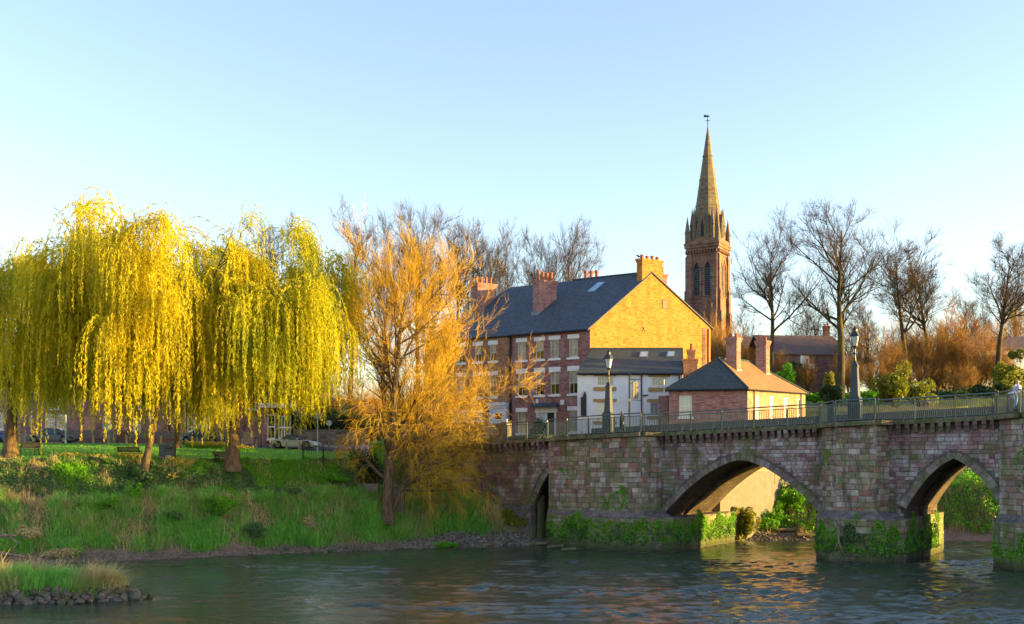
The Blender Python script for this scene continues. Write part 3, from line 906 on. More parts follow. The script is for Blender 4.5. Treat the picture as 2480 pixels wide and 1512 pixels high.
# ------------------------------------------------------------------ walls, windows, chimneys
Z = A(0, 0, 1)
class Wall:
    def __init__(s, o, u, L, z0, zt):
        s.o, s.u, s.L, s.z0, s.zt = np.asarray(o, float), unit(u), L, z0, zt
        s.n = np.cross(s.u, Z)                    # outward
        s.op = []
    def P(s, a, z, d=0.0): return A(*(s.o + s.u * a + s.n * d)[:2], z)
    def px(s, x0, x1, y0, y1):
        xm, ym = (x0 + x1) / 2, (y0 + y1) / 2
        f = lambda x, y: on_plane(x, y, s.o, s.n)
        a = sorted(np.dot(f(x, ym) - s.o, s.u) for x in (x0, x1))
        z = sorted(f(xm, y)[2] for y in (y0, y1))
        return [a[0], a[1], z[0], z[1]]
    def open(s, r): s.op.append(r); return r
    def faces(s, mb, reveal=.16):
        ca = sorted({0, s.L, *[min(max(v, 0), s.L) for r in s.op for v in r[:2]]})
        cz = sorted({s.z0, s.zt, *[v for r in s.op for v in r[2:]]})
        for a0, a1 in zip(ca[:-1], ca[1:]):
            for z0, z1 in zip(cz[:-1], cz[1:]):
                am, zm = (a0 + a1) / 2, (z0 + z1) / 2
                if any(r[0] < am < r[1] and r[2] < zm < r[3] for r in s.op): continue
                mb.quad(s.P(a0, z0), s.P(a1, z0), s.P(a1, z1), s.P(a0, z1))
        for a0, a1, z0, z1 in s.op:
            d = -reveal
            mb.quad(s.P(a0, z0), s.P(a0, z0, d), s.P(a0, z1, d), s.P(a0, z1))
            mb.quad(s.P(a1, z0, d), s.P(a1, z0), s.P(a1, z1), s.P(a1, z1, d))
            mb.quad(s.P(a0, z1), s.P(a0, z1, d), s.P(a1, z1, d), s.P(a1, z1))
            mb.quad(s.P(a0, z0, d), s.P(a0, z0), s.P(a1, z0), s.P(a1, z0, d))
    def bar(s, mb, a0, a1, z0, z1, d0, d1):
        mb.hexa([s.P(a0, z0, d1), s.P(a1, z0, d1), s.P(a1, z0, d0), s.P(a0, z0, d0), s.P(a0, z1, d1), s.P(a1, z1, d1), s.P(a1, z1, d0), s.P(a0, z1, d0)])

wr = random.Random(3)
def window(par, W, r, cols=2, rows=2, lintel=None, sill=None, blind=None, fw=.07, bar=.035, depth=.12, frame='white', pieces=True):
    """frame with glazing bars (part), panes, lintel, sill, blind (sub-parts)"""
    a0, a1, z0, z1 = r
    mb = MB()
    d0, d1 = -depth - .05, -depth + .02
    W.bar(mb, a0, a0 + fw, z0, z1, d0, d1); W.bar(mb, a1 - fw, a1, z0, z1, d0, d1)
    W.bar(mb, a0 + fw, a1 - fw, z0, z0 + fw, d0, d1); W.bar(mb, a0 + fw, a1 - fw, z1 - fw, z1, d0, d1)
    ax = np.linspace(a0 + fw, a1 - fw, cols + 1); az = np.linspace(z0 + fw, z1 - fw, rows + 1)
    for v in ax[1:-1]: W.bar(mb, v - bar / 2, v + bar / 2, z0 + fw, z1 - fw, d0 + .004, d1 - .006)
    for i, v in enumerate(az[1:-1]):
        b = bar * (1.7 if rows % 2 == 0 and i == rows // 2 - 1 else 1)
        W.bar(mb, a0 + fw, a1 - fw, v - b / 2, v + b / 2, d0 + .008, d1 - .003)
    w = mb.build('window', M[frame], par)
    for i in range(cols):
        for j in range(rows):
            m = MB(); d = -depth - .018 + wr.uniform(-.004, .004)
            tl = wr.uniform(-.003, .003)
            m.quad(W.P(ax[i], az[j], d), W.P(ax[i + 1], az[j], d + tl), W.P(ax[i + 1], az[j + 1], d + tl), W.P(ax[i], az[j + 1], d))
            m.build('pane', M['glass'], w)
    m = MB()       # the unlit room behind
    D = -1.6
    m.quad(W.P(a0 - .4, z0 - .3, D), W.P(a1 + .4, z0 - .3, D), W.P(a1 + .4, z1 + .3, D), W.P(a0 - .4, z1 + .3, D))
    for (p, q) in (((a0 - .4, z0 - .3), (a0 - .4, z1 + .3)), ((a1 + .4, z1 + .3), (a1 + .4, z0 - .3)), ((a0 - .4, z1 + .3), (a1 + .4, z1 + .3)), ((a1 + .4, z0 - .3), (a0 - .4, z0 - .3))):
        m.quad(W.P(*p, D), W.P(*p, -.17), W.P(*q, -.17), W.P(*q, D))
    m.build('room', M['dark_room'], w)
    if blind:
        m = MB()
        b0, b1 = blind
        n = 8
        for i in range(n):
            u0, u1 = a0 + fw + (a1 - a0 - 2 * fw) * i / n, a0 + fw + (a1 - a0 - 2 * fw) * (i + 1) / n
            dd0, dd1 = -depth - .10 - .02 * (i % 2), -depth - .10 - .02 * ((i + 1) % 2)
            m.quad(W.P(u0, z0 + (z1 - z0) * b0, dd0), W.P(u1, z0 + (z1 - z0) * b0, dd1), W.P(u1, z0 + (z1 - z0) * b1, dd1), W.P(u0, z0 + (z1 - z0) * b1, dd0))
        m.build('blind', M['blind'], w)
    if lintel:
        m = MB(); W.bar(m, a0 - lintel[1], a1 + lintel[1], z1 + .003, z1 + lintel[0], -.1, .035); m.build('lintel', M[lintel[2]], w)
    if sill:
        m = MB(); W.bar(m, a0 - sill[1], a1 + sill[1], z0 - sill[0], z0 - .003, -.14, .10); m.build('sill', M[sill[2]], w)
    return w

def roof_slab(mb, a, b, c, d, th=.14):
    """a,b eave; c,d ridge (ccw seen from outside)"""
    a, b, c, d = [np.asarray(p, float) for p in (a, b, c, d)]
    n = unit(np.cross(b - a, d - a if np.linalg.norm(d - a) > .01 else c - a)) * th
    if np.linalg.norm(c - d) < .01:
        p = [a - n, b - n, c - n]; q = [a, b, c]
        mb.add(p + q, [(2, 1, 0), (3, 4, 5), (0, 1, 4, 3), (1, 2, 5, 4), (2, 0, 3, 5)])
    else:
        mb.add([a - n, b - n, c - n, d - n, a, b, c, d], [(3, 2, 1, 0), (4, 5, 6, 7), (0, 1, 5, 4), (1, 2, 6, 5), (2, 3, 7, 6), (3, 0, 4, 7)])

def chimney(par, o, u, w, a0, a1, b0, b1, z0, z1, mat, pots, ph=.75, pr=.15, caps=True, matcap=None, flash=True):
    mb = MB()
    mb.obox(o, u, w, a0, a1, b0, b1, z0, z1 - .42)
    e = .05
    mb.obox(o, u, w, a0 - e, a1 + e, b0 - e, b1 + e, z1 - .42, z1 - .22)
    mb.obox(o, u, w, a0 - 2 * e, a1 + 2 * e, b0 - 2 * e, b1 + 2 * e, z1 - .22, z1)
    c = mb.build('chimney', mat, par)
    o, u, w = np.asarray(o, float), np.asarray(u, float), np.asarray(w, float)
    for i in range(pots):
        f = (i + .5) / pots
        q = o + (u * ((a0 + a1) / 2) + w * (b0 + (b1 - b0) * f) if (b1 - b0) > (a1 - a0) else u * (a0 + (a1 - a0) * f) + w * ((b0 + b1) / 2))
        m = MB(); h = ph * wr.uniform(.85, 1.12)
        m.lathe(A(q[0], q[1], z1), [(pr * 1.1, 0), (pr, .08), (pr * .86, h * .8), (pr * 1.1, h * .82), (pr * 1.12, h * .95), (pr * .8, h)], 9)
        m.build('chimney_pot', M['pot'], c)
    return c

def downpipe(par, W, a, z0, z1, mat='black', r=.06):
    m = MB(); m.tube([W.P(a, z0, .09), W.P(a, z1, .09)], r, 6); return m.build('downpipe', M[mat], par)
z1x = lambda v: 1100 + v / 3.0045
z1y = lambda v: 600 + v / 3.004

# ------------------------------------------------------------------ the tall brick townhouse and its neighbour
HC = A(7.78, 107, 0); HU = unit(A(-.841, .541, 0)); HG = unit(A(.85, .53, 0))
ZE, ZR, ZB = 20.45, 26.6, 21.5
HL, HB, HRB = 9.4, 16.0, 7.9
def hp(a, b, z): return HC + HU * a + HG * b + A(0, 0, z)
house = thing('brick_townhouse', 'tall three storey brick townhouse with sunlit yellow gable wall and big gable chimney', 'house', (0, 0, 0), 'brick townhouses')
# the facade wall runs from its far left end to the corner, so that u x z points at the river
WF = Wall(hp(HL, 0, 0), -HU, HL, 7.6, ZE)
cols1 = [(468, 517), (599, 647), (706, 758), (843, 895)]
rws = {0: (688, 820), 1: (917, 1078)}
zrow = {k: WF.px(z1x(468), z1x(517), z1y(v[0]), z1y(v[1]))[2:] for k, v in rws.items()}
zl3 = WF.px(z1x(468), z1x(517), z1y(1196), z1y(1350))[2:]
for ci, (xa, xb) in enumerate(cols1):
    a0, a1 = WF.px(z1x(xa), z1x(xb), z1y(900), z1y(950))[:2]
    a0 -= .12; a1 += .06
    for k in (0, 1):
        r = WF.open([a0, a1, *zrow[k]])
        bl = (0.45, .97) if (k == 1 or ci in (1,)) else (.02, .98)
        window(house, WF, r, 2 if k == 0 or ci != 9 else 1, 2, (.42 if k == 0 else .5, .18, 'white'), (.22, .22, 'white'), bl)
    if ci in (0, 3):
        r = WF.open([a0, a1, zl3[0], zl3[1]])
        window(house, WF, r, 2 if ci else 1, 2, (.42, .2, 'white'), (.2, .2, 'white'), (.0, .98))
# doorway with its canopy between the second and third bays
da = WF.px(1300, 1347, z1y(1200), z1y(1300))
r = WF.open([da[0], da[1], 9.3, zl3[1] - .15])
mb = MB()
for a in (r[0], (r[0] + r[1]) / 2 - .09, r[1] - .18): WF.bar(mb, a, a + .18, r[2], r[3], -.1, .06)
WF.bar(mb, r[0] - .14, r[1] + .14, r[3] + .003, r[3] + .55, -.1, .12)
dw = mb.build('doorcase', M['white'], house)
mb = MB(); WF.bar(mb, r[0] + .18, (r[0] + r[1]) / 2 - .09, r[2], r[3], -.2, -.08); mb.build('door', M['white_blue'], dw)
mb = MB(); WF.bar(mb, (r[0] + r[1]) / 2 + .09, r[1] - .18, r[2] + .9, r[3], -.2, -.1); mb.build('pane', M['dark_room'], dw)
mb = MB(); WF.bar(mb, r[0] - .38, r[1] + .38, r[3] + .555, r[3] + .72, -.02, .75)
mb.add([WF.P(r[0] - .38, r[3] + .72, .75), WF.P(r[1] + .38, r[3] + .72, .75), WF.P(r[1] + .2, r[3] + 1.02, .0), WF.P(r[0] - .2, r[3] + 1.02, .0)], [(0, 1, 2, 3)])
mb.build('door_canopy', M['slate'], house)
for xa, ya, w_, h_ in ((1302, 971, .3, .42), (1363, 974, .42, .5)):          # bell box and lamp on the wall
    q = WF.px(xa, xa + 1, ya, ya + 1)
    mb = MB(); WF.bar(mb, q[0] - w_ / 2, q[0] + w_ / 2, q[2] - h_ / 2, q[2] + h_ / 2, .002, .14); mb.build('alarm_box', M['white'], house)
mb = MB(); WF.faces(mb); mb.build('front_wall', M['brick'], house)
mb = MB(); mb.quad(hp(0, HB, 7.6), hp(HL, HB, 7.6), hp(HL, HB, ZB), hp(0, HB, ZB)); mb.build('rear_wall', M['brick'], house)
mb = MB()
gw = [(0, 7.6), (HB, 7.6), (HB, ZB), (HRB, ZR - .04), (0, ZE)]
vx = on_plane(1610, z1y(412), hp(0, 0, 0), np.cross(HG, Z)); vb = np.dot(vx - HC, HG)
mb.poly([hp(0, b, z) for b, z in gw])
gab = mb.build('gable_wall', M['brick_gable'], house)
Wg = Wall(hp(0, 0, 0), HG, HB, 7.6, ZE)
mb = MB(); Wg.bar(mb, vb - .38, vb + .38, vx[2] - .48, vx[2] + .48, -.01, .03); fr = mb.build('gable_vent', M['brick_dark'], house)
for k in range(5):
    mb = MB(); Wg.bar(mb, vb - .3, vb + .3, vx[2] - .4 + .16 * k, vx[2] - .3 + .16 * k, .02, .05); mb.build('louvre', M['black'], fr)
q = on_plane(1560, z1y(592), hp(0, 0, 0), Wg.n); qb = np.dot(q - HC, HG)
mb = MB()
for a in (.22, -.22):
    mb.tube([Wg.P(qb - .2, q[2] - a, .04), Wg.P(qb + .2, q[2] + a, .04)], .045, 5)
mb.build('wall_tie', M['iron'], house)
mb = MB()     # stepped darker corner strip at the far end of the gable
Wg.bar(mb, HB - 1.2, HB - .75, 12, ZB - .1, .002, .03); mb.build('toothed_brickwork', M['brick_dark'], house)
mb = MB(); mb.tube([Wg.P(HB - .3, 9, .1), Wg.P(HB - .3, ZB - .1, .1)], .07, 6); mb.build('downpipe', M['tan'], house)
rs = MB()
ov = .35
e0 = ZE - ov * (ZR - ZE) / HRB
roof_slab(rs, hp(HL, -ov, e0 + .16), hp(-.12, -ov, e0 + .16), hp(-.12, HRB, ZR + .16), hp(HL, HRB, ZR + .16))
roof_slab(rs, hp(-.12, HB + ov, ZB - .2 + .16), hp(HL, HB + ov, ZB - .2 + .16), hp(HL, HRB, ZR + .16), hp(-.12, HRB, ZR + .16))
rf = rs.build('roof', M['slate'], house)
mb = MB()
for i in range(13):
    a0 = HL * i / 13
    mb.tube([hp(a0 + .01, HRB, ZR + .17), hp(a0 + HL / 13 - .01, HRB, ZR + .17)], .13, 7)
mb.build('ridge_tiles', M['slate_old'], rf)
# skylight strip lying on the roof
sl0, sl1 = on_plane(z1x(708), z1y(358), hp(0, 0, ZE + .16), unit(np.cross(-HU, HG * HRB + Z * (ZR - ZE)))), on_plane(z1x(800), z1y(292), hp(0, 0, ZE + .16), unit(np.cross(-HU, HG * HRB + Z * (ZR - ZE))))
nr = unit(np.cross(-HU, HG * HRB + Z * (ZR - ZE)))
al = [np.dot(p - HC, HU) - np.dot(p - HC, HG) * np.dot(HU, HG) for p in (sl0, sl1)]
bl_ = [(sl0[2] - ZE) / (ZR - ZE) * HRB, (sl1[2] - ZE) / (ZR - ZE) * HRB]
aa = 5.0
slope = lambda a, b, h: hp(a, b, ZE + .16 + (ZR - ZE) * b / HRB) + nr * h
mb = MB()
b_lo, b_hi = min(bl_), max(bl_)
mb.hexa([slope(aa + .4, b_lo, -.05), slope(aa - .4, b_lo, -.05), slope(aa - .4, b_hi, -.05), slope(aa + .4, b_hi, -.05), slope(aa + .4, b_lo, .09), slope(aa - .4, b_lo, .09), slope(aa - .4, b_hi, .09), slope(aa + .4, b_hi, .09)])
M['skylight'] = m_plain('skylight_glass', (.30, .45, .60), (.25, .38, .52), .12, 1, spec=.6)
mb.build('skylight', M['skylight'], rf)
gt = MB(); gt.tube([hp(HL, -ov - .05, e0 + .02), hp(-.1, -ov - .05, e0 + .02)], .08, 6); gt.build('gutter', M['black'], house)
downpipe(house, WF, .12, 8.5, ZE - .3)
c = chimney(house, hp(0, 0, 0), HU, HG, -.003, .62, 6.62, 9.3, ZR - 2.2, 28.05, M['brick_gable'], 4, .42, .19)
chimney(house, hp(0, 0, 0), HU, HG, .9, 1.5, 9.0, 11.0, 24.0, 26.9, M['brick'], 3, .75, .2)
chimney(house, hp(0, 0, 0), HU, HG, HL - .85, HL - .05, 2.7, 4.9, 21.8, 26.3, M['brick'], 4, .95, .17)
mb = MB()
mb.obox(hp(0, 0, 0), HU, HG, HL - .9, HL - .0, 2.5, 2.69, 22.2, 22.95); mb.build('lead_flashing', M['lead'], rf)
chimney(house, hp(0, 0, 0), HU, HG, HL - 1.2, HL - .4, 8.4, 10.6, 24.2, 26.5, M['brick'], 3, 1.5, .2)

# neighbour on the left, with a hipped end
H2, H2R = 20.8, 17.4
nb = thing('brick_townhouse', 'hip roofed brick townhouse with a pale blue porch, half hidden by the orange tree', 'house', (0, 0, 0), 'brick townhouses')
WN = Wall(hp(H2, .12, 0), -HU, H2 - HL - .01, 7.6, ZE)
for (y0, y1) in ((707, 825), (930, 1085)):
    for xs in ((262, 303), (150, 195), (30, 75)):
        r = WN.px(z1x(xs[0]), z1x(xs[1]), z1y(y0), z1y(y1)); zz_ = WN.px(z1x(262), z1x(303), z1y(y0), z1y(y1))
        r = WN.open([r[0] - .05, r[1] + .05, zz_[2], zz_[3]])
        window(nb, WN, r, 2, 2, (.45, .2, 'white'), (.22, .2, 'white'), (.5, .98))
for xs in ((1096, 1112), (1118, 1134), (1144, 1168)):
    r = WN.px(xs[0], xs[1], 1000, 1020); window(nb, WN, WN.open(r), 2, 2, (.25, .12, 'white'), (.15, .12, 'white'), (.55, .98))
pr = WN.px(1192, 1233, 976, 1030)
mb = MB()
WN.bar(mb, pr[0], pr[1] - .05, 8.4, pr[3] - .55, .002, .5); WN.bar(mb, pr[0] - .12, pr[1], pr[3] - .55, pr[3] - .3, .002, .62); WN.bar(mb, pr[0] - .22, pr[1] + .0, pr[3] - .3, pr[3], .002, .74)
for k in (pr[0] + .03, pr[1] - .33): WN.bar(mb, k, k + .22, 8.4, pr[3] - .6, .5, .57)
po = mb.build('porch', M['white_blue'], nb)
r = WN.px(z1x(318), z1x(365), z1y(1205), z1y(1250))
mb = MB(); WN.bar(mb, r[0], r[1], r[2], r[3], .502, .53); mb.build('dark_window', M['dark_room'], po)
mb = MB(); WN.bar(mb, r[0] - .08, r[1] + .08, r[2] - .12, r[2] - .003, .502, .58); mb.build('sill', M['white'], po)
mb = MB(); WN.faces(mb)
mb.quad(hp(HL + .01, HB, 7.6), hp(H2, HB, 7.6), hp(H2, HB, ZB), hp(HL + .01, HB, ZB))
mb.quad(hp(H2, HB, 7.6), hp(H2, .12, 7.6), hp(H2, .12, ZE), hp(H2, HB, ZB))
mb.build('front_wall', M['brick_warm'], nb)
rs = MB()
roof_slab(rs, hp(H2 + .3, -ov + .1, e0 + .12), hp(HL + .01, -ov + .1, e0 + .12), hp(HL + .01, HRB, ZR + .1), hp(H2R, HRB, ZR + .1))
roof_slab(rs, hp(HL + .01, HB + ov, ZB), hp(H2 + .3, HB + ov, ZB), hp(H2R, HRB, ZR + .1), hp(HL + .01, HRB, ZR + .1))
roof_slab(rs, hp(H2 + .3, HB + ov, ZB), hp(H2 + .3, -ov + .1, e0 + .12), hp(H2R, HRB, ZR + .1), hp(H2R, HRB, ZR + .1))
rs.build('roof', M['slate'], nb)
chimney(nb, hp(0, 0, 0), HU, HG, H2 - 3.2, H2 - 2.3, 3.8, 6.2, 21.5, 26.9, M['brick'], 4, .8, .17)
downpipe(nb, WN, WN.L - .15, 8.5, ZE - .3)

# ------------------------------------------------------------------ the white pub
pub = thing('white_pub', 'low white rendered house with tan window lintels and dark slate roof below the yellow gable', 'house', (0, 0, 0))
PX0, PX1, PD = 6.28, 16.35, 103.0
WP = Wall((PX0, PD, 0), (1, 0, 0), PX1 - PX0, 7.8, 15.62)
cx = lambda v: 1500 + v / 5.1333
cy = lambda v: 820 + v / 5.1333
for (x0, x1, y0, y1, c_, r_, ex) in ((1446, 1485, 912, 934, 4, 2, 1), (cx(398), cx(596), cy(478), cy(592), 4, 2, 1), (1444, 1486, 974, 1020, 4, 3, 0), (cx(382), cx(588), cy(792), cy(960), 4, 3, 0)):
    r = WP.open(WP.px(x0, x1, y0, y1))
    w = window(pub, WP, r, c_, r_, (.26, .28, 'tan') if ex else (.3, .3, 'tan'), None, (.1, .96) if not ex else None, .08, .03, .1)
    m = MB(); WP.bar(m, r[0] - .3, r[1] + .3, r[2] - .5 if ex else r[2] - .32, r[2] - .14 if ex else r[2] - .004, .003, .12); m.build('sill', M['tan'], w)
mb = MB(); WP.faces(mb, .12)
sk = 1.75            # the plan is skewed to the street
LW = Wall((PX0 + sk, PD + 4.2, 0), unit(A(-sk, -4.2, 0)), math.hypot(sk, 4.2), 7.8, 15.62)
mb.quad(LW.P(0, 7.8), LW.P(LW.L, 7.8), LW.P(LW.L, 15.62), LW.P(0, 18.1))
mb.quad((PX1, PD, 7.8), (PX1 + .6, PD + 4.2, 7.8), (PX1 + .6, PD + 4.2, 18.1), (PX1, PD, 15.62))
mb.build('front_wall', M['render'], pub)
rs = MB()
roof_slab(rs, (PX0 - .12, PD - .25, 15.58), (PX1 + .1, PD - .25, 15.58), (PX1 + .7, PD + 4.0, 18.35), (PX0 + sk - .1, PD + 4.0, 18.35), .12)
rf2 = rs.build('roof', M['slate_old'], pub)
mb = MB()
for i in range(10):
    u0 = (PX0 + sk - .1) + (PX1 + .7 - PX0 - sk + .1) * i / 10
    mb.tube([(u0 + .01, PD + 4.0, 18.36), (u0 + (PX1 + .8 - PX0 - sk) / 10 - .02, PD + 4.0, 18.36)], .12, 6)
mb.build('ridge_tiles', M['slate_old'], rf2)
rn = unit(A(0, -(18.35 - 15.58), 4.25))
for (x0, x1, y0, y1) in ((cx(245), cx(360), cy(170), cy(240)), (cx(585), cx(690), cy(168), cy(232))):
    p = [on_plane(x, y, A(PX0, PD - .25, 15.58), rn) for x, y in ((x0, y1), (x1 - 3, y1), (x1, y0), (x0 + 3, y0))]
    mb = MB(); mb.hexa([q - rn * .02 for q in p] + [q + rn * .1 for q in p]); s_ = mb.build('skylight', M['lead'], rf2)
    cen = sum(p) / 4
    mb = MB(); q2 = [cen + (q - cen) * .78 + rn * .104 for q in p]; mb.poly(q2); mb.build('pane', M['skylight'], s_)
gt = MB(); gt.tube([(PX0 - .1, PD - .3, 15.48), (PX1 + .1, PD - .3, 15.48)], .075, 6); gt.build('gutter', M['black'], pub)
for v in (275, 742):
    q = WP.px(cx(v), cx(v) + 1, 950, 951); downpipe(pub, WP, q[0], 8.2, 15.4, r=.065)
q = WP.px(cx(290), cx(355), cy(700), cy(712))
mb = MB(); mb.tube([WP.P(q[0], q[2], .1), WP.P(q[1], q[2] + .05, .1)], .06, 6); mb.build('waste_pipe', M['black'], pub)
chimney(pub, (16.5, 103.6, 0), A(1, 0, 0), A(.25, 1, 0), .02, 1.42, 0, 1.1, 13.5, 17.05, M['brick_warm'], 0)
chimney(pub, (16.5, 103.6, 0), A(1, 0, 0), A(.25, 1, 0), .4, 1.15, .15, .95, 16.8, 17.95, M['brick_warm'], 2, .65, .14)
# black lantern shaped board on the white wall
q = WP.px(1407, 1420, 962, 1000)
brd = MB(); WP.bar(brd, q[0], q[1], q[2] - .3, q[3], .02, .22); WP.bar(brd, q[0] + .22, q[1], q[3], q[3] + .3, .02, .2); WP.bar(brd, q[0] + .3, q[1] - .08, q[3] + .3, q[3] + .5, .02, .16)
tag(brd.build('wall_board', M['black'], None), 'tall black notice board on the white house wall left of its windows', 'notice board')

# ------------------------------------------------------------------ hip roofed brick cottage at the bridge end
cot = thing('brick_cottage', 'small brick cottage with a hipped roof, its long right side lit orange by the sun', 'cottage', (0, 0, 0))
F1, F2 = A(14.45, 99.0, 0), A(21.5, 98.0, 0)
CD = unit(A(.76, .65, 0)); CLn = 9.05
F3, F4 = F2 + CD * CLn, F1 + CD * CLn
CE, CR = 13.72, 16.67
WE = Wall(F1, F2 - F1, np.linalg.norm(F2 - F1), 8.6, CE)
r = WE.open(WE.px(cx(745), cx(903), cy(708), cy(975)))
window(cot, WE, r, 2, 2, (.16, .1, 'brick_warm'), (.2, .14, 'white'), (.02, .98), .09, .05, .08)
WS = Wall(F2, CD, CLn, 8.6, CE)
for k, (x0, x1, y0, y1) in enumerate(((1828, 1839, cy(710), cy(940)), (1865, 1875, cy(722), cy(935)), (1899, 1909, cy(735), cy(925)), (1931, 1939, cy(748), cy(915)))):
    r = WS.px(x0, x1, y0, y1)
    window(cot, WS, WS.open([r[0], r[1], 10.1, r[3]]), 1, 2, None, (.12, .08, 'white'), (.02, .98), .1, .05, .05)
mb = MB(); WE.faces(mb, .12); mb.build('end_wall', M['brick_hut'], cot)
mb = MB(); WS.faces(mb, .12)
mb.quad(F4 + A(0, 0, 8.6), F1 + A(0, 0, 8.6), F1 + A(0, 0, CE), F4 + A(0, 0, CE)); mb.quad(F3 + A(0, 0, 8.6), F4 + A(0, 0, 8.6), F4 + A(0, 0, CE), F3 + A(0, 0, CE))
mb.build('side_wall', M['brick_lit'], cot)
mid = (F1 + F2) / 2
RA, RB = mid + CD * 1.5 + A(0, 0, CR), mid + CD * 6.1 + A(0, 0, CR)
cen = (F1 + F2 + F3 + F4) / 4
ex = lambda p: p + unit(p - cen) * .38 + A(0, 0, CE + .02)
g1, g2, g3, g4 = [ex(p) for p in (F1, F2, F3, F4)]
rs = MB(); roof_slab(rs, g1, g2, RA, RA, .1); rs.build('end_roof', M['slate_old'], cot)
rs = MB(); roof_slab(rs, g2, g3, RB, RA, .1); roof_slab(rs, g3, g4, RB, RB, .1); roof_slab(rs, g4, g1, RA, RB, .1); rs.build('side_roof', M['slate_lit'], cot)
mb = MB()
for p, q in ((g1, RA), (g2, RA), (g3, RB), (RA, RB)): mb.tube([p + A(0, 0, .04), q + A(0, 0, .04)], .09, 6)
mb.build('hip_tiles', M['slate_old'], cot)
mb = MB(); mb.tube([g1 - A(0, 0, .1), g2 - A(0, 0, .1)], .07, 6); mb.tube([g2 - A(0, 0, .1), g3 - A(0, 0, .1)], .07, 6); mb.build('gutter', M['black'], cot)
for a in (1.0, CLn - .7): downpipe(cot, WS, a, 9.5, CE - .1, 'black', .055)
pn = unit(np.cross(g3 - g2, RA - g2))
for (xa, ya, wdt, dpt, ytop, lab) in ((1784, 898, .95, .62, 817, 0), (1855, 907, .95, .60, 825, 1)):
    p = on_plane(xa, ya, g2, pn)
    u_ = A(-.99, .14, 0); w_ = CD
    zt = EYE - (ytop - HY) * p[1] / F
    chimney(cot, A(p[0], p[1], 0), u_, w_, 0, wdt, 0, dpt, p[2] - 1.2, zt, M['brick_hut'], 2, .38, .14)
    m = MB(); m.obox(A(p[0], p[1], 0), u_, w_, -.06, wdt + .02, -.05, dpt + .06, p[2] - .25, p[2] + .16); m.build('lead_flashing', M['lead'], cot)
# television aerial on the cottage corner
m = MB(); q0 = g1 + A(-.1, -.1, -.6); m.tube([q0, q0 + A(0, 0, 1.5)], .03, 5)
m.tube([q0 + A(-1.3, -.1, .9), q0 + A(.5, .1, .9)], .022, 4)
for k in range(6): m.tube([q0 + A(-1.2 + .3 * k, -.3, .92), q0 + A(-1.2 + .3 * k, .3, .92)], .016, 4)
tag(m.build('tv_aerial', M['steel'], None), 'spiky television aerial on the left corner of the brick cottage', 'aerial')
mb = MB(); Q = F1 + A(-.9, .3, 0); mb.obox(Q, A(1, -.14, 0), A(.76, .65, 0), 0, .85, 0, .8, 8.6, 13.2); 
tag(mb.build('brick_gatepost', M['brick_dark'], None), 'dark brick pillar between the white house and the cottage', 'pillar')
# river wall below the cottage
mb = MB()
mb.obox(WALL0, WALLD, A(WALLD[1], -WALLD[0], 0), 0, 24, 0, .6, -.5, 9.9)
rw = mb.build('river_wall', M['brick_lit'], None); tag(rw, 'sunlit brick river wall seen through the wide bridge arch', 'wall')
mb = MB(); mb.obox(WALL0, WALLD, A(WALLD[1], -WALLD[0], 0), -.05, 24.05, .602, .75, -.5, 6.2); mb.build('plinth', M['paving'], rw)
mb = MB(); mb.tube([WALL0 + WALLD * 8 + A(.5, -.55, 5), WALL0 + WALLD * 8 + A(.5, -.55, 9.5)], .06, 6); mb.build('drainpipe', M['black'], rw)

# ------------------------------------------------------------------ church tower and spire
TD = 200.0
TC = at(1714, 700, TD); TC[2] = 16.0
tw = thing('church_tower', 'sandstone church tower with a tall octagonal spire and corner pinnacles', 'church tower', TC, None, R(-30))
M['church'] = m_brick('church_stone', (.26, .135, .095), (.20, .10, .075), (.11, .075, .065), .8, .38, (.40, .30, .23), .4, .02)
M['spire'] = m_brick('spire_stone', (.22, .165, .105), (.17, .13, .09), (.10, .08, .06), .7, .36, (.22, .22, .14), .5, .02)
zt = lambda y: EYE - (y - HY) * TD / F - 16.0
hw = 2.95
zc0, zc1 = zt(612), zt(592)           # cornice
mb = MB(); mb.box(-hw, hw, -hw, hw, -2, zc0); mb.build('shaft', M['church'], tw)
mb = MB()
mb.box(-hw - .2, hw + .2, -hw - .2, hw + .2, zc0 + .001, zc0 + .45); mb.box(-hw - .4, hw + .4, -hw - .4, hw + .4, zc0 + .45, zc1 - .5); mb.box(-hw - .5, hw + .5, -hw - .5, hw + .5, zc1 - .5, zc1 - .2); mb.box(-hw - .3, hw + .3, -hw - .3, hw + .3, zc1 - .2, zc1 + .45)
mb.build('cornice', M['church'], tw)
mb = MB()
for k in range(11):
    for rot in range(4):
        x = -hw + .2 + k * (2 * hw - .4) / 10
        c_, s_ = [(1, 0), (0, 1), (-1, 0), (0, -1)][rot]
        pts = [(x - .14, -hw - .38), (x + .14, -hw - .38), (x + .14, -hw + .05), (x - .14, -hw + .05)]
        mb.prism([(c_ * a - s_ * b, s_ * a + c_ * b) for a, b in pts], zc0 - .55, zc0 + .002, True, True)
mb.build('corbel_table', M['church'], tw)
zb0, zb1 = zt(722), zt(632)           # belfry openings
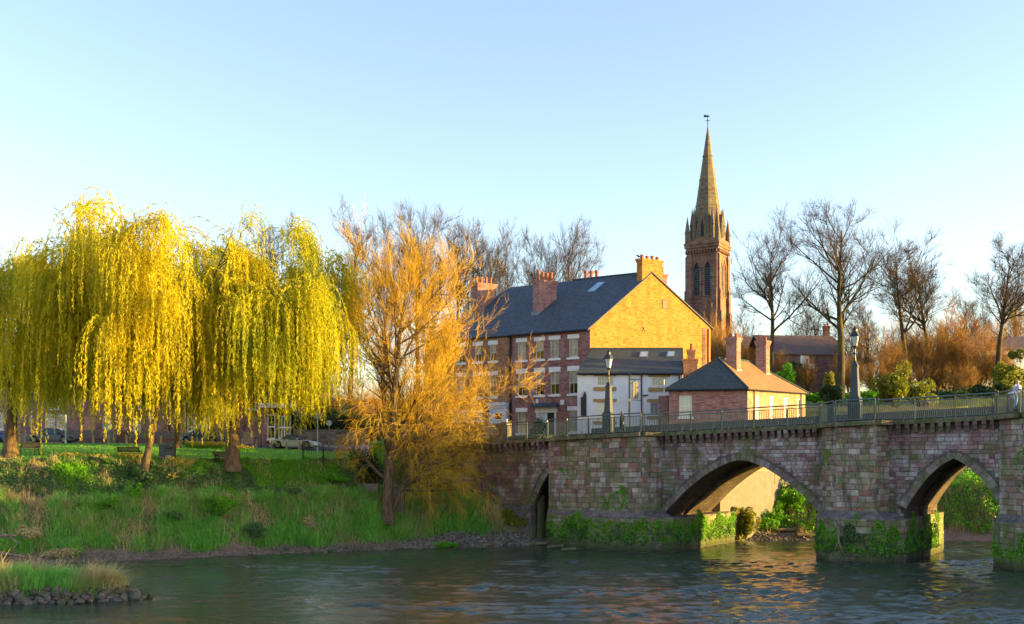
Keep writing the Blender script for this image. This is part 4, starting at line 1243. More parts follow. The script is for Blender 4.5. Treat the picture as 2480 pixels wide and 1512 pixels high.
for rot in range(4):
    c_, s_ = [(1, 0), (0, 1), (-1, 0), (0, -1)][rot]
    rp = lambda a, b, z: (c_ * a - s_ * b, s_ * a + c_ * b, z)
    for xc in (-1.05, 1.05):
        w2, hh = .62, (zb1 - zb0)
        def archpts(w, z0, zs, ztop): return [(-w, z0), (w, z0), (w, zs), (w * .72, zs + (ztop - zs) * .5), (0, ztop), (-w * .72, zs + (ztop - zs) * .5), (-w, zs)]
        oa = archpts(.92, zb0 - .1, zb1 - 1.7, zb1 + .1); ia = archpts(.55, zb0 + .1, zb1 - 1.8, zb1 - .6)
        m = MB(); n = len(oa)
        for i in range(n):
            j = (i + 1) % n
            m.quad(rp(xc + oa[i][0], -hw - .14, oa[i][1]), rp(xc + oa[j][0], -hw - .14, oa[j][1]), rp(xc + ia[j][0], -hw - .14, ia[j][1]), rp(xc + ia[i][0], -hw - .14, ia[i][1]))
            m.quad(rp(xc + oa[j][0], -hw - .14, oa[j][1]), rp(xc + oa[i][0], -hw - .14, oa[i][1]), rp(xc + oa[i][0], -hw + .02, oa[i][1]), rp(xc + oa[j][0], -hw + .02, oa[j][1]))
            m.quad(rp(xc + ia[i][0], -hw - .14, ia[i][1]), rp(xc + ia[j][0], -hw - .14, ia[j][1]), rp(xc + ia[j][0], -hw - .01, ia[j][1]), rp(xc + ia[i][0], -hw - .01, ia[i][1]))
        wn_ = m.build('belfry_window', M['church'], tw)
        m = MB()
        m.poly([rp(xc + a, -hw - .012, z) for a, z in ia]); m.build('opening', M['dark_room'], wn_)
        for k in range(12):
            z = zb0 + .3 + k * (zb1 - 2.0 - zb0) / 12
            m = MB(); m.hexa([rp(xc - .54, -hw - .10, z), rp(xc + .54, -hw - .10, z), rp(xc + .54, -hw - .015, z + .15), rp(xc - .54, -hw - .015, z + .15), rp(xc - .54, -hw - .10, z + .06), rp(xc + .54, -hw - .10, z + .06), rp(xc + .54, -hw - .015, z + .21), rp(xc - .54, -hw - .015, z + .21)]); m.build('louvre', M['slate'], wn_)
# corner buttresses with set-offs, corner and mid pinnacles
for cx_ in (-1, 1):
    for cy_ in (-1, 1):
        m = MB()
        for (e, z0, z1) in ((.75, -2, zb0 - 3.0), (.55, zb0 - 3.0, zb0 + 1.0), (.36, zb0 + 1.0, zc0 - 1.2)):
            for ax_ in (0, 1):
                w_, d_ = .55, hw + e
                lo, hi = hw - 1.05, hw - .02
                if ax_ == 0: xs, ys = sorted((cx_ * lo, cx_ * hi)), sorted((cy_ * (hw - .05), cy_ * d_))
                else: ys, xs = sorted((cy_ * lo, cy_ * hi)), sorted((cx_ * (hw - .05), cx_ * d_))
                m.box(xs[0], xs[1], ys[0], ys[1], z0, z1)
                o_ = ((xs[0] + xs[1]) / 2, (ys[0] + ys[1]) / 2)
                rx, ry = (xs[1] - xs[0]) / 2, (ys[1] - ys[0]) / 2
                k_ = .5
                ix, iy = (o_[0], hw * cy_) if ax_ == 0 else (hw * cx_, o_[1])
                m.add([(xs[0], ys[0], z1), (xs[1], ys[0], z1), (xs[1], ys[1], z1), (xs[0], ys[1], z1), (ix, iy, z1 + .9)], [(0, 1, 4), (1, 2, 4), (2, 3, 4), (3, 0, 4)])
        m.build('buttress', M['church'], tw)
        m = MB(); c2 = (cx_ * (hw - .05), cy_ * (hw - .05), zc1 + .4)
        m.frustum(c2, .48, .48, zc1, zc1 + 1.7, 8); m.frustum(c2, .56, .56, zc1 + 1.7, zc1 + 1.95, 8); m.frustum(c2, .5, .02, zc1 + 1.95, zc1 + 4.9, 8)
        m.build('pinnacle', M['spire'], tw)
zs1 = zt(304)
for rot in range(4):             # taller slim pinnacles between the corner ones and the spire
    for x in (-1.75, 1.75):
        c_, s_ = [(1, 0), (0, 1), (-1, 0), (0, -1)][rot]; y = -hw + .55
        c2 = (c_ * x - s_ * y, s_ * x + c_ * y)
        m = MB(); m.frustum(c2, .44, .44, zc1 + .3, zc1 + 3.2, 8); m.frustum(c2, .53, .53, zc1 + 3.2, zc1 + 3.4, 8); m.frustum(c2, .46, .02, zc1 + 3.4, zc1 + 6.6, 8); m.build('pinnacle', M['spire'], tw)
sp = MB()
R0 = hw * .98 / math.cos(math.pi / 8)
nst = 14
for i in range(nst):
    f0, f1 = i / nst, (i + 1) / nst
    z0, z1 = zc1 + .3 + (zs1 - zc1 - .3) * f0, zc1 + .3 + (zs1 - zc1 - .3) * f1
    sp.frustum((0, 0), R0 * (1 - f0) + .04, R0 * (1 - f1) + .04, z0, z1, 8, math.pi / 8, top=(i == nst - 1))
spo = sp.build('spire', M['spire'], tw)
for f in (.3, .52, .72):
    m = MB(); z0 = zc1 + .3 + (zs1 - zc1) * f; r0 = R0 * (1 - f) + .1
    m.frustum((0, 0), r0, r0 - .02, z0, z0 + .3, 8, math.pi / 8, True, True); m.build('band', M['spire'], spo)
for rot in range(4):             # lucarnes and broaches at the foot of the spire
    c_, s_ = [(1, 0), (0, 1), (-1, 0), (0, -1)][rot]
    rp = lambda a, b, z: (c_ * a - s_ * b, s_ * a + c_ * b, z)
    m = MB(); z0 = zc1 + .4
    f, b = -hw * .98 - .05, -hw * .55
    prof = [(-.62, z0), (.62, z0), (.62, z0 + 3.0), (0, z0 + 4.9), (-.62, z0 + 3.0)]
    m.add([rp(a, f, z) for a, z in prof] + [rp(a, b, z) for a, z in prof], [(0, 1, 2, 3, 4), (1, 0, 5, 6), (2, 1, 6, 7), (3, 2, 7, 8), (4, 3, 8, 9), (0, 4, 9, 5)])
    lu = m.build('lucarne', M['spire'], spo)
    m = MB(); m.poly([rp(a * .5, f - .01, z0 + .5 + (z - z0) * .72) for a, z in prof]); m.build('opening', M['dark_room'], lu)
    m = MB(); m.frustum(rp(0, f + .15, 0), .14, .02, z0 + 4.8, z0 + 6.2, 6); m.build('finial', M['spire'], lu)
zf = zs1
m = MB(); m.tube([(0, 0, zf - .3), (0, 0, zf + 1.9)], .07, 6); m.tube([(-.45, 0, zf + .9), (.45, 0, zf + .9)], .05, 5); m.tube([(0, -.45, zf + .9), (0, .45, zf + .9)], .05, 5)
m.hexa([(-.75, -.03, zf + 1.6), (.35, -.03, zf + 1.55), (.35, .03, zf + 1.55), (-.75, .03, zf + 1.6), (-.75, -.03, zf + 2.1), (.35, -.03, zf + 1.75), (.35, .03, zf + 1.75), (-.75, .03, zf + 2.1)])
m.build('weathervane', M['iron'], tw)
# church roof beside the tower
ch = thing('church_nave', 'dark church roof ridge between the gable and the church tower', 'church')
m = MB()
o_ = A(27.0, 0, 0)
m.obox(A(o_[0], 206, 0), A(1, .1, 0), A(0, 1, 0), 0, 6, 0, 24, 14, zz(726, 206)); m.build('wall', M['church'], ch)
m = MB(); zz0, zz1_ = zz(726, 206), zz(708, 206)
roof_slab(m, (o_[0] - .3, 205.6, zz0), (o_[0] + 6.2, 206.2, zz0), (o_[0] + 6, 218, zz1_), (o_[0], 218, zz1_)); m.build('roof', M['slate'], ch)

# ------------------------------------------------------------------ terrace on the left, behind the lawn
ter = thing('brick_terrace', 'long brick terrace with white windows behind the lawn and willows', 'terrace', (0, 0, 0))
TY = 117.6
xx = lambda x: sx(x, TY)
WT = Wall((xx(-90), TY, 0), (1, 0, 0), xx(626) - xx(-90), 8.6, 14.6)
wins = [(109, 133, 1003, 1040, 3, 4), (137, 161, 1003, 1040, 3, 4), (453, 503, 1008, 1046, 6, 4), (322, 341, 1014, 1044, 2, 2), (364, 377, 1008, 1046, 2, 2), (-4, 8, 1000, 1040, 2, 2)]
for x0, x1, y0, y1, c_, r_ in wins:
    window(ter, WT, WT.open(WT.px(x0, x1, y0, y1)), c_, r_, None, (.15, .1, 'white'), (.55, .97) if c_ == 6 else None, .12, .055, .06)
for x0, x1 in ((596, 620), (470, 496), (330, 356), (120, 146)):
    window(ter, WT, WT.open(WT.px(x0, x1, 960, 991)), 2, 2, None, (.15, .1, 'white'), None, .1, .05, .06)
M['pink'] = m_plain('salmon_door', (.55, .27, .20), (.48, .22, .17), .6, 3)
M['mint'] = m_plain('mint_door', (.28, .55, .45), (.24, .48, .40), .5, 3)
for nme, x0, x1, y0, mt in (('door', 206, 229, 1012, 'pink'), ('door', 252, 265, 1010, 'mint')):
    q = WT.px(x0, x1, y0, 1060)
    m = MB(); WT.bar(m, q[0] - .12, q[1] + .12, 8.7, q[3] + .12, -.05, .05); d_ = m.build('door', M['white'] if mt == 'mint' else M['pink'], ter)
    m = MB(); WT.bar(m, q[0], q[1], 8.7, q[3], .052, .085); m.build('door_leaf', M[mt], d_)
    m = MB(); m.lathe(WT.P(q[1] - .15, 10.0, .1), [(.02, 0), (.05, .03), (.02, .08)], 6); m.build('handle', M['steel'], d_)
mb = MB(); WT.faces(mb)
mb.quad(WT.P(WT.L, 8.6), WT.P(WT.L, 8.6, -9), WT.P(WT.L, 14.6, -9), WT.P(WT.L, 14.6)); mb.poly([WT.P(WT.L, 14.6), WT.P(WT.L, 14.6, -9), WT.P(WT.L, 17.6, -4.5)])
mb.quad(WT.P(0, 8.6, -9), WT.P(0, 8.6), WT.P(0, 14.6), WT.P(0, 14.6, -9)); mb.poly([WT.P(0, 14.6, -9), WT.P(0, 14.6), WT.P(0, 17.6, -4.5)])
mb.quad(WT.P(WT.L, 8.6, -9), WT.P(0, 8.6, -9), WT.P(0, 14.6, -9), WT.P(WT.L, 14.6, -9))
mb.build('wall', M['brick'], ter)
rs = MB(); roof_slab(rs, WT.P(-.2, 14.5, .35), WT.P(WT.L + .2, 14.5, .35), WT.P(WT.L + .2, 17.75, -4.5), WT.P(-.2, 17.75, -4.5)); roof_slab(rs, WT.P(WT.L + .2, 14.5, -9.35), WT.P(-.2, 14.5, -9.35), WT.P(-.2, 17.75, -4.5), WT.P(WT.L + .2, 17.75, -4.5))
rs.build('roof', M['slate'], ter)
for a in (6, 14, 22, 29): chimney(ter, WT.P(a, 0, -4.9), A(1, 0, 0), A(0, 1, 0), 0, 1.6, 0, .7, 16.8, 19.2, M['brick'], 3, .5, .15)
for x in (592, 410): downpipe(ter, WT, xx(x) - xx(-90), 8.8, 14.4, 'black', .07)
# shop at the end of the terrace
shp = thing('corner_shop', 'corner shop with dark front, white framed display windows at the end of the brick terrace', 'shop', (0, 0, 0))
WQ = Wall((xx(628), TY - .3, 0), (1, 0, 0), xx(706) - xx(628), 8.6, 14.2)
for x0, x1, y0, y1, c_, r_ in ((647, 667, 1004, 1064, 1, 2), (673, 704, 1007, 1064, 4, 2)):
    window(shp, WQ, WQ.open(WQ.px(x0, x1, y0, y1)), c_, r_, None, (.15, .05, 'white'), None, .12, .09, .06)
mb = MB(); WQ.faces(mb); 
mb.quad(WQ.P(WQ.L, 8.6), WQ.P(WQ.L, 8.6, -8), WQ.P(WQ.L, 14.2, -8), WQ.P(WQ.L, 14.2)); mb.build('shop_front', M['black'], shp)
mb = MB(); WQ.bar(mb, -.0, WQ.L + .15, 13.0, 13.5, .002, .3); mb.build('fascia', M['white'], shp)
rs = MB(); roof_slab(rs, WQ.P(0.02, 14.15, .35), WQ.P(WQ.L + .3, 14.15, .35), WQ.P(WQ.L + .3, 16.8, -4.5), WQ.P(0.02, 16.8, -4.5)); rs.build('roof', M['slate'], shp)
mb = MB(); WQ.bar(mb, .0, .95, 8.6, 13.0, .003, .05); mb.build('brick_pier', M['brick'], shp)

# stone retaining wall with a hedge by the road, further right
rt = MB(); a_, b_ = A(xx(712), 117.0, 0), A(xx(884), 118.5, 0)
rt.obox(a_, unit(b_ - a_), A(0, 1, 0), 0, np.linalg.norm(b_ - a_), 0, .6, 8.4, zz(1040, 117))
M['rough_stone'] = m_brick('rough_stone', (.22, .17, .14), (.16, .125, .105), (.10, .085, .075), .55, .26, (.30, .26, .2), .5, .02)
tag(rt.build('retaining_wall', M['rough_stone'], None), 'low stone retaining wall behind the silver car', 'wall')
# wall with pale lower stones on the left end of the bridge
sw = thing('stone_garden_wall', 'yellowish stone block wall at the shore end of the bridge behind the orange tree', 'wall')
pa, pb = bp(-23.5, .62), bp(-14.9, .55)
u_ = unit(pb - pa); Lw = np.linalg.norm(pb - pa)
ztw = deck(-15) + 1.55
m = MB(); m.obox(pa, u_, np.cross(Z, u_), 0, Lw - .5, .05, .35, deck(-20) - .4, ztw - .04); m.build('core', M['mortar'], sw)
for r_ in range(5):
    z0, z1 = deck(-20) - .1 + r_ * .38, deck(-20) - .1 + r_ * .38 + .36
    a = 0
    while a < Lw - .6:
        ln = rr.uniform(.5, 1.1); a1 = min(a + ln, Lw - .5)
        m = MB(); m.col = tuple(np.array(rr.choice([(.42, .31, .15), (.36, .28, .16), (.45, .36, .2), (.33, .3, .2)])) * rr.uniform(.8, 1.1))
        m.obox(pa, u_, np.cross(Z, u_), a + .012, a1 - .012, rr.uniform(-.02, .01), .4, z0 + .01, min(z1, ztw)); m.build('stone', M['stone'], sw, uv=False)
        a = a1
m = MB(); m.col = (.30, .24, .13); m.obox(pb, u_, np.cross(Z, u_), -.5, .22, -.12, .5, deck(-15) - .1, ztw + .12); m.build('gatepost', M['stone'], sw, uv=False)

# ------------------------------------------------------------------ houses on the hill to the right
hb = thing('brown_brick_house', 'brown brick house with white windows half hidden behind the bare trees', 'house')
HD = 150.0
WH = Wall((sx(1855, HD), HD, 0), unit(A(1, .12, 0)), 11.5, 15, zz(856, HD))
for x0, x1, y0, y1, c_ in ((1938, 1960, 836, 858, 3), (1936, 1948, 884, 898, 2), (1953, 1973, 882, 908, 2)):
    y0 = max(y0, 858.5) if y0 < 850 and False else y0
    r = WH.px(x0, x1, y0 + (22 if y0 < 850 else 0), y1 + (22 if y0 < 850 else 0)); window(hb, WH, WH.open(r), c_, 1, None, (.12, .08, 'white'), (.5, .95), .12, .08, .06)
mb = MB(); WH.faces(mb); mb.quad(WH.P(WH.L, 15), WH.P(WH.L, 15, -9), WH.P(WH.L, WH.zt, -9), WH.P(WH.L, WH.zt)); mb.poly([WH.P(WH.L, WH.zt), WH.P(WH.L, WH.zt, -9), WH.P(WH.L, WH.zt + 3.0, -4.5)]); mb.build('wall', M['brick_dark'], hb)
rs = MB(); roof_slab(rs, WH.P(-.2, WH.zt - .1, .35), WH.P(WH.L + .2, WH.zt - .1, .35), WH.P(WH.L + .2, WH.zt + 3.1, -4.5), WH.P(-.2, WH.zt + 3.1, -4.5)); roof_slab(rs, WH.P(WH.L + .2, WH.zt - .1, -9.35), WH.P(-.2, WH.zt - .1, -9.35), WH.P(-.2, WH.zt + 3.1, -4.5), WH.P(WH.L + .2, WH.zt + 3.1, -4.5)); rs.build('roof', M['tile'], hb)
chimney(hb, WH.P(WH.L - .9, 0, -4.9), A(1, 0, 0), A(0, 1, 0), 0, .8, 0, .8, WH.zt + 2.2, WH.zt + 4.6, M['brick_dark'], 2, .4)
h2 = thing('brown_brick_house', 'smaller brown roofed house just right of the cottage chimneys, behind a bare tree', 'house')
W2 = Wall((sx(1790, 160), 160, 0), unit(A(1, .1, 0)), 8, 14, zz(845, 160)); mb = MB()
r = W2.px(1890, 1902, 860, 878); window(h2, W2, W2.open(r), 2, 1, None, None, None, .1, .06, .06)
W2.faces(mb); mb.quad(W2.P(8, 14), W2.P(8, 14, -8), W2.P(8, W2.zt, -8), W2.P(8, W2.zt)); mb.poly([W2.P(8, W2.zt), W2.P(8, W2.zt, -8), W2.P(8, W2.zt + 2.2, -4)]); mb.build('wall', M['brick_dark'], h2)
rs = MB(); roof_slab(rs, W2.P(-.2, W2.zt, .3), W2.P(8.2, W2.zt, .3), W2.P(8.2, W2.zt + 2.3, -4), W2.P(-.2, W2.zt + 2.3, -4)); rs.build('roof', M['tile'], h2)
hw_ = thing('white_house', 'white walled house with a dark roof far right behind the trees', 'house')
W3 = Wall((sx(2372, 150), 150, 0), unit(A(1, .05, 0)), 16, 15, zz(846, 150))
for x0, x1, y0, y1 in ((2425, 2440, 858, 880), (2460, 2475, 858, 880), (2385, 2399, 905, 925)):
    window(hw_, W3, W3.open(W3.px(x0, x1, y0, y1)), 2, 1, None, (.1, .08, 'white'), None, .1, .06, .06)
mb = MB(); W3.faces(mb); mb.quad(W3.P(0, 15, -8), W3.P(0, 15), W3.P(0, W3.zt), W3.P(0, W3.zt, -8)); mb.poly([W3.P(0, W3.zt, -8), W3.P(0, W3.zt), W3.P(0, W3.zt + 2.2, -4)]); mb.build('wall', M['render'], hw_)
rs = MB(); roof_slab(rs, W3.P(-.25, W3.zt, .3), W3.P(16, W3.zt, .3), W3.P(16, W3.zt + 2.3, -4), W3.P(-.25, W3.zt + 2.3, -4)); rs.build('roof', M['tile'], hw_)
chimney(hw_, W3.P(1.5, 0, -4.6), A(1, 0, 0), A(0, 1, 0), 0, .8, 0, 1.2, W3.zt + 1.5, W3.zt + 3.9, M['brick_dark'], 2, .4)
# ------------------------------------------------------------------ growing things, all as arrays
def nrm(v): return v / np.maximum(np.linalg.norm(v, axis=-1, keepdims=True), 1e-9)

def grow(g, start, d, length, r0, k, jit, trop, taper=.25, tropgain=0.0):
    N = len(start)
    P = np.empty((N, k, 3)); Rr = np.empty((N, k))
    p = start.copy(); d = nrm(d.copy()); st = (length / (k - 1))[:, None]
    trop = np.broadcast_to(np.asarray(trop, float), (N, 3))
    for i in range(k):
        P[:, i] = p
        Rr[:, i] = r0 * (1 - (1 - taper) * i / (k - 1))
        d = nrm(d + jit * g.normal(size=(N, 3)) + trop * (1 + tropgain * i / k) / (k - 1))
        p = p + d * st
    return P, Rr

def sprout(g, P, Rr, n, t0, t1, a0, a1, weights=None):
    """n points on the given branches with outgoing directions"""
    N, k, _ = P.shape
    L = np.linalg.norm(np.diff(P, axis=1), axis=2).sum(1)
    w = L if weights is None else weights
    if n % N == 0 and weights is None: idx = np.repeat(np.arange(N), n // N)
    else: idx = g.choice(N, n, p=w / w.sum())
    t = g.uniform(t0, t1, n) * (k - 1)
    i = np.minimum(t.astype(int), k - 2); f = (t - i)
    a, b = P[idx, i], P[idx, i + 1]
    pos = a + (b - a) * f[:, None]
    tan = nrm(b - a)
    rad = Rr[idx, i] * (1 - f) + Rr[idx, i + 1] * f
    q = nrm(np.cross(tan, g.normal(size=(n, 3))))
    ang = g.uniform(a0, a1, n)[:, None]
    return pos, tan * np.cos(ang) + q * np.sin(ang), rad, L[idx], t / (k - 1), idx

def tubes(P, Rr, sides):
    N, k, _ = P.shape
    T = np.empty_like(P)
    T[:, 1:-1] = P[:, 2:] - P[:, :-2]; T[:, 0] = P[:, 1] - P[:, 0]; T[:, -1] = P[:, -1] - P[:, -2]
    T = nrm(T)
    ref = np.where(np.abs(T[:, :1, 2:3]) > .9, A(1., 0, 0), A(0, 0, 1.))
    X = nrm(np.cross(np.broadcast_to(ref, T.shape), T)); Y = np.cross(T, X)
    an = 2 * math.pi * np.arange(sides) / sides
    V = P[:, :, None] + Rr[:, :, None, None] * (X[:, :, None] * np.cos(an)[None, None, :, None] + Y[:, :, None] * np.sin(an)[None, None, :, None])
    b = (np.arange(N) * k * sides)[:, None, None]; r = (np.arange(k - 1) * sides)[None, :, None]; j = np.arange(sides)[None, None, :]; j2 = (j + 1) % sides
    Fc = np.stack([b + r + j, b + r + j2, b + r + sides + j2, b + r + sides + j], -1)
    return V.reshape(-1, 3), Fc.reshape(-1, 4)

def merge(parts):
    vs, fs, n = [], [], 0
    for v, f in parts:
        vs.append(v); fs.append(f + n); n += len(v)
    return np.concatenate(vs), np.concatenate(fs)

def quads(C, U, Vv):
    V = np.stack([C - U - Vv, C + U - Vv, C + U + Vv, C - U + Vv], 1).reshape(-1, 3)
    return V, np.arange(len(V)).reshape(-1, 4)

def leaves(g, pos, length, width, up=None, tri=False):
    """leaf faces at pos; up gives the leaf axis"""
    n = len(pos)
    ax = nrm(g.normal(size=(n, 3)) * A(1, 1, .8)) if up is None else up
    sd = nrm(np.cross(ax, g.normal(size=(n, 3))))
    l = (g.uniform(.7, 1.3, n) * length / 2)[:, None]; w = (g.uniform(.7, 1.3, n) * width / 2)[:, None]
    if tri:
        V = np.stack([pos - ax * l - sd * w, pos - ax * l + sd * w, pos + ax * l], 1).reshape(-1, 3)
        return V, np.arange(3 * n).reshape(-1, 3)
    V = np.stack([pos - ax * l, pos + sd * w, pos + ax * l, pos - sd * w], 1).reshape(-1, 3)
    return V, np.arange(4 * n).reshape(-1, 4)

def tree_obj(name, label, cat, loc, group, trunk, crown, mt, mc, extra=None, rz=0.0):
    t = thing(name, label, cat, loc, group, rz)
    np_mesh('trunk', trunk[0], trunk[1], mt, t, smooth=True)
    if extra: np_mesh('branches', extra[0][0], extra[0][1], extra[1], t, smooth=True)
    np_mesh('crown', crown[0], crown[1], mc, t)
    return t

def flare(Rr, P, f=1.6):
    Rr = Rr.copy(); Rr[:, 0] *= f; Rr[:, 1] *= 1 + (f - 1) * .18
    return Rr

# ---- bare trees
def bare_tree(seed, H, r0, fork=.38, spread=.55, n1=11, upright=.9, twigs=3800, lean=(0, 0), tr=.0105):
    g = np.random.default_rng(seed)
    P0, R0 = grow(g, np.zeros((1, 3)), np.array([[lean[0], lean[1], 1.]]), np.array([H * .82]), np.array([r0 * .8]), 12, .035, (0, 0, .2), .12)
    tk = tubes(P0, flare(R0, P0), 9)
    p, d, r, L, t, _ = sprout(g, P0, R0, n1, fork, .96, .5, .62 + spread)
    P1, R1 = grow(g, p, d, H * g.uniform(.30, .48, n1) * (1.15 - .55 * t), np.minimum(r * .62, r0 * .5), 10, .10, (0, 0, upright * .8), .16)
    A0, A0r = np.concatenate([P1]), np.concatenate([R1])
    l1 = tubes(P1, R1, 6)
    n2 = n1 * 9
    p, d, r, L, t, _ = sprout(g, P1, R1, n2, .18, 1.0, .4, 1.0)
    P2, R2 = grow(g, p, d, L * g.uniform(.28, .55, n2) * (1.2 - .6 * t), np.maximum(r * .55, .022), 7, .14, (0, 0, .5), .25)
    # the trunk's own top carries side branches too
    n2b = 26
    p, d, r, L, t, _ = sprout(g, P0, R0, n2b, max(fork, .5), 1.0, .4, .9)
    P2b, R2b = grow(g, p, d, H * g.uniform(.10, .2, n2b) * (1.3 - .6 * t), np.maximum(r * .4, .025), 7, .12, (0, 0, .6), .25)
    P2, R2 = np.concatenate([P2, P2b]), np.concatenate([R2, R2b])
    n3 = len(P2) * 8
    p, d, r, L, t, _ = sprout(g, P2, R2, n3, .15, 1.0, .35, .95)
    P3, R3 = grow(g, p, d, np.maximum(.6, L * g.uniform(.3, .6, n3)), np.maximum(r * .55, tr), 4, .12, (0, 0, .6), .4)
    p, d, r, L, t, _ = sprout(g, P3, R3, twigs, .1, 1.0, .3, .9)
    P4, R4 = grow(g, p, d, np.maximum(.45, L * g.uniform(.4, .8, twigs)), np.full(twigs, tr), 3, .16, (0, 0, .25), .45)
    return merge([tk, l1, tubes(P2, R2, 4)]), merge([tubes(P3, R3, 3), tubes(P4, R4, 3)])

bare = [bare_tree(21, 20, .42, .42, .45, 12, 1.0), bare_tree(22, 22, .55, .36, .55, 14, .9, 4600), bare_tree(23, 18, .36, .40, .5, 10, .9), bare_tree(24, 19, .40, .45, .65, 11, .8, 4200), bare_tree(25, 20, .32, .3, .35, 12, 1.2, 3200)]
BT = []
def put_bare(kind, x, ytop, ybase, d, label, group, rz=0.0, wide=1.0):
    loc = at(x, ybase, d)
    loc[2] = min(loc[2], gz(loc[0], d)) - .2
    Htrue = zz(ytop, d) - loc[2]
    Hn = bare[kind][1][0][:, 2].max()
    k = Htrue / Hn
    proto = next((o for kk, o in BT if kk == kind), None)
    if proto is None:
        o = tree_obj('bare_tree', label, 'tree', loc, group, bare[kind][0], bare[kind][1], M['bark_dark'], M['twig'], rz=rz)
        BT.append((kind, o)); o.scale = (k * wide, k * wide, k)
        return o
    return dup(proto, loc, rz, (k * wide, k * wide, k), label, group)
GR = 'bare trees on the hill to the right'
put_bare(0, 1868, 502, 950, 140, 'bare tree just right of the church tower, behind the cottage chimneys', GR, .4, 1.1)
put_bare(1, 2032, 460, 965, 135, 'tallest bare tree on the right, with a mossy forked trunk behind the lamp column', GR, 2.1, 1.1)
put_bare(2, 2196, 545, 960, 142, 'slender bare tree right of the tallest bare tree', GR, 1.0, 1.2)
put_bare(3, 2252, 590, 960, 146, 'wide bare tree standing close behind the slender one', GR, 3.9, 1.25)
put_bare(3, 2412, 560, 960, 138, 'spreading bare tree in front of the white house', GR, .3, 1.3)
for i, (k, x, yt, d, lab) in enumerate(((4, 1945, 690, 172, 'small far bare tree left of the tallest bare tree'), (0, 1985, 720, 178, 'far bare tree rising behind the brown house roof'), (3, 2110, 700, 175, 'low far bare tree between the tallest and the slender bare tree'), (0, 2325, 690, 176, 'far bare tree left of the white house'), (4, 2350, 720, 182, 'small far bare tree just left of the white house chimney'), (3, 2470, 650, 178, 'far bare tree at the right edge behind the white house'), (4, 1805, 720, 170, 'small far bare tree above the cottage chimneys'))):
    put_bare(k, x, yt, 950, d, lab, GR, i * 1.7 + .5, 1.1)
GL = 'bare trees behind the townhouses'
for i, (k, x, yt, d, lab, w_) in enumerate([
    (0, 846, 480, 165, 'bare tree rising left of the orange tree top, next to the willow', .85), (4, 930, 497, 172, 'thin bare tree right behind the orange tree crown', .8),
    (1, 1008, 466, 170, 'tall dark bare tree above the top of the orange tree', .62), (4, 1042, 490, 180, 'narrow bare tree just right of the tall dark one', .8),
    (2, 1100, 500, 168, 'bare tree in the middle of the row over the townhouse roofs', .8), (4, 1150, 512, 175, 'slim upright bare tree right of the row centre', .9),
    (0, 1200, 520, 165, 'bare tree directly above the far left chimney pots', .7), (4, 1240, 545, 172, 'lower bare tree at the end of the row of trees', .8),
    (2, 1310, 530, 170, 'bare tree standing above the roof chimney of the townhouse', .75), (1, 1378, 503, 168, 'broad bare tree above the roof of the tall townhouse', .66), (3, 636, 500, 175, 'bare tree top peeping over the right willow', .7)]):
    put_bare(k, x, yt, 960, d, lab, GL, i * 1.3, w_)

# ---- twiggy brush on the right hillside
def brush(seed, H=6.5):
    g = np.random.default_rng(seed)
    n0 = 7
    P0, R0 = grow(g, g.normal(size=(n0, 3)) * A(.4, .4, 0), g.normal(size=(n0, 3)) * A(.45, .45, 0) + A(0, 0, 1), H * g.uniform(.6, .95, n0), g.uniform(.06, .12, n0), 8, .07, (0, 0, .3), .2)
    p, d, r, L, t, _ = sprout(g, P0, R0, 160, .12, 1, .4, 1.0)
    P1, R1 = grow(g, p, d, L * g.uniform(.25, .5, 160), np.maximum(r * .5, .02), 5, .1, (0, 0, .5), .3)
    p, d, r, L, t, _ = sprout(g, P1, R1, 1100, .1, 1, .4, 1.0)
    P2, R2 = grow(g, p, d, np.maximum(.5, L * g.uniform(.35, .7, 1100)), np.full(1100, .018), 4, .12, (0, 0, .4), .4)
    p, d, r, L, t, _ = sprout(g, P2, R2, 2400, .1, 1, .3, 1.0)
    P3, R3 = grow(g, p, d, g.uniform(.4, .9, 2400), np.full(2400, .011), 3, .12, (0, 0, .2), .5)
    return merge([tubes(P0, R0, 6), tubes(P1, R1, 4)]), merge([tubes(P2, R2, 3), tubes(P3, R3, 3)])
br = [brush(31), brush(32), brush(33)]
protos = []
gg = np.random.default_rng(8)
BL = {1905: 'above the right end of the cottage roof', 1955: 'before the brown house windows', 1985: 'right of the brown house roof', 2075: 'just right of the mid river lamp column', 2110: 'low behind the tall yellow green bush', 2150: 'left of the slender bare tree', 2185: 'at the foot of the slender bare tree', 2225: 'between the slender and the wide bare tree', 2270: 'directly right of the wide bare tree trunk', 2300: 'midway between the wide bare tree and the white house', 2340: 'just left of the white house', 2376: 'in front of the white house corner', 2450: 'behind the large glowing yellow bush', 2055: 'low behind the mid river lamp lantern', 2130: 'behind the top of the yellow green bush', 2320: 'nearest the railing, left of the glowing yellow bush', 2478: 'on the skyline at the far right edge', 2400: 'on the skyline behind the white house roof', 2290: 'on the skyline right of the wide bare tree', 2180: 'on the skyline behind the slender bare tree', 1990: 'on the skyline left of the tallest bare tree', 1830: 'between the cottage chimneys and the first bare tree', 1720: 'directly below the church tower belfry', 1770: 'just right of the church tower foot', 1690: 'just left of the church tower foot, over the gable slope'}
bl = [(2075, 745, 150), (2110, 800, 143), (2150, 765, 155), (2185, 800, 140), (2225, 735, 150), (2270, 750, 145), (2300, 790, 152), (2340, 745, 148), (2450, 800, 140), (2055, 840, 138), (2130, 850, 136), (2320, 850, 134), (2478, 710, 165), (2290, 705, 172), (2180, 700, 170), (1905, 825, 146), (1955, 850, 141), (1985, 800, 160), (2400, 740, 158), (2376, 800, 143), (1830, 790, 150), (1720, 740, 165), (1770, 760, 158), (1690, 730, 170)]
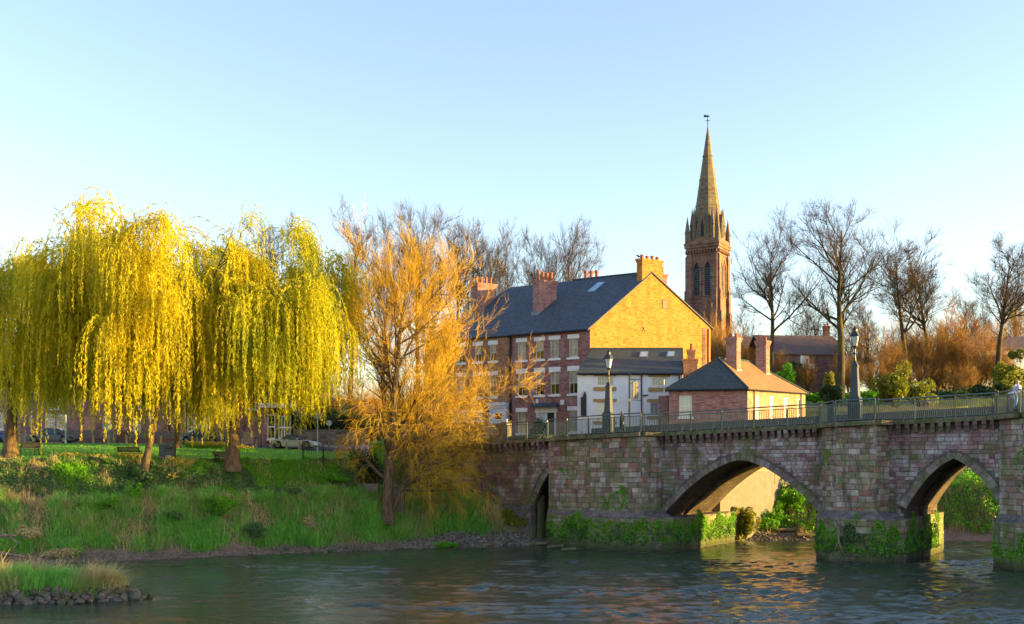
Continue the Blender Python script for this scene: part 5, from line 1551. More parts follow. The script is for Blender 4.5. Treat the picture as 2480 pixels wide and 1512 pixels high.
for i, (x, yt, d) in enumerate(bl):
    c = at(x, 950, d); z = min(gz(c[0], d), c[2] + 3); loc = A(c[0], d, z - .2)
    Hh = zz(yt, d) - z
    lab = ('leafless brown thicket tree ' if x < 1900 else 'leafless orange thicket tree ') + BL[x]
    if len(protos) < 3:
        o = tree_obj('thicket_tree', lab, 'tree', loc, 'leafless thicket on the hillside', *br[i], M['bark_dark'], M['twig_brush']); protos.append(o)
    else: o = dup(protos[i % 3], loc, gg.uniform(0, 6), None, lab, 'leafless thicket by the tower' if 1680 < x < 1800 else 'leafless thicket on the hillside')
    k = Hh / br[i % 3][1][0][:, 2].max(); o.scale = (min(k, 1.35) * 1.0,) * 2 + (k,)

# ---- the orange tree on the low bank
g = np.random.default_rng(41)
OT = A(sx(938, 89.5), 89.5, 0); OT[2] = gz(OT[0], OT[1]) - .15
P0, R0 = grow(g, np.array([[0., 0, 0], [.15, .1, .9]]), np.array([[.06, 0, 1.], [.62, .15, 1.]]), np.array([20.0, 13.5]), np.array([.50, .26]), 14, .03, np.array([[.05, 0, .25], [0, 0, .75]]), .08)
tk = tubes(P0, flare(R0, P0, 1.35), 10)
n1 = 60
p, d, r, L, t, idx = sprout(g, P0, R0, n1, .13, .97, .55, 1.15, np.array([1., .62]))
trop = np.where((t < .30)[:, None], A(0, 0, -.15), A(0, 0, .5))
trop[:, 0] += np.where(t > .3, .22, .0)
ln = np.interp(t, [.1, .3, .6, 1], [4.2, 8.8, 8.6, 5.0]) * g.uniform(.7, 1.15, n1)
P1, R1 = grow(g, p, d, ln, np.minimum(r * .5, .17), 8, .07, trop, .15)
n2 = n1 * 12
p, d, r, L, t2, i2 = sprout(g, P1, R1, n2, .12, 1, .4, 1.0)
low = (P1[i2, 0, 2] < 6.2)
P2, R2 = grow(g, p, d, np.maximum(1.0, L * g.uniform(.25, .5, n2)), np.maximum(r * .5, .022), 6, .1, np.where(low[:, None], A(.06, 0, -.35), A(.0, 0, .6)), .25)
n3 = n2 * 7
p, d, r, L, t3, i3 = sprout(g, P2, R2, n3, .08, 1, .35, .95)
low3 = low[i3]
P3, R3 = grow(g, p, d, np.maximum(.7, L * g.uniform(.35, .7, n3)), np.full(n3, .014), 5, .14, np.where(low3[:, None], A(.06, 0, -.5), A(.0, 0, .4)), .4)
n4 = n3 * 5
p, d, r, L, t4, i4 = sprout(g, P3, R3, n4, .05, 1, .35, 1.1)
P4, R4 = grow(g, p, d, g.uniform(.4, .95, n4), np.full(n4, .0105), 2, .14, np.where(low3[i4][:, None], A(.05, 0, -.4), A(.0, 0, .3)), .5)
tree_obj('orange_willow', 'leafless tree with glowing orange twigs on the low bank beside the bridge', 'tree', OT, None, merge([tk, tubes(P1, R1, 6)]), merge([tubes(P3[:, [0, 2, 4]], R3[:, [0, 2, 4]], 3), tubes(P4, R4, 3)]), M['bark'], M['twig_orange'], (tubes(P2, R2 * 1.15, 4), M['bark']))

# ---- weeping willows
def willow(seed, H, rad, forkz, r0, lean, nstr, zmin, mat, label, loc, squash=1.0, bare_low=True, off=(0, 0), per=16, fork2=None):
    g = np.random.default_rng(seed)
    P0, R0 = grow(g, np.zeros((1, 3)), np.array([[lean[0], lean[1], 1.]]), np.array([forkz]), np.array([r0]), 6, .03, (0, 0, .1), .72)
    top = P0[:, -1]
    n1 = 9
    az = np.arange(n1) * 2.4 + g.uniform(0, .8, n1)
    tilt = g.uniform(.3, 1.0, n1)
    d = np.stack([np.cos(az) * tilt + off[0] / rad * .5, np.sin(az) * tilt + off[1] / rad * .5, np.ones(n1)], 1)
    ln = (H - forkz) * g.uniform(.6, 1.0, n1) * (1.08 - .2 * tilt)
    P1, R1 = grow(g, np.repeat(top, n1, 0) - A(0, 0, .15), d, ln, np.full(n1, r0 * .46), 10, .06, (0, 0, .25), .12)
    n2 = n1 * 14
    p, d, r, L, t, idx = sprout(g, P1, R1, n2, .12, 1.0, .5, 1.15)
    out = nrm((p - top) * A(1, 1, .12)); d = nrm(d * .8 + out * .55 + A(0, 0, .35))
    P2, R2 = grow(g, p, d, rad * g.uniform(.35, .85, n2) * (1.2 - .45 * t), np.maximum(r * .5, .04), 8, .09, (0, 0, -.12), .2)
    n3 = n2 * 4
    p, d, r, L, t3, i3 = sprout(g, P2, R2, n3, .15, 1.0, .4, 1.1)
    d = nrm(d + A(0, 0, .45))
    P3, R3 = grow(g, p, d, g.uniform(.8, 2.6, n3), np.maximum(r * .5, .018), 6, .12, (0, 0, -.9), .35)
    # hanging strands in bunches at the branch ends
    seeds = np.concatenate([P3[:, -1], P3[:, 3], P2[:, -1]])
    gap = np.sin(seeds[:, 0] * .9 + 1.3 * np.sin(seeds[:, 2] * .55 + seed)) * np.sin(seeds[:, 2] * .8 + seed * 2) + .7 * np.sin(seeds[:, 1] * 1.1 + seeds[:, 0] * .6)
    seeds = seeds[gap > -.55]
    sd = seeds[g.integers(0, len(seeds), nstr // per)]
    sd = np.repeat(sd, per, 0) + g.normal(size=(len(sd) * per, 3)) * A(.34, .34, .25)
    N = len(sd)
    floor = np.repeat(g.uniform(zmin, zmin + 4.6, N // per) + (g.random(N // per) < .35) * g.uniform(0, 9, N // per), per) + g.uniform(-.5, .8, N)
    reach = np.repeat(np.where(g.random(N // per) < .45, g.uniform(1.2, 4.5, N // per), g.uniform(3.5, 14.5, N // per)), per)
    drop = np.minimum(np.clip(sd[:, 2] - floor, .6, 14), reach) * g.uniform(.6, 1.05, N)
    rho = np.linalg.norm(sd[:, :2] - top[0, :2], axis=1)
    d = nrm(nrm((sd - top) * A(1, 1, .0)) * .5 + g.normal(size=(N, 3)) * .35 + A(0, 0, .25))
    P4, R4 = grow(g, sd, d, drop, np.full(N, .011), 9, .05, (0, 0, -5.0), .6, 2.0)
    Lt = drop
    nl = np.maximum(3, (Lt * 11.5).astype(int))
    idx = np.repeat(np.arange(N), nl)
    tt = g.uniform(.04, 1.0, len(idx)) * 8
    i = np.minimum(tt.astype(int), 7); f = (tt - i)[:, None]
    pos = P4[idx, i] * (1 - f) + P4[idx, i + 1] * f
    tan = nrm(P4[idx, i + 1] - P4[idx, i])
    ax = nrm(tan + g.normal(size=tan.shape) * .33)
    pos = pos + g.normal(size=pos.shape) * .045
    lv = leaves(g, pos, .29, .07, ax, True)
    # short leafy sprays along the outer branches
    m = n3 * 22
    p, d, r, L, t, _ = sprout(g, P3, R3, m, .1, 1, .5, 1.2)
    lv2 = leaves(g, p + d * .12, .24, .064, nrm(d + A(0, 0, -.5)), True)
    tr_ = merge([tubes(P0, flare(R0, P0, 1.4), 10), tubes(P1, R1, 7)])
    bra = merge([tubes(P2, R2, 5), tubes(P3, R3, 3), tubes(P4[::8], R4[::8], 3)])
    return tree_obj('weeping_willow', label, 'tree', loc, 'weeping willows on the lawn', tr_, merge([lv, lv2]), M['bark'], mat, (bra, M['bark']))
def wl_(x, yb, d): c = at(x, yb, d); c[2] = gz(c[0], d) - .1; return c
wA, wB, wC, wD = wl_(24, 1122, 87.5), wl_(345, 1147, 84.6), wl_(562, 1117, 88.5), wl_(428, 1072, 103)
willow(51, zz(512, 87.5) - wA[2] - .6, 7.0, 5.2, .55, (.04, 0), 4300, 1.3, M['willow'], 'thick trunked weeping willow at the far left beside the orange lit bench', wA, off=(3.6, 0))
willow(52, zz(452, 84.6) - wB[2] - .6, 7.5, 6.0, .30, (.22, .05), 5300, 1.2, M['willow'], 'tallest bright yellow weeping willow on a thin leaning trunk on the bank', wB, off=(-1.2, .5))
willow(53, zz(505, 88.5) - wC[2] - .6, 8.4, 4.6, .62, (.05, 0), 5200, 1.6, M['willow_green'], 'greener weeping willow with a thick forked trunk on the right of the lawn', wC, off=(4.2, .2))
willow(54, zz(510, 103) - wD[2] - .8, 5.2, 5.5, .28, (.06, 0), 2000, 3.4, M['willow_green'], 'weeping willow with a slim yellow lit trunk standing back near the road', wD, off=(1.6, 0))

# ------------------------------------------------------------------ ground cover
def scatter(g, n, x0, x1, y0, y1, cond):
    out = []
    tot = 0
    while tot < n:
        x = g.uniform(x0, x1, n); y = g.uniform(y0, y1, n)
        m = cond(x, y)
        out.append(np.stack([x[m], y[m]], 1)); tot += m.sum()
        if m.sum() == 0: break
    return np.concatenate(out)[:n]

def blades(g, xy, z, h, w, lean=.35, droop=.5, dirbias=(0, 0), tuft=None):
    n = len(xy)
    b = np.stack([xy[:, 0], xy[:, 1], z], 1)
    az = g.uniform(0, 2 * math.pi, n)
    l = np.stack([np.cos(az), np.sin(az), np.zeros(n)], 1) * (np.abs(g.normal(size=n)) * lean)[:, None] + A(*dirbias, 0)
    if tuft is not None: l[:, :2] += tuft * .32
    sd = np.stack([-np.sin(az + g.normal(size=n)), np.cos(az), np.zeros(n)], 1)
    sd = nrm(sd) * (w / 2)
    hh = h[:, None]
    m = b + (l * .45 + A(0, 0, .62)) * hh
    t_ = b + (l * (1 + droop) + A(0, 0, 1.0) - A(0, 0, .25) * np.linalg.norm(l, axis=1, keepdims=True)) * hh
    V = np.stack([b - sd, b + sd, m + sd * .8, m - sd * .8, t_ + sd * .15, t_ - sd * .15], 1).reshape(-1, 3)
    o = (np.arange(n) * 6)[:, None]
    Fq = np.concatenate([o + A(0, 1, 2, 3).astype(int), o + A(3, 2, 4, 5).astype(int)])
    return V, Fq

def stuff(name, label, vf, mat):
    o = np_mesh(name, vf[0], vf[1], mat, None, 'stuff'); o['label'] = label
    return o
g = np.random.default_rng(61)
def SQ(x, y): return shore_q(x, y)
def clump(x, y, k, ph): return nz(x, y, k, ph) * .6 + nz(y, x, k * 2.3, ph + 1) * .4
s_abut = lambda x, y: bs(x, y)[1] < -.4
def lowbank(x, y):
    q = SQ(x, y); lim = np.where(x < -13, 5.6 + .8 * nz(x, y, .5), 13.0)
    return (q > 1.75 + .55 * nz(x, y, .9) + .5 * (x > -9)) & (q < lim) & s_abut(x, y) & (x < 1.5 - .35 * np.maximum(0, q)) 
# tufts: pick tuft centres, blades gather round them
def tufted(n, per, x0, x1, y0, y1, cond, spread):
    c = scatter(g, n // per, x0, x1, y0, y1, cond)
    xy = np.repeat(c, per, 0) + g.normal(size=(len(c) * per, 2)) * spread
    hsc = np.repeat(g.uniform(.55, 1.3, len(c)), per)
    off = xy - np.repeat(c, per, 0)
    global TUFT
    TUFT = off / spread
    hsc = hsc * np.clip(1.25 - .28 * np.linalg.norm(TUFT, axis=1), .4, 1.25)
    return xy, hsc
xy, hs = tufted(70000, 48, -52, 2, 71, 98, lambda x, y: lowbank(x, y) & (clump(x, y, .55, 0) > -.3), .30)
h = hs * g.uniform(.5, .95, len(xy)) * (1 + .35 * clump(xy[:, 0], xy[:, 1], .8, 2))
stuff('bank_grass', 'lush green grass tufts on the lower river bank', blades(g, xy, ground(xy[:, 0], xy[:, 1]) - .03, h, .05, .3, .6, tuft=TUFT), M['grass'])
xy, hs = tufted(30000, 32, -52, 2, 71, 98, lambda x, y: lowbank(x, y) & ((clump(x, y, .55, 0) < -.05) | (SQ(x, y) > 3.8)), .28)
h = hs * g.uniform(.4, .9, len(xy))
stuff('dry_grass', 'straw coloured dry grass on the lower river bank', blades(g, xy, ground(xy[:, 0], xy[:, 1]) - .03, h, .04, .4, .8, tuft=TUFT), M['straw'])
def lumpy(xy, amp):
    x, y = xy[:, 0], xy[:, 1]
    return ground(x, y) + amp * (.5 + .5 * clump(x, y, 1.3, 1)) * g.random(len(xy)) ** .6
def upbank(x, y):
    q = SQ(x, y); w = (x < -11.0 - .15 * (q - 5))
    return (q > 4.6 + .8 * nz(x, y, .5)) & (q < 11.0 + .4 * nz(x, y, 1.2, 3)) & w & s_abut(x, y)
xy = scatter(g, 62000, -50, -10, 74, 102, lambda x, y: upbank(x, y) & ((clump(x, y, .35, 4) > -.15) | (x > -26)))
p = np.stack([xy[:, 0], xy[:, 1], lumpy(xy, .45)], 1)
sel = (clump(xy[:, 0], xy[:, 1], .45, 7) + (xy[:, 0] > -27) * .35 + .15 * g.normal(size=len(xy))) > .3
stuff('ivy_bank', 'dark ivy leaves covering the upper bank', leaves(g, p[~sel], .17, .13), M['ivy'])
stuff('green_undergrowth', 'bright green undergrowth on the upper bank', merge([leaves(g, p[sel], .17, .10), blades(g, xy[sel][::2], p[sel][::2, 2] - .25, g.uniform(.25, .55, len(p[sel][::2])), .04)]), M['bright_leaf'])
xy, hs = tufted(8000, 20, -50, -12, 76, 100, lambda x, y: upbank(x, y) & (clump(x, y, .35, 4) < .15), .25)
stuff('dry_stems', 'brown dead stems and dry grass between the ivy', blades(g, xy, ground(xy[:, 0], xy[:, 1]) - .03, hs * g.uniform(.3, .7, len(xy)), .035, .8), M['straw'])
# lawn: blades near its edge, sparse further back
xy = scatter(g, 24000, -50, -11, 84, 107, lambda x, y: (SQ(x, y) > 10.4) & (g.random(len(x)) < np.clip(1.3 - (SQ(x, y) - 10) * .06, .15, 1)))
stuff('lawn_grass', 'short mown grass of the lawn', blades(g, xy, ground(xy[:, 0], xy[:, 1]) - .01, g.uniform(.05, .16, len(xy)), .05, .5), M['grass'])
# daffodils
def daffs(name, label, cx_, cy_, rx, ry, n):
    a = g.uniform(0, 6.283, n); r_ = np.sqrt(g.random(n))
    xy = np.stack([cx_ + rx * r_ * np.cos(a), cy_ + ry * r_ * np.sin(a)], 1)
    z = ground(xy[:, 0], xy[:, 1])
    hh = g.uniform(.3, .55, n)
    o = np_mesh('daffodil_leaves', *blades(g, np.repeat(xy, 3, 0) + g.normal(size=(3 * n, 2)) * .06, np.repeat(z, 3) - .02, np.repeat(hh, 3) * g.uniform(.6, .95, 3 * n), .035, .25), M['bright_leaf'], None, 'stuff'); o['label'] = label.replace('flowers', 'leaves')
    c = np.stack([xy[:, 0], xy[:, 1], z + hh], 1)
    o2 = np_mesh(name, *leaves(g, np.repeat(c, 3, 0) + g.normal(size=(3 * n, 3)) * .02, .15, .12), M['daffodil'], None, 'stuff'); o2['label'] = label
for (x, y, d, rx, ry, n, w) in ((500, 1076, 104.5, 2.1, .9, 520, 'drift of pale yellow daffodil flowers in front of the dark blue car'), (326, 1110, 88.4, 1.4, .7, 170, 'daffodil flowers around the dark bench on the bank edge'), (440, 1118, 87.6, 1.1, .5, 120, 'daffodil flowers beside the litter bin'), (200, 1118, 86.8, 2.2, .5, 70, 'scattered daffodil flowers along the bank edge'), (420, 1160, 85, .5, .4, 14, 'few daffodil flowers low on the green bank'), (590, 1076, 102, 1.0, .5, 60, 'daffodil flowers right of the thick willow trunk')):
    c = at(x, y, d); daffs('daffodil_flowers', w, c[0], c[1], rx, ry, n)

# far bank behind the wide arch
def farbank(x, y):
    q = SQ(x, y); sd_ = (x - WALL0[0]) * WALLD[1] - (y - WALL0[1]) * WALLD[0]
    return (q > 1.3 + .5 * nz(x, y, .9)) & (q < 10) & (sd_ > .9)
xy = scatter(g, 19000, 18, 48, 96, 112, farbank)
p = np.stack([xy[:, 0], xy[:, 1], lumpy(xy, 1.7)], 1)
stuff('far_undergrowth', 'green bushes on the bank seen through the wide arch', leaves(g, p, .22, .15), M['bright_leaf'])
xy, hs = tufted(9000, 30, 22, 46, 98, 110, farbank, .3)
stuff('far_dry_grass', 'dry grass on the bank seen through the wide arch', blades(g, xy, ground(xy[:, 0], xy[:, 1]), hs * g.uniform(.4, .9, len(xy)), .05, .6), M['straw'])

# ivy and moss hanging on the piers
def pier_ivy(label, poly, zlo, zhi, n, seed, mat, dens=0.0, name='pier_ivy', tz=0.0, off=(.02, .30), size=.15):
    gg = np.random.default_rng(seed)
    pts, ns = [], []
    segs = []
    for p0, p1 in zip(poly[:-1], poly[1:]):
        a, b = bp(*p0), bp(*p1); segs.append((a, b, np.linalg.norm(b - a)))
    Ls = np.array([s_[2] for s_ in segs])
    k = gg.choice(len(segs), n, p=Ls / Ls.sum()); f = gg.random(n)
    a = np.array([s_[0] for s_ in segs])[k]; b = np.array([s_[1] for s_ in segs])[k]
    u = nrm(b - a); nn = np.stack([u[:, 1], -u[:, 0], np.zeros(n)], 1)
    z = zlo + (zhi - zlo) * gg.random(n) ** .8
    P = a + (b - a) * f[:, None]
    lin = np.concatenate([[0], np.cumsum(Ls)])[k] + f * Ls[k]
    topv = zlo + (zhi - zlo) * (.48 + .52 * np.clip(1.3 * clump(lin * 1.2 + z * .3, z * .8, .9, seed), -1, 1))
    m = (z < topv) & (clump(lin, z, 1.5, seed + 1) > dens - .9)
    P = P[m] + nn[m] * (off[0] + (off[1] - off[0]) * gg.random(m.sum()) * np.clip(.35 + .75 * clump(lin[m], z[m], 2.2, seed + 3), .08, 1.2))[:, None]; P[:, 2] = z[m]
    stuff(name, label, leaves(gg, P, size, size * .72), mat)
pier_ivy('green plants growing over the foot of the shore pier', [(-9.75, -1.05), (-4.95, -2.65), (.6, -2.65), (1.9, -1.2), (1.9, BW + 1.5)], .75, 3.7, 20000, 3, M['bright_leaf'], .45)
pier_ivy('darker ivy tangle on the foot of the shore pier', [(-9.75, -1.05), (-4.95, -2.65), (.6, -2.65), (1.9, -1.2), (1.9, BW + 1.5)], .5, 2.9, 16000, 4, M['ivy'], .3)
pier_ivy('green plants growing over the foot of the middle pier', [(12.95, -.6), (14.5, -2.6), (18.3, -2.6), (19.3, -1.0), (19.3, BW - .5)], .7, 3.6, 17000, 5, M['bright_leaf'], .5)
pier_ivy('darker ivy tangle on the foot of the middle pier', [(12.95, -.6), (14.5, -2.6), (18.3, -2.6), (19.3, -1.0), (19.3, BW - .5)], .5, 2.8, 14000, 6, M['ivy'], .35)
pier_ivy('green plants on the foot of the right pier', [(24.9, -.6), (26.5, -2.6), (31.4, -2.6)], .7, 3.6, 9000, 7, M['bright_leaf'], .5)
pier_ivy('ivy creeping up the left edge of the middle pier', [(13.35, -.35), (14.8, -2.0), (15.4, -2.0)], 5.5, 9.4, 3000, 8, M['bright_leaf'], 1.0, off=(.02, .14), size=.12)
pier_ivy('moss and ivy streaks on the left face of the right pier', [(25.25, -.35), (26.9, -2.0), (28.5, -2.0)], 5.0, 9.8, 4200, 9, M['bright_leaf'], .9, off=(.02, .12), size=.12)
pier_ivy('ivy patch on the front of the shore pier', [(-4.0, -2.3), (-1.6, -2.3)], 3.2, 5.4, 1800, 10, M['bright_leaf'], .75, off=(.02, .16), size=.13)
pier_ivy('ivy patch on the slanting face of the shore pier', [(-8.3, -1.3), (-7.1, -1.66)], 6.0, 6.9, 500, 12, M['bright_leaf'], .2, off=(.02, .16), size=.12)
pier_ivy('sunlit ivy bush along the foot of the wall by the shore arch', [(-17.5, -.35), (-12.2, -.25)], 1.6, 3.95, 7000, 13, M['shrub_yellow'], .2, off=(.02, .55), size=.2)

# shrubs and bushes as things of their own
def shrub(label, loc, rx, ry, h, n, mat, seed, name='shrub', group=None, size=.2, lumps=20):
    gg = np.random.default_rng(seed)
    c = nrm(gg.normal(size=(lumps, 3))) * gg.uniform(.25, .95, (lumps, 1)) * A(rx, ry, h * .45) + A(0, 0, h * .45)
    c[:, 2] *= gg.uniform(.8, 1.15, lumps)
    k = gg.integers(0, lumps, n)
    d = nrm(gg.normal(size=(n, 3)))
    p = c[k] + d * (gg.uniform(.55, 1.0, n) ** .5)[:, None] * A(rx, ry, h * .55) * gg.uniform(.16, .46, lumps)[k][:, None]
    p[:, 2] = np.abs(p[:, 2])
    t = thing(name, label, 'shrub', loc, group)
    st = [np.array([[0, 0, 0.], c[i] * .5, c[i]]) for i in range(lumps)]
    P = np.stack(st); Rr = np.tile(np.array([[.06, .04, .015]]), (lumps, 1))
    v, f = tubes(P, Rr, 4); np_mesh('stems', v, f, M['bark_dark'], t)
    v, f = leaves(gg, p, size, size * .65); np_mesh('foliage', v, f, mat, t)
    return t
def on_g(x, d, dz=-.1): X = sx(x, d); return A(X, d, gz(X, d) + dz)
def seen(x, yb, d): return at(x, yb, d)
shrub('sunlit yellow green evergreen bush behind the railing right of the lamp column', seen(2165, 985, 118), 2.3, 1.6, 5.2, 5200, M['shrub_yellow'], 71, size=.3)
shrub('lower yellow green bush beside the taller one behind the bridge', seen(2225, 985, 119), 2.0, 1.5, 3.2, 3000, M['shrub_yellow'], 72, size=.3)
shrub('dark green bush with a yellow tip left of the mid river lamp column', seen(2012, 985, 119), 1.7, 1.2, 3.2, 2600, M['shrub_dark'], 73, size=.3)
shrub('small yellow tipped sapling rising behind the dark bush by the lamp column', seen(2008, 950, 121), .7, .7, 2.6, 900, M['shrub_yellow'], 74, size=.26)
shrub('green bush in front of the brown house windows', seen(1930, 925, 146), 2.2, 1.5, 3.2, 2400, M['shrub_dark'], 75, size=.32)
shrub('bright green shrub beside the right end of the cottage roof', seen(1900, 945, 140), 2.0, 1.4, 3.8, 2200, M['bright_leaf'], 76, size=.32)
shrub('large glowing yellow bush in front of the white house at the far right', seen(2462, 962, 128), 3.0, 2.0, 5.6, 5200, M['shrub_yellow'], 77, size=.32)
for i, (x, yb, d, r_, h_) in enumerate(((2090, 975, 126, 3.2, 1.5), (2310, 968, 126, 3.6, 1.6), (2390, 965, 127, 2.6, 1.8), (1975, 975, 124, 2.6, 1.3))):
    shrub(['low green hedge patch behind the lamp column railing', 'dark green hedge patch below the orange thicket', 'green hedge patch left of the glowing yellow bush', 'green patch of shrubs right of the cottage'][i], seen(x, yb, d), r_, 1.2, h_, 2200, M['shrub_dark'] if i in (1, 2) else M['bright_leaf'], 80 + i, 'hedge', size=.3)
shrub('dark ivy covered bush against the bank beside the orange tree', on_g(900, 93), 1.2, 1.0, 4.2, 2600, M['shrub_dark'], 91)
shrub('rounded dark shrub beside the iron fence on the bank', on_g(872, 97), 1.0, .9, 2.6, 1600, M['shrub_dark'], 92)
shrub('hedge growing over the stone wall behind the silver car', at(795, 1046, 119.3), 5.2, .9, 2.6, 3000, M['shrub_dark'], 93, 'hedge', size=.25)
shrub('ivy skirt round the foot of the leaning willow trunk', on_g(343, 84.2), .9, .8, 1.3, 1500, M['ivy'], 94)
shrub('yellow green willow scrub on the lower bank', on_g(528, 83.5), 2.0, 1.0, 2.1, 2600, M['bright_leaf'], 95, size=.16)
shrub('clipped dark green bush in a planter by the townhouse door', hp(5.2, -1.0, 9.4), .9, .6, 2.2, 900, M['shrub_dark'], 96)
shrub('green yellow shrubbery under the orange tree by the shore wall', at(985, 1022, 101), 2.4, 1.0, 2.2, 1800, M['shrub_yellow'], 97, size=.22)
# greenery on the slope between the willows and the orange tree
for i, (x, yb, d, r_, h_, mt, lab) in enumerate(((700, 1030, 128, 3.4, 4.0, 'shrub_dark', 'dark evergreen shrub on the slope behind the shop'), (770, 1028, 130, 3.2, 3.2, 'shrub_yellow', 'yellow green bush on the slope above the stone wall'), (845, 1030, 127, 3.6, 4.6, 'shrub_yellow', 'taller yellow green bush left of the orange tree trunk'), (905, 1030, 129, 3.0, 3.6, 'shrub_dark', 'dark bush directly behind the orange tree trunk'), (1060, 1030, 126, 3.0, 3.0, 'shrub_yellow', 'yellow green bush between the orange tree and the porch'))):
    c = at(x, yb, d); c[2] = gz(c[0], d) - .2
    shrub(lab, c, r_, 1.8, h_, 2600, M[mt], 120 + i, size=.32)
for i, (x, yt, d) in enumerate(((690, 880, 133), (735, 905, 138), (800, 870, 135), (870, 885, 132), (925, 900, 136), (1000, 890, 140), (1075, 900, 136))):
    c = at(x, 1000, d); z = gz(c[0], d); o = dup(protos[i % 3], A(c[0], d, z - .2), i * 1.1, None, 'leafless brown thicket tree on the slope ' + ('behind the shop roof', 'above the stone retaining wall', 'left of the orange tree', 'touching the left side of the orange tree', 'right behind the orange tree trunk', 'behind the right half of the orange tree', 'beside the pale blue porch')[i], 'leafless thicket behind the orange tree')
    k = (zz(yt, d) - z) / br[i % 3][1][0][:, 2].max(); o.scale = (min(k, 1.3), min(k, 1.3), k)
shrub('sunlit yellow plants at the left foot of the river wall, seen through the wide arch', A(20.9, 96.2, .1), 1.5, .9, 3.6, 3200, M['shrub_yellow'], 140, size=.22)
# scrub on the near bank, each a low clump of its own
for i, (x, yb, d, r_, h_, mt, lab) in enumerate(((60, 1290, 76.6, 1.5, 1.2, 'straw', 'straw coloured bramble scrub by the driftwood at the far left'), (150, 1315, 76.2, 1.3, 1.0, 'straw', 'second straw coloured scrub clump above the mud'), (265, 1235, 80.5, 1.1, 1.0, 'bright_leaf', 'bright green scrub clump halfway up the bank'), (420, 1225, 81.5, .9, .9, 'ivy', 'bluish green bramble clump below the leaning willow'), (610, 1190, 84, 1.6, 1.3, 'ivy', 'dark ivy hump on the bank below the thick forked willow'), (690, 1165, 88, 2.0, 1.4, 'ivy', 'dark bluish ivy hump below the iron fence'), (800, 1150, 91, 1.8, 1.3, 'bright_leaf', 'bright green scrub below the iron fence'), (330, 1215, 82, .8, 1.4, 'bright_leaf', 'upright green clump under the leaning willow'), (1080, 1240, 89, 1.0, .8, 'bright_leaf', 'low green clump right of the orange tree trunk'), (740, 1255, 86.5, 1.2, .9, 'straw', 'straw coloured tussock in the middle of the green bank'))):
    c = A(sx(x, d), d, 0); c[2] = gz(c[0], d) - .15
    shrub(lab, c, r_, .9, h_, 2000, M[mt], 150 + i, 'scrub', size=.15)
shrub('green bush before the sunlit river wall, under the right half of the wide arch', A(25.6, 100.4, gz(25.6, 100.4) - .2), 2.3, 1.0, 3.2, 3000, M['bright_leaf'], 141, size=.22)
shrub('lower green bush beside the slabs beyond the wide arch', A(23.4, 98.7, gz(23.4, 98.7) - .2), 1.6, .8, 2.0, 2000, M['bright_leaf'], 142, size=.2)
# ------------------------------------------------------------------ lamp columns on the bridge
M['lampglass'] = m_plain('opal_lamp_glass', (.62, .62, .58), (.52, .52, .50), .25, 2, spec=.5)
def lamp(label, s, t, h_col, w_top, w_bot, pole, lan):
    loc = bp(s, t, deck(s) + .05)
    L = thing('bridge_lamp', label, 'street lamp', loc, 'lamp columns on the bridge', -BETA)
    m = MB(); k = 1.4142 / 2
    m.frustum((0, 0), w_bot * 1.42 * k, w_bot * 1.38 * k, 0, 1.55, 4, R(45)); m.frustum((0, 0), w_bot * 1.5 * k, w_bot * 1.2 * k, 1.55, 1.75, 4, R(45)); m.build('plinth', M['iron'], L)
    m = MB(); m.frustum((0, 0), w_bot * k, w_top * k, 1.75, h_col, 4, R(45)); m.frustum((0, 0), w_top * 1.2 * k, w_top * 1.2 * k, h_col, h_col + .12, 4, R(45)); m.frustum((0, 0), w_top * 1.1 * k, .08, h_col + .12, h_col + .5, 4, R(45)); m.build('column', M['iron'], L)
    m = MB(); z = h_col + .4
    m.lathe(A(0, 0, z), [(.09, 0), (.06, .25), (.055, .5), (.1, .55), (.06, .62), (.05, pole - .15), (.12, pole - .08), (.05, pole)], 8); m.tube([(-.32, 0, z + .55), (.32, 0, z + .55)], .025, 5); m.build('pole', M['iron'], L)
    z += pole
    m = MB(); m.frustum((0, 0), .15 * lan, .30 * lan, z + .06, z + .72 * lan, 4, R(45)); m.build('lantern_glass', M['lampglass'], L)
    m = MB()
    for i in range(4):
        a = R(45 + 90 * i); m.tube([(.16 * lan * math.cos(a), .16 * lan * math.sin(a), z), (.31 * lan * math.cos(a), .31 * lan * math.sin(a), z + .73 * lan)], .022, 4)
    for i in range(4):
        a, b = R(45 + 90 * i), R(135 + 90 * i)
        for q, hh in ((.16, 0.03), (.31, .72)): m.tube([(q * lan * math.cos(a), q * lan * math.sin(a), z + hh * lan), (q * lan * math.cos(b), q * lan * math.sin(b), z + hh * lan)], .022, 4)
    m.build('lantern_frame', M['iron'], L)
    m = MB(); m.frustum((0, 0), .42 * lan, .18 * lan, z + .73 * lan, z + 1.05 * lan, 4, R(45), True, True); m.frustum((0, 0), .15 * lan, .15 * lan, z + 1.05 * lan, z + 1.18 * lan, 8); m.frustum((0, 0), .18 * lan, .02, z + 1.18 * lan, z + 1.45 * lan, 8); m.build('lantern_cap', M['iron'], L)
    return L
lamp('street lamp on a dark column above the shore pier, before the white house', -3.85, -1.15, 3.75, .36, .56, 1.15, 1.1)
lamp('street lamp on a dark column above the mid river pier', 15.85, -1.0, 3.85, .40, .60, 1.05, 1.05)

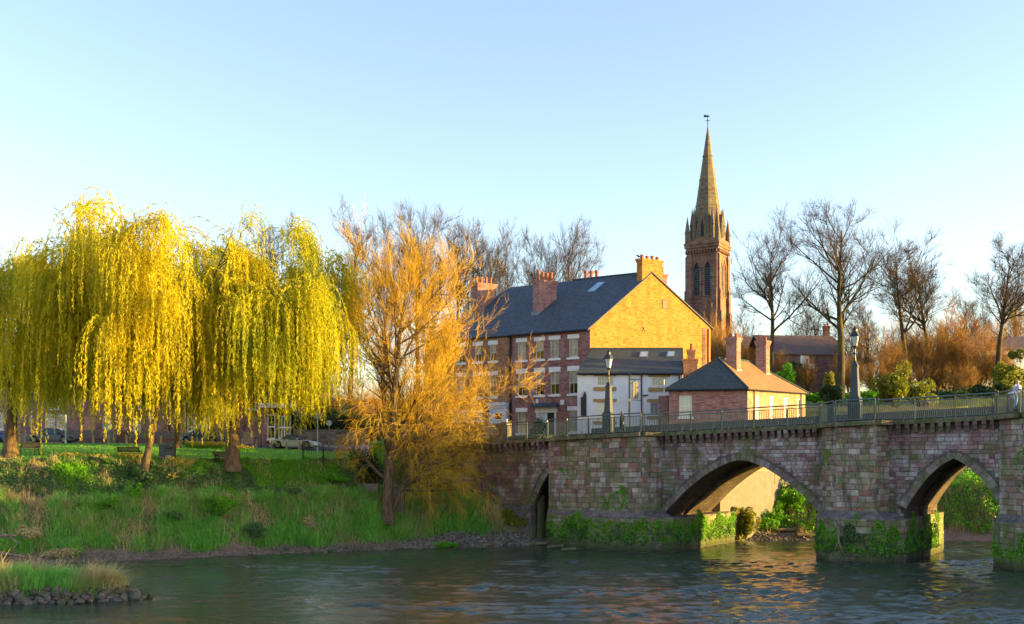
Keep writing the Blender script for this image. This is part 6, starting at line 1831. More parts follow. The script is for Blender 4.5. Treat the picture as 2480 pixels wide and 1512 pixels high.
# ------------------------------------------------------------------ pub sign, poles and signs
sp_ = thing('pub_sign', 'dark hanging sign board on a tall black post in front of the white house', 'sign', A(sx(1524.5, 98.5), 98.5, 9.2))
zt_ = lambda y: zz(y, 98.5) - 9.2
m = MB(); m.tube([(0, 0, -.8), (0, 0, zt_(910))], .085, 8); m.lathe(A(0, 0, zt_(910)), [(.1, 0), (.13, .08), (.05, .2), (.01, .3)], 8); m.build('post', M['black'], sp_)
m = MB(); m.tube([(0, 0, zt_(919)), (.95, 0, zt_(919))], .04, 5); m.tube([(0, 0, zt_(969)), (1.05, .0, zt_(970))], .03, 5); m.tube([(0, 0, zt_(932)), (.6, 0, zt_(920))], .025, 4); m.build('bracket', M['black'], sp_)
m = MB(); m.obox(A(.30, 0, 0), unit(A(.85, .5, 0)), unit(A(-.5, .85, 0)), 0, .62, -.04, .04, zt_(966), zt_(925)); bd_ = m.build('sign_board', M['black'], sp_)
m = MB(); m.obox(A(.30, 0, 0), unit(A(.85, .5, 0)), unit(A(-.5, .85, 0)), .28, .60, -.06, -.042, zt_(964), zt_(927)); m.build('sign_panel', M['wood_grey'], bd_)
m = MB(); m.box(-.1, .1, -.12, -.086, zt_(972), zt_(967)); m.build('yellow_tag', M['daffodil'], sp_)

def pole(name, label, x, ytop, ybase, d, r_, mat, sign=None, cat='post', group=None):
    b = at(x, ybase, d); b[2] = min(b[2], gz(b[0], d) + .05) if x < 900 else b[2]
    t = thing(name, label, cat, b, group)
    h = zz(ytop, d) - b[2]
    m = MB(); m.tube([(0, 0, -.1), (0, 0, h)], r_, 7); m.frustum((0, 0), r_ * 1.5, r_ * 1.5, 0, .35, 7); m.build('pole', M[mat], t)
    m = MB()
    if sign == 'square': m.box(-.1, .34, -.09, -.06, h - .55, h - .02)
    elif sign == 'round':
        m.tube([(0, -.06, h - .3), (0, -.09, h - .3)], .3, 14)
    elif sign == 'lamp': m.box(-.45, .12, -.1, .1, h - .05, h + .1)
    if sign: m.build('sign_plate' if sign != 'lamp' else 'lamp_head', M['steel' if sign != 'lamp' else 'iron'], t)
    return t
pole('sign_post', 'thin pale post with a small square sign beside the silver car', 769, 1002, 1072, 104, .055, 'steel', 'square', 'sign')
pole('sign_post', 'grey green post with a round sign under the willow fringe', 797, 1018, 1066, 112, .06, 'wood_grey', 'round', 'sign')
pole('pole', 'light blue grey pole in front of the dark saloon car', 159, 1005, 1075, 106.4, .07, 'steel')
pole('pole', 'white pole behind the thick left willow trunk', 76, 996, 1043, 112.8, .07, 'white')
pole('street_lamp', 'slim dark lamp pole before the shop front', 632, 1004, 1085, 106.6, .06, 'iron', 'lamp', 'street lamp')
pole('pole', 'tall thin pole behind the orange tree by the shore wall', 1090, 955, 1030, 100, .06, 'wood_pale')
t_ = bp(-14.5, .0, deck(-14.5))
m = MB(); m.tube([t_ + A(0, 0, -.25), t_ + A(0, 0, 1.75)], .075, 8); m.lathe(t_ + A(0, 0, 1.75), [(.08, 0), (.1, .05), (.02, .12)], 8)
tag(m.build('white_post', M['white_blue'], None), 'white post at the shore end of the bridge railing', 'post')

# ------------------------------------------------------------------ bollards along the grass
bo = None
for i, x in enumerate((263, 306, 390, 477, 586, 621, 657, 694, 725, 225, 60)):
    d = 106.6; X = sx(x, d); zg = gz(X, d)
    lab = 'short pale wooden bollard ' + ('before the mint green door', 'before the right edge of the brown gate', 'beside the litter bin, at the road', 'in front of the navy hatchback', 'just left of the pale gate panel', 'between the pale gate panel and the shop', 'behind the tail of the silver roadster', 'in front of the silver roadster door', 'in front of the nose of the silver roadster', 'before the salmon pink door', 'behind the thick left willow trunk')[i]
    if bo is None:
        bo = thing('bollard', lab, 'bollard', (X, d, zg), 'wooden bollards along the lawn')
        m = MB(); m.frustum((0, 0), .13, .12, -.1, .78, 4, R(45), False); m.frustum((0, 0), .12, .04, .78, .86, 4, R(45)); m.build('post', M['wood_pale'], bo)
    else: dup(bo, (X, d, zg), None, None, lab)

# ------------------------------------------------------------------ benches
def bench(label, loc, rz, mat, L=1.9):
    b = thing('park_bench', label, 'bench', loc, None, rz)
    for i in range(4):
        m = MB(); m.box(-L / 2, L / 2, -.42 + i * .125, -.32 + i * .125, .42, .455); m.build('seat_slat', mat, b)
    for i in range(4):
        m = MB(); z = .54 + i * .115; y = .10 + .05 * i
        m.hexa([(-L / 2, y, z), (L / 2, y, z), (L / 2, y + .03, z), (-L / 2, y + .03, z), (-L / 2, y + .03, z + .095), (L / 2, y + .03, z + .095), (L / 2, y + .06, z + .095), (-L / 2, y + .06, z + .095)]); m.build('back_slat', mat, b)
    for s in (-1, 1):
        x = s * (L / 2 - .12)
        m = MB(); m.tube([(x, -.40, 0), (x, -.38, .40), (x, .08, .40), (x, .30, .98)], .035, 5); m.tube([(x, .20, 0), (x, .08, .40)], .035, 5); m.build('leg', M['iron'], b)
        m = MB(); m.tube([(x, -.38, .40), (x, -.38, .64), (x, .18, .66)], .03, 5); m.build('armrest', M['iron'], b)
    return b
bench('wooden park bench lit orange beside the thick left willow trunk', on_g(70, 90.5, .0), R(-14), M['wood_bench'], 2.0).scale = (1, 1, 1.15)
bench('dark wooden bench behind the daffodils left of the leaning willow', on_g(314, 90.0, .0), R(172), M['wood_dark'], 2.0)
bench('dark bench seen end on, half hidden by the thick willow trunk', on_g(541, 89.8, .0), R(60), M['wood_dark'], 1.9)

# ------------------------------------------------------------------ litter bin (a pair of housings side by side)
bn = thing('litter_bin', 'dark blue grey double litter bin on the lawn edge', 'litter bin', on_g(406, 90.2, .0), None, R(-12))
M['bin'] = m_plain('bin_paint', (.045, .07, .10), (.035, .055, .075), .4, 3, spec=.5)
M['bin_side'] = m_plain('bin_panel', (.10, .10, .11), (.07, .07, .08), .5, 3, spec=.4)
m = MB(); m.box(-.63, -.02, -.32, .32, .03, 1.22); m.build('left_housing', M['bin'], bn)
m = MB(); m.box(.0, .62, -.30, .30, .03, 1.18); h_ = m.build('right_housing', M['bin_side'], bn)
for x in (.05, .34):
    m = MB(); m.box(x, x + .24, -.31, -.301, .86, 1.04); m.build('opening', M['black'], h_)
m = MB(); m.box(.10, .46, -.31, -.301, .14, .36); m.build('label_plate', M['steel'], h_)
m = MB(); m.box(-.67, .66, -.35, .35, 1.225, 1.27); m.build('lid', M['bin'], bn)
m = MB(); m.box(-.58, .57, -.27, .27, -.03, .028); m.build('base', M['black'], bn)

# ------------------------------------------------------------------ fences
def fence_run(name, label, p0, p1, n, w, h, mat, cat='fence', rail=True, gap=.03):
    t = thing(name, label, cat, (0, 0, 0))
    a, b = np.asarray(p0, float), np.asarray(p1, float); L = np.linalg.norm((b - a)[:2]); u = unit((b - a) * A(1, 1, 0)); v = np.cross(Z, u)
    for i in range(n):
        l = L * (i + .5) / n; q = a + (b - a) * l / L
        hh = h * rr.uniform(.95, 1.05)
        m = MB(); P = lambda x, y, z: q + u * x + v * y + A(0, 0, z)
        ww = L / n - gap
        m.hexa([P(-ww / 2, -.012, .02), P(ww / 2, -.012, .02), P(ww / 2, .012, .02), P(-ww / 2, .012, .02), P(-ww / 2, -.012, hh), P(ww / 2, -.012, hh), P(ww / 2, .012, hh), P(-ww / 2, .012, hh)]); m.build('board', M[mat], t)
    if rail:
        for z in (.25, h - .2):
            m = MB(); m.hexa([a + v * .02 + A(0, 0, z), b + v * .02 + A(0, 0, z), b + v * .07 + A(0, 0, z), a + v * .07 + A(0, 0, z), a + v * .02 + A(0, 0, z + .08), b + v * .02 + A(0, 0, z + .08), b + v * .07 + A(0, 0, z + .08), a + v * .07 + A(0, 0, z + .08)]); m.build('rail', M[mat], t)
    for l in np.linspace(0, L, max(2, int(L / 2) + 1)):
        q = a + (b - a) * l / L
        m = MB(); m.obox(q, u, v, -.05, .05, .021, .12, -.1, h + .04); m.build('post', M[mat], t)
    return t
fd = 114.6
zf0 = 9.0
def fpnt(x, z=zf0, d=fd): return A(sx(x, d), d, z)
gw_ = thing('garden_wall', 'low dark brick garden wall below the weathered wooden fences', 'wall')
m = MB(); 
for x0, x1 in ((150, 285), (308, 588), (614, 626)): m.obox(fpnt(x0, 0), A(1, 0, 0), A(0, 1, 0), 0, sx(x1, fd) - sx(x0, fd), .15, .4, 8.6, 9.62)
m.build('wall', M['brick_dark'], gw_)
m = MB()
for x0, x1 in ((150, 285), (308, 588), (614, 626)): m.obox(fpnt(x0, 0), A(1, 0, 0), A(0, 1, 0), -.01, sx(x1, fd) - sx(x0, fd) + .01, .1, .45, 9.623, 9.7)
m.build('coping', M['paving'], gw_)
fence_run('picket_fence', 'weathered grey picket fence above the low brick wall behind the dark saloon', fpnt(152, 9.66, fd + .2), fpnt(236, 9.66, fd + .2), 26, .1, .85, 'wood_grey')
fence_run('board_fence', 'grey board fence panel left of the brown gate', fpnt(250, 8.9), fpnt(282, 8.9), 8, .1, 1.55, 'wood_grey')
M['wood_brown'] = m_plain('brown_gate_wood', (.17, .095, .06), (.12, .065, .045), .8, 6, .2)
fence_run('wooden_gate', 'brown boarded garden gate between the grey fences', fpnt(286, 8.9), fpnt(306, 8.9), 6, .1, 1.5, 'wood_brown', 'gate', gap=.012)
fence_run('board_fence', 'dark grey board fence right of the brown gate, behind the leaning willow', fpnt(309, 9.66, fd + .2), fpnt(440, 9.66, fd + .2), 40, .1, .7, 'wood_grey')
fence_run('board_fence', 'dark grey board fence behind the blue hatchback', fpnt(443, 9.66, fd + .2), fpnt(586, 9.66, fd + .2), 42, .1, .62, 'wood_grey')
fence_run('wooden_gate', 'pale new wood gate panel right of the thick willow trunk', fpnt(589, 8.75, 113.5), fpnt(612, 8.75, 113.5), 7, .1, 1.5, 'wood_pale', 'gate', gap=.012)
# iron fence on the bank
ir = thing('iron_fence', 'black iron bar fence with a gate on the lawn edge above the ivy', 'fence')
bar_me = None
pts_ = [A(sx(734, 94.0), 94.0, 0), A(sx(783, 93.4), 93.4, 0), A(sx(880, 99.5), 99.5, 0)]
for a, b, h in ((pts_[0], pts_[1], 1.75), (pts_[1], pts_[2], 1.55)):
    L = np.linalg.norm(b - a); u = unit(b - a); n = int(L / .155)
    za, zb = gz(*a[:2]), gz(*b[:2])
    for z in (.15, h - .12):
        m = MB(); m.tube([a + A(0, 0, za + z), b + A(0, 0, zb + z)], .026, 5); m.build('rail', M['iron'], ir)
    for i in range(n + 1):
        q = a + (b - a) * i / n; zg = za + (zb - za) * i / n
        if bar_me is None:
            m = MB(); m.tube([(0, 0, -.05), (0, 0, .97), (0, 0, 1.0)], [.014, .014, .004], 5); o = m.build('bar', M['iron'], ir); bar_me = o.data
        else: o = link('bar', bar_me, ir)
        o.location = (q[0], q[1], zg); o.scale = (1, 1, h)
    for q, zg in ((a, za), (b, zb)):
        m = MB(); m.obox(q, u, np.cross(Z, u), -.05, .05, -.05, .05, zg - .1, zg + h + .1); m.build('post', M['iron'], ir)

# ------------------------------------------------------------------ cars
M['car_dark'] = m_plain('dark_slate_car_paint', (.055, .07, .095), (.05, .063, .087), .22, 1, spec=.6)
M['car_navy'] = m_plain('navy_car_paint', (.025, .05, .12), (.022, .045, .11), .2, 1, spec=.6)
M['car_silver'] = m_plain('silver_car_paint', (.48, .51, .56), (.45, .48, .53), .25, 1, spec=.6, metal=.25)
M['car_blue'] = m_plain('blue_car_paint', (.02, .07, .25), (.02, .06, .22), .2, 1, spec=.6)
M['car_glass'] = m_plain('car_glass', (.05, .09, .10), (.04, .075, .085), .06, 1, spec=.7)
M['soft_top'] = m_plain('navy_soft_top', (.02, .035, .075), (.017, .03, .065), .8, 3)
M['tyre'] = m_plain('tyre_rubber', (.02, .02, .021), (.015, .015, .016), .8, 4)
M['rim'] = m_plain('alloy_rim', (.20, .205, .21), (.15, .155, .16), .3, 4, metal=.5)
M['red_lamp'] = m_plain('red_tail_lamp', (.45, .02, .02), (.35, .015, .015), .2, 3, spec=.6)
M['head_lamp'] = m_plain('clear_head_lamp', (.6, .62, .62), (.5, .52, .52), .1, 3, spec=.7)
def car(name, label, loc, rz, L, W, sills, belt, roof, wheels, wr_, paint, top=None, group=None):
    """belt: [(x, z)] shoulder line nose to tail, roof: 4 (x, z) corners of the glasshouse side (front low, front top, rear top, rear low)"""
    c = thing(name, label, 'car', loc, None, rz)
    if group: c['group'] = group
    hw_ = W / 2
    xs = np.array([b[0] for b in belt]); zs = np.array([b[1] for b in belt])
    st = sorted(set(list(np.linspace(xs[0], xs[-1], 25)) + list(xs)))
    mb = MB(); rows = []
    for x in st:
        zt2 = float(np.interp(x, xs, zs)); e = min(abs(x - xs[0]), abs(x - xs[-1]))
        w = hw_ * (1 - .26 * max(0, 1 - e / .55) ** 2)
        zb = sills + .18 * max(0, 1 - e / .5) ** 2
        for wx in wheels:                     # wheel arches
            q = abs(x - wx)
            if q < wr_ * 1.18: zb = max(zb, math.sqrt((wr_ * 1.18) ** 2 - q ** 2) + wr_ - .02)
        zb = min(zb, zt2 - .06)
        zm = zb + (zt2 - zb) * .62
        rows.append([(x, -w * .80, zt2 + .0), (x, -w * .95, zt2 - .05), (x, -w, zm), (x, -w * .97, zb), (x, w * .97, zb), (x, w, zm), (x, w * .95, zt2 - .05), (x, w * .80, zt2)])
    n = len(rows[0]); V = [p for r_ in rows for p in r_]; Fs = []
    for i in range(len(rows) - 1):
        for j in range(n): Fs.append((i * n + j, i * n + (j + 1) % n, (i + 1) * n + (j + 1) % n, (i + 1) * n + j))
    Fs += [tuple(range(n - 1, -1, -1)), tuple(range((len(rows) - 1) * n, len(rows) * n))]
    mb.add(V, [f[::-1] for f in Fs]); body = mb.build('body', paint, c, smooth=True)
    m = body.modifiers.new('edge', 'EDGE_SPLIT'); m.split_angle = R(38)
    (x0, z0), (x1, z1), (x2, z2), (x3, z3) = roof
    wl0, wt = hw_ * .86, hw_ * .66
    mb = MB(); mid = (x1 + x2) / 2; bz = (z1 + z2) / 2 + .05
    ring = [(x1 - .04, z1 - .03), (x1 + .25, bz - .015), (mid, bz), (x2 - .2, z2 + .035), (x2 + .04, z2 - .03)]
    for (a, za), (b, zb) in zip(ring[:-1], ring[1:]):
        mb.quad((a, -wt * .8, za + .03), (b, -wt * .8, zb + .03), (b, wt * .8, zb + .03), (a, wt * .8, za + .03))
        mb.quad((a, -wt - .03, za - .05), (b, -wt - .03, zb - .05), (b, -wt * .8, zb + .03), (a, -wt * .8, za + .03))
        mb.quad((a, wt * .8, za + .03), (b, wt * .8, zb + .03), (b, wt + .03, zb - .05), (a, wt + .03, za - .05))
    for s in (-1, 1):
        for (pa, pb) in (((x0, z0), (x1, z1)), ((x2, z2), (x3, z3)), (((x0 + x3) / 2 + .1, min(z0, z3)), (mid + .12, bz - .05))):
            mb.tube([(pa[0], s * wl0, pa[1]), (pb[0], s * wt, pb[1] - .02)], .05, 4)
    mb.build('roof', top or paint, c)
    e = .012
    def gl(name, q): m = MB(); m.poly(q); m.build(name, M['car_glass'], c)
    gl('windscreen', [(x0, -wl0 + .05, z0 + e), (x0, wl0 - .05, z0 + e), (x1, wt - .03, z1 - .02), (x1, -wt + .03, z1 - .02)])
    gl('rear_window', [(x3, wl0 - .05, z3 + e), (x3, -wl0 + .05, z3 + e), (x2, -wt + .03, z2 - .02), (x2, wt - .03, z2 - .02)])
    xm0, xm1 = (x0 + x3) / 2 + .1, mid + .12
    for s in (-1, 1):
        y0, y1 = s * (wl0 - .01), s * (wt - .005)
        q1 = [(x0 + .08, y0, z0 + .02), (xm0 - .05, y0, min(z0, z3) + .02), (xm1 - .05, y1, bz - .07), (x1 + .07, y1, z1 - .05)]
        q2 = [(xm0 + .05, y0, min(z0, z3) + .02), (x3 - .10, y0, z3 + .02), (x2 - .05, y1, z2 - .05), (xm1 + .05, y1, bz - .07)]
        gl('side_window', q1 if s < 0 else q1[::-1]); gl('side_window', q2 if s < 0 else q2[::-1])
        m = MB(); m.box(x0 + .35, x0 + .52, s * hw_ * .97 - (.0 if s > 0 else .17), s * hw_ * .97 + (.17 if s > 0 else .0), z0 + .02, z0 + .16); m.build('wing_mirror', paint, c)
        for wx in wheels:
            m = MB(); y = s * (hw_ - .10)
            m.tube([(wx, y - s * .12, wr_), (wx, y + s * .09, wr_)], wr_, 16); w_ = m.build('tyre', M['tyre'], c)
            m = MB(); m.tube([(wx, y + s * .091, wr_), (wx, y + s * .105, wr_)], wr_ * .66, 10); m.build('rim', M['rim'], w_)
        m = MB(); xe = xs[0]; zh = np.interp(xe + .18, xs, zs) - .14
        m.hexa([(xe - .01 + .10, s * hw_ * .62 - .14, zh - .08), (xe + .10, s * hw_ * .62 + .14, zh - .08), (xe + .3, s * hw_ * .66 + .18, zh - .06), (xe + .3, s * hw_ * .66 - .1, zh - .06), (xe + .03, s * hw_ * .62 - .14, zh + .06), (xe + .05, s * hw_ * .62 + .16, zh + .06), (xe + .38, s * hw_ * .70 + .18, zh + .1), (xe + .38, s * hw_ * .66 - .1, zh + .1)]); m.build('headlight', M['head_lamp'], c)
        m = MB(); xe = xs[-1]; zh = zs[-1] - .16
        m.hexa([(xe - .35, s * hw_ * .80 - .1, zh - .1), (xe - .06, s * hw_ * .64 - .1, zh - .1), (xe - .03, s * hw_ * .64 + .1, zh - .1), (xe - .32, s * hw_ * .86 + .11, zh - .08), (xe - .35, s * hw_ * .8 - .1, zh + .12), (xe - .03, s * hw_ * .64 - .1, zh + .12), (xe - .0, s * hw_ * .64 + .1, zh + .12), (xe - .28, s * hw_ * .86 + .11, zh + .12)]); m.build('tail_light', M['red_lamp'], c)
        m = MB(); m.box(xm0 + .1, xm0 + .28, s * hw_ * .985 - .012, s * hw_ * .985 + .012, zs[len(zs) // 2] - .22, zs[len(zs) // 2] - .18); m.build('door_handle', paint, c)
    m = MB(); m.box(xs[0] + .02, xs[0] + .16, -hw_ * .6, hw_ * .6, sills + .14, sills + .26); m.build('bumper', M['black'], c)
    m = MB(); m.box(xs[-1] - .1, xs[-1] + .012, -.26, .26, sills + .32, sills + .43); m.build('number_plate', M['white'], c)
    return c
def cz(x, d): X = sx(x, d); return A(X, d, gz(X, d) + .03)
GC = 'cars parked along the road'
# noses: -x ; rotate pi to point to the right
car('parked_car', 'dark slate saloon car nearly hidden by willow fringes at the left, nose to the right', cz(125, 109.5), R(180 + 4), 5.0, 1.85, .2, [(-2.55, .62), (-2.3, .76), (-1.25, .93), (1.6, 1.0), (2.3, .98), (2.5, .78)], [(-1.3, .94), (-.45, 1.48), (.95, 1.46), (1.9, 1.0)], (-1.5, 1.45), .34, M['car_dark'], None, GC)
car('parked_car', 'dark navy hatchback with a red tail light left of the thick willow trunk', cz(490, 109.5), R(-3), 4.3, 1.75, .2, [(-2.2, .62), (-2.0, .78), (-1.1, .95), (1.3, 1.04), (2.0, 1.05), (2.12, .8)], [(-1.15, .96), (-.35, 1.5), (1.35, 1.46), (2.0, 1.06)], (-1.35, 1.3), .33, M['car_navy'], None, GC)
car('parked_car', 'silver roadster with a dark blue soft top parked behind the lawn', cz(713, 107.8), R(180 - 3), 4.7, 1.85, .17, [(-2.5, .55), (-2.2, .68), (-1.1, .82), (.6, .86), (1.5, .92), (2.2, .84), (2.45, .62)], [(-.95, .84), (-.25, 1.3), (.45, 1.31), (1.25, .91)], (-1.45, 1.45), .36, M['car_silver'], M['soft_top'], GC)
car('parked_car', 'bright blue car cut off at the far left behind the willow', cz(-28, 109.5), R(180), 4.3, 1.75, .2, [(-2.2, .62), (-2.0, .78), (-1.1, .95), (1.3, 1.04), (2.0, 1.05), (2.12, .8)], [(-1.15, .96), (-.35, 1.5), (1.35, 1.46), (2.0, 1.06)], (-1.35, 1.3), .33, M['car_blue'], None, GC)

# ------------------------------------------------------------------ people on the bridge
M['skin'] = m_plain('skin', (.50, .32, .24), (.46, .28, .21), .6, 8)
M['coat'] = m_plain('black_coat', (.014, .017, .022), (.01, .012, .016), .9, 5)
M['trouser'] = m_plain('dark_trousers', (.02, .022, .028), (.015, .016, .02), .9, 6)
M['jeans'] = m_plain('light_blue_jeans', (.20, .36, .56), (.15, .28, .46), .9, 8)
M['shirt'] = m_plain('pale_shirt', (.42, .46, .58), (.34, .38, .50), .9, 6)
M['hair'] = m_plain('grey_brown_hair', (.16, .12, .10), (.10, .08, .06), .8, 12)
M['hair_fair'] = m_plain('fair_hair', (.42, .33, .24), (.32, .25, .18), .8, 12)
def skin_obj(name, verts, edges, rad, mat, parent, root=0, sub=2):
    me = bpy.data.meshes.new(name); me.from_pydata([tuple(v) for v in verts], edges, [])
    me.materials.append(mat)
    o = link(name, me, parent)
    o.modifiers.new('skin', 'SKIN').use_smooth_shade = True
    o.modifiers.new('sub', 'SUBSURF').levels = 1
    o.modifiers['sub'].render_levels = sub
    sv = me.skin_vertices[0].data if me.skin_vertices else None
    if sv is None:
        bpy.context.view_layer.objects.active = o
        bpy.ops.object.modifier_add(type='SKIN') if False else None
    return o, me
def person(label, loc, rz, h, mats, coat=True, arms=((.10, .02), (-.12, .06)), stride=.16, hair='hair'):
    """standing figure, faces -y; every limb is skinned from a skeleton"""
    p = thing('person', label, 'person', loc, None, rz)
    k = h / 1.75
    J = {'pelvis': (0, 0, .93), 'waist': (0, 0, 1.08), 'chest': (0, -.01, 1.30), 'neck': (0, 0, 1.46), 'head': (0, -.02, 1.60), 'crown': (0, -.015, 1.70)}
    V = [J['pelvis'], J['waist'], J['chest'], J['neck'], J['head'], J['crown']]; E = [(0, 1), (1, 2), (2, 3), (3, 4), (4, 5)]; Rd = [.15, .13, .155, .055, .095, .07]
    def addc(par, pts, rs):
        i = par
        for q, r_ in zip(pts, rs): V.append(q); Rd.append(r_); E.append((i, len(V) - 1)); i = len(V) - 1
        return i
    legs = []
    for s in (-1, 1):
        f = s * stride
        pts = [(s * .09, 0, .88), (s * .10, -f * .5 - .02, .50), (s * .10, -f + .03, .09), (s * .11, -f - .13, .03)]
        legs.append(pts); addc(0, pts, [.095, .062, .042, .035])
        swing = arms[0][0] if s < 0 else arms[1][0]
        ap = [(s * .19, 0, 1.40), (s * .25, .03, 1.13), (s * .26, -swing - .04, .89), (s * .26, -swing - .06, .82)]
        hnd = addc(2, ap, [.06, .045, .032, .034])
        for q in range(4):
            b = (s * .26 + (q - 1.5) * .006, -swing - .085 + q * .018, .765 + (.006 if q in (0, 3) else 0)); addc(hnd, [b, (b[0] - s * .01, b[1] + .004, b[2] - .045)], [.010, .008])
        addc(hnd, [(s * .245, -swing - .105, .80), (s * .24, -swing - .115, .765)], [.011, .009])
    Vs = np.array(V) * k
    me = bpy.data.meshes.new('body'); me.from_pydata([tuple(v) for v in Vs], E, []); me.materials.append(M['skin'])
    o = link('body', me, p)
    o.modifiers.new('skin', 'SKIN'); o.modifiers['skin'].use_smooth_shade = True
    for d_, r_ in zip(me.skin_vertices[0].data, Rd): d_.radius = (r_ * k, r_ * k * (.78 if r_ > .12 else 1))
    me.skin_vertices[0].data[0].use_root = True
    s_ = o.modifiers.new('sub', 'SUBSURF'); s_.levels = 1; s_.render_levels = 1
    # clothes: slightly larger shells over the limbs they cover
    def cloth(name, chains, mat, grow=1.14):
        m = MB()
        for pts, rs in chains: m.tube([np.array(q) * k for q in pts], [r_ * grow * k for r_ in rs], 10)
        return m.build(name, mat, p, smooth=True)
    cloth('trousers', [([(0, 0, 1.02)] + l[:3], [.14, .105, .078, .068]) for l in legs], mats['legs'])
    sl = []
    for s, sw in ((-1, arms[0][0]), (1, arms[1][0])): sl.append(([(s * .13, 0, 1.43), (s * .20, 0, 1.40), (s * .25, .03, 1.13), (s * .26, -sw - .04, .90)], [.06, .072, .058, .05]))
    lowz = .50 if coat else .92
    cloth('coat' if coat else 'shirt', sl + [([(0, 0, lowz), (0, 0, .95), (0, 0, 1.12), (0, -.005, 1.32), (0, 0, 1.44), (0, 0, 1.49)], [.20 if coat else .165, .175, .155, .18, .12, .065])], mats['top'])
    cloth('shoes', [([(l[2][0], l[2][1] + .05, .035), (l[3][0], l[3][1] - .04, .03)], [.048, .042]) for l in legs], mats.get('shoes', M['black']))
    m = MB(); m.lathe(A(0, .012, 1.585) * k, [(.088 * k, 0), (.104 * k, .05 * k), (.10 * k, .10 * k), (.06 * k, .15 * k), (.01, .165 * k)], 12); m.build('hair', M[hair], p, smooth=True)
    m = MB()
    for s in (-1, 1): m.frustum((s * .034 * k, -.112 * k), .012 * k, .008 * k, 1.60 * k, 1.615 * k, 6)
    m.add([(-.014 * k, -.108 * k, 1.565 * k), (.014 * k, -.108 * k, 1.565 * k), (0, -.108 * k, 1.60 * k), (0, -.135 * k, 1.568 * k)], [(0, 1, 3), (1, 2, 3), (2, 0, 3)])
    m.build('face', M['skin'], p)
    return p
s0 = bs(sx(1507, 93.2), 93.2)
q = A(sx(1507, 93.0), 93.0, deck(s0[0]) + .23)
person('person in a long black coat walking on the bridge in front of the white house', q, R(70), 1.98, dict(top=M['coat'], legs=M['trouser']), True, stride=.2)
ql = bp(28.6, -.5, deck(28.6) + .1)
person('person in a pale shirt and light blue jeans standing at the right end railing', A(sx(2464, ql[1]), ql[1], deck(28.6) + .1), R(25), 2.0, dict(top=M['shirt'], legs=M['jeans']), False, hair='hair_fair', stride=.07)
person('person in white and blue with dark trousers, smaller, left of the one in jeans', A(sx(2452, ql[1] + .9), ql[1] + .9, deck(28.2) + .1), R(-20), 1.55, dict(top=M['white_blue'], legs=M['trouser']), False, stride=.1)
# bird on the big chimney
bz_ = hp(.45, 6.7, 28.05 + .02); bd = thing('bird', 'small dark bird perched on the left edge of the gable chimney', 'bird', bz_)
m = MB(); m.tube([(.22, 0, .14), (.12, 0, .17), (0, 0, .22), (-.12, 0, .27), (-.18, 0, .33), (-.24, 0, .33), (-.30, 0, .315)], [.02, .05, .09, .08, .06, .05, .008], 8)
for s in (-1, 1): m.tube([(0, s * .03, .16), (-.01, s * .03, 0)], .012, 4)
m.build('body', M['coat'], bd, smooth=True)

# ------------------------------------------------------------------ rocks, island, driftwood
def m_rock():
    t = NT('river_rock'); p = t.pos(); n1 = t.noise(p, 4, 5, .65); n2 = t.noise(p, 1.1, 3)
    c = t.mix(t.objrand(), (.085, .07, .06), (.15, .125, .11))
    c = t.mix(t.ramp(n2, .42, .6), c, (.05, .065, .022)); c = t.mix(t.math('MULTIPLY', t.ramp(n1, .5, .7), .5), c, (.20, .17, .15))
    t.bsdf(c, .7, t.bump(n1, .8, .04), .3); return t.m
M['rock'] = m_rock()
def rock_mesh(seed, flat=.65):
    import bmesh
    g = random.Random(seed); bm = bmesh.new(); bmesh.ops.create_icosphere(bm, subdivisions=2, radius=1)
    pl = [(Vector((g.gauss(0, 1), g.gauss(0, 1), g.gauss(0, 1))).normalized(), g.uniform(.62, .9)) for _ in range(9)]
    for v in bm.verts:
        for n_, d_ in pl:
            e = v.co.dot(n_) - d_
            if e > 0: v.co -= n_ * e * .85
        v.co *= g.uniform(.96, 1.04); v.co.z *= flat
    me = bpy.data.meshes.new('rock'); bm.to_mesh(me); bm.free(); me.materials.append(M['rock']); return me
rocks = [rock_mesh(i) for i in range(8)]
gr = random.Random(9)
def rock(label, loc, s, group):
    o = link('rock', gr.choice(rocks)); o.location = [float(c) for c in loc]; o.scale = (s * gr.uniform(.8, 1.3), s * gr.uniform(.8, 1.2), s * gr.uniform(.75, 1.1)); o.rotation_euler = (gr.uniform(-.3, .3), gr.uniform(-.3, .3), gr.uniform(0, 6.3))
    tag(o, label, 'rock', group); return o
IC = A(-27.6, 55.6, 0); IRX, IRY = 8.6, 2.6
def island(x, y):
    e = ((x - IC[0]) / IRX) ** 2 + ((y - IC[1]) / IRY) ** 2
    return np.where(e < .93, 1.0 * np.sqrt(np.clip(1 - e / .93, 0, 1)) - .02, -.5)
xs_, ys_ = np.linspace(IC[0] - 10, IC[0] + 10, 90), np.linspace(IC[1] - 4, IC[1] + 4, 40)
IX, IY = np.meshgrid(xs_, ys_); IZ = island(IX, IY) + .05 * nz(IX, IY, 2)
ii = np.arange(39)[:, None] * 90 + np.arange(89)[None, :]
np_mesh('river_island', np.stack([IX, IY, IZ], -1).reshape(-1, 3), np.stack([ii, ii + 1, ii + 91, ii + 90], -1).reshape(-1, 4), M['soil'], None, 'structure', True)
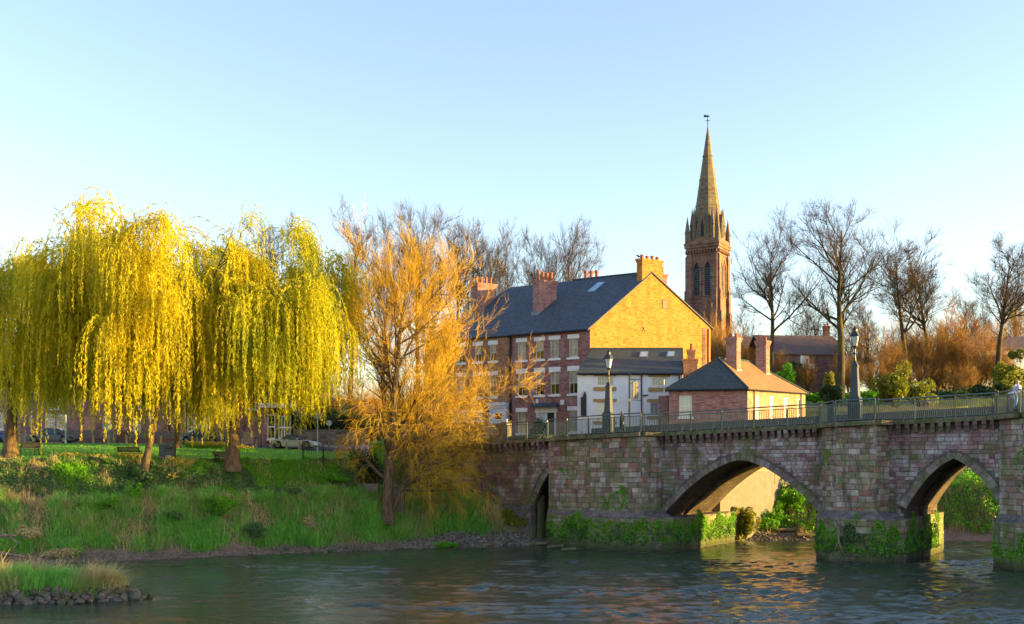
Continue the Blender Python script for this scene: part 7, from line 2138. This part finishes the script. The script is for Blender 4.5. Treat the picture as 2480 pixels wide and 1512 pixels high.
for row, (k, z0, s0_) in enumerate(((1.0, .03, .27), (.95, .22, .31), (.90, .42, .29), (.83, .6, .25))):
    n = (62, 54, 46, 34)[row]
    for i in range(n):
        a = R(-178 + 196 * (i + .5 + gr.uniform(-.25, .25)) / n)
        x, y = IC[0] + IRX * k * math.cos(a) * gr.uniform(.97, 1.03), IC[1] + IRY * k * math.sin(a) * gr.uniform(.95, 1.05)
        if CX + F * x / y < -40: continue
        rock('grey rock in the ' + ('lowest row of stones at the waterline', 'second row of stones above the waterline', 'third row of stones', 'top row of stones under the grass')[row] + ' round the small island', (x, y, z0 + gr.uniform(-.04, .06)), s0_ * gr.uniform(.65, 1.35), 'island stones, ' + ('waterline row', 'second row', 'third row', 'top row')[row])
gn = np.random.default_rng(77)
def isl(x, y): return ((x - IC[0]) / IRX) ** 2 + ((y - IC[1]) / IRY) ** 2 < .74
xy, hs = tufted(20000, 50, IC[0] - 9, IC[0] + 9, IC[1] - 3, IC[1] + 3, isl, .24)
stuff('island_grass', 'tall green grass on the small island', blades(gn, xy, island(xy[:, 0], xy[:, 1]) - .05, hs * gn.uniform(.45, .95, len(xy)), .03, .45, .6, (.12, -.02)), M['grass'])
xy, hs = tufted(7000, 50, IC[0] - 9, IC[0] + 9, IC[1] - 3, IC[1] + 3, lambda x, y: isl(x, y) & ((clump(x, y, .8, 2) > .3) | (x > IC[0] + 5.4)), .3)
stuff('island_reeds', 'straw coloured reeds leaning on the small island', blades(gn, xy, island(xy[:, 0], xy[:, 1]) - .05, hs * gn.uniform(.7, 1.35, len(xy)), .024, .5, .8, (.16, -.03)), M['straw'])
# stones along the shore
g2 = np.random.default_rng(78)
def shore_stones(n, x0, x1, q0, q1, smin, smax):
    x = g2.uniform(x0, x1, n); y = np.interp(x, SHX, SHY) - .5 * nz(x, x * 0, .35) - .22 * nz(x, x * 0, 1.4, 2) + g2.uniform(q0, q1, n)
    return np.stack([x, y, ground(x, y)], 1), g2.uniform(smin, smax, n)
def pebbles(name, label, P, s):
    base = np.array([(1, 0, 0), (-1, 0, 0), (0, 1, 0), (0, -1, 0), (0, 0, .6), (0, 0, -.6)], float)
    fc_ = np.array([(0, 2, 4), (2, 1, 4), (1, 3, 4), (3, 0, 4), (2, 0, 5), (1, 2, 5), (3, 1, 5), (0, 3, 5)])
    n = len(P); a = g2.uniform(0, 6.28, n); ca, sa = np.cos(a), np.sin(a)
    V = base[None] * (s[:, None, None] * g2.uniform(.6, 1.4, (n, 6, 1)))
    V = np.stack([V[..., 0] * ca[:, None] - V[..., 1] * sa[:, None], V[..., 0] * sa[:, None] + V[..., 1] * ca[:, None], V[..., 2]], -1) + P[:, None] + A(0, 0, .02)
    o = np_mesh(name, V.reshape(-1, 3), (np.arange(n) * 6)[:, None, None].repeat(8, 1).reshape(n * 8, 1) + np.tile(fc_, (n, 1)), M['pebble'], None, 'stuff'); o['label'] = label
t = NT('shore_pebbles'); r_ = t.island(); p = t.pos()
cr = t.mix(r_, (.07, .058, .05), (.30, .26, .22)); t.bsdf(t.mix(t.math('MULTIPLY', t.noise(p, 8, 3), .4), cr, (.05, .045, .035)), .75, None, .3); M['pebble'] = t.m
pebbles('shore_pebbles', 'loose stones and pebbles along the muddy shore', *shore_stones(5200, -45, 4.5, -.3, 1.5, .03, .11))
pebbles('shore_rubble', 'flat rubble on the shore in front of the first arch', *shore_stones(2600, -9, 4.6, -.4, 2.6, .06, .22))
pebbles('far_pebbles', 'stones at the water edge beyond the wide arch', *shore_stones(1200, 17, 36, -.3, 1.2, .06, .17))
P, s_ = shore_stones(34, -18, 4.5, -.1, 1.0, .16, .36)
for q, sz in zip(P, s_):
    if CX + F * q[0] / q[1] > 0: rock('rough brown stone lying at the water edge of the left bank', q + A(0, 0, .05), sz, 'larger stones along the shore')
slab_labels = ['longest pale stone slab lying flat at the water edge left of the shore pier', 'pale broken slab at the water against the shore pier corner', 'short pale stone slab on the shore stones before the arch', 'thin pale slab on the mud further left of the pier']
for i, (x, y, d, L, w) in enumerate(((1290, 1316, 91.0, 3.4, .5), (1378, 1318, 85.6, 1.2, .6), (1345, 1322, 88.4, 1.5, .5), (1195, 1310, 90.8, 2.2, .5))):
    c = at(x, y, d); zg = max(gz(c[0], d), .05)
    m = MB(); m.prism([(-L / 2, -w / 2), (L * .45, -w * .4), (L / 2, w * .3), (-L * .42, w / 2)], 0, .16)
    o = m.build('stone_slab', M['cope'], None); o.location = (c[0], c[1], zg + .03); o.rotation_euler = (R(4), R(-3), R(8 * (i - 1))); tag(o, slab_labels[i], 'stone slab')
for i, (x, y, d, L) in enumerate(((1925, 1297, 98.6, 3.6), (1960, 1303, 97.8, 2.4))):
    c = at(x, y, d); zg = max(gz(c[0], d), .05)
    m = MB(); m.prism([(-L / 2, -.3), (L / 2, -.25), (L * .48, .3), (-L * .46, .3)], 0, .2); o = m.build('stone_slab', M['cope'], None); o.location = (c[0], c[1], zg + .05); o.rotation_euler = (0, R(2), R(5)); tag(o, ['long pale slab on the mud beyond the wide arch', 'second shorter slab nearer the water beyond the wide arch'][i], 'stone slab')
# concrete blocks by the orange tree
M['concrete'] = m_plain('old_concrete', (.26, .22, .17), (.17, .145, .11), .9, 2, .3)
for (x0, x1, y0, y1, d, lab) in ((882, 915, 1172, 1205, 91.5, 'mossy concrete block left of the orange tree trunk'), (948, 978, 1178, 1212, 90.6, 'concrete block right of the orange tree trunk')):
    m = MB(); X0, X1 = sx(x0, d), sx(x1, d); zt2, zb = zz(y0, d), min(zz(y1, d), gz((X0 + X1) / 2, d)) - .3
    m.box(X0, X1, d, d + .9, zb, zt2 - .14); m.box(X0 - .12, X1 + .05, d - .08, d + .98, zt2 - .137, zt2)
    tag(m.build('concrete_block', M['concrete'], None), lab, 'concrete block')
# driftwood
M['drift'] = m_bark('driftwood', (.30, .24, .17), (.13, .10, .075), 7)
dl = ['forked grey driftwood branch rising from the grass at the far left', 'long bare driftwood log reaching over the mud at the far left', 'low driftwood pole lying on the mud at the far left edge', 'thin driftwood stick along the mud behind the island', 'dark broken branch sticking out of the bank above the mud']
def stick(label, pts, r_, forks=()):
    t = thing('driftwood', label, 'driftwood')
    m = MB(); m.tube(pts, [r_ * (1 - .6 * i / (len(pts) - 1)) for i in range(len(pts))], 7); m.build('limb', M['drift'], t, smooth=True)
    for f in forks:
        m = MB(); m.tube(f, [r_ * .5 * (1 - .7 * i / (len(f) - 1)) for i in range(len(f))], 5); m.build('branch', M['drift'], t, smooth=True)
stick(dl[0], [at(-30, 1300, 74.5), at(10, 1298, 74.6), at(40, 1297, 74.8)], .16, [[at(20, 1297, 74.6), at(42, 1315, 74.4), at(30, 1335, 74.2), at(5, 1346, 74)], [at(-10, 1299, 74.5), at(10, 1285, 74.6)]])
stick(dl[1], [at(-40, 1333, 73.6), at(0, 1340, 73.7), at(40, 1345, 73.9), at(78, 1352, 74)], .17, [[at(30, 1344, 73.8), at(45, 1336, 73.9)], [at(60, 1349, 73.9), at(75, 1346, 74), at(80, 1358, 73.8)]])
stick(dl[2], [at(-40, 1354, 72.6), at(10, 1364, 72.9), at(62, 1371, 73.2)], .11)
stick(dl[3], [at(205, 1346, 75.8), at(270, 1349, 76), at(345, 1354, 76.2)], .07, [[at(250, 1348, 75.9), at(262, 1342, 75.9)]])
stick(dl[4], [at(140, 1325, 76.5), at(155, 1340, 75.8), at(168, 1352, 75.3)], .09, [[at(150, 1335, 76), at(175, 1322, 76)]])
stick('dead branch with trailing roots snagged on the foot of the middle pier', [bp(14.9, -2.75, 3.0), bp(15.2, -3.0, 2.2), bp(15.35, -3.1, 1.3), bp(15.8, -3.15, .4)], .09, [[bp(15.2, -3, 2.2), bp(15.6, -3.1, 1.9)], [bp(15.3, -3.1, 1.5), bp(15.0, -3.2, .7)]])
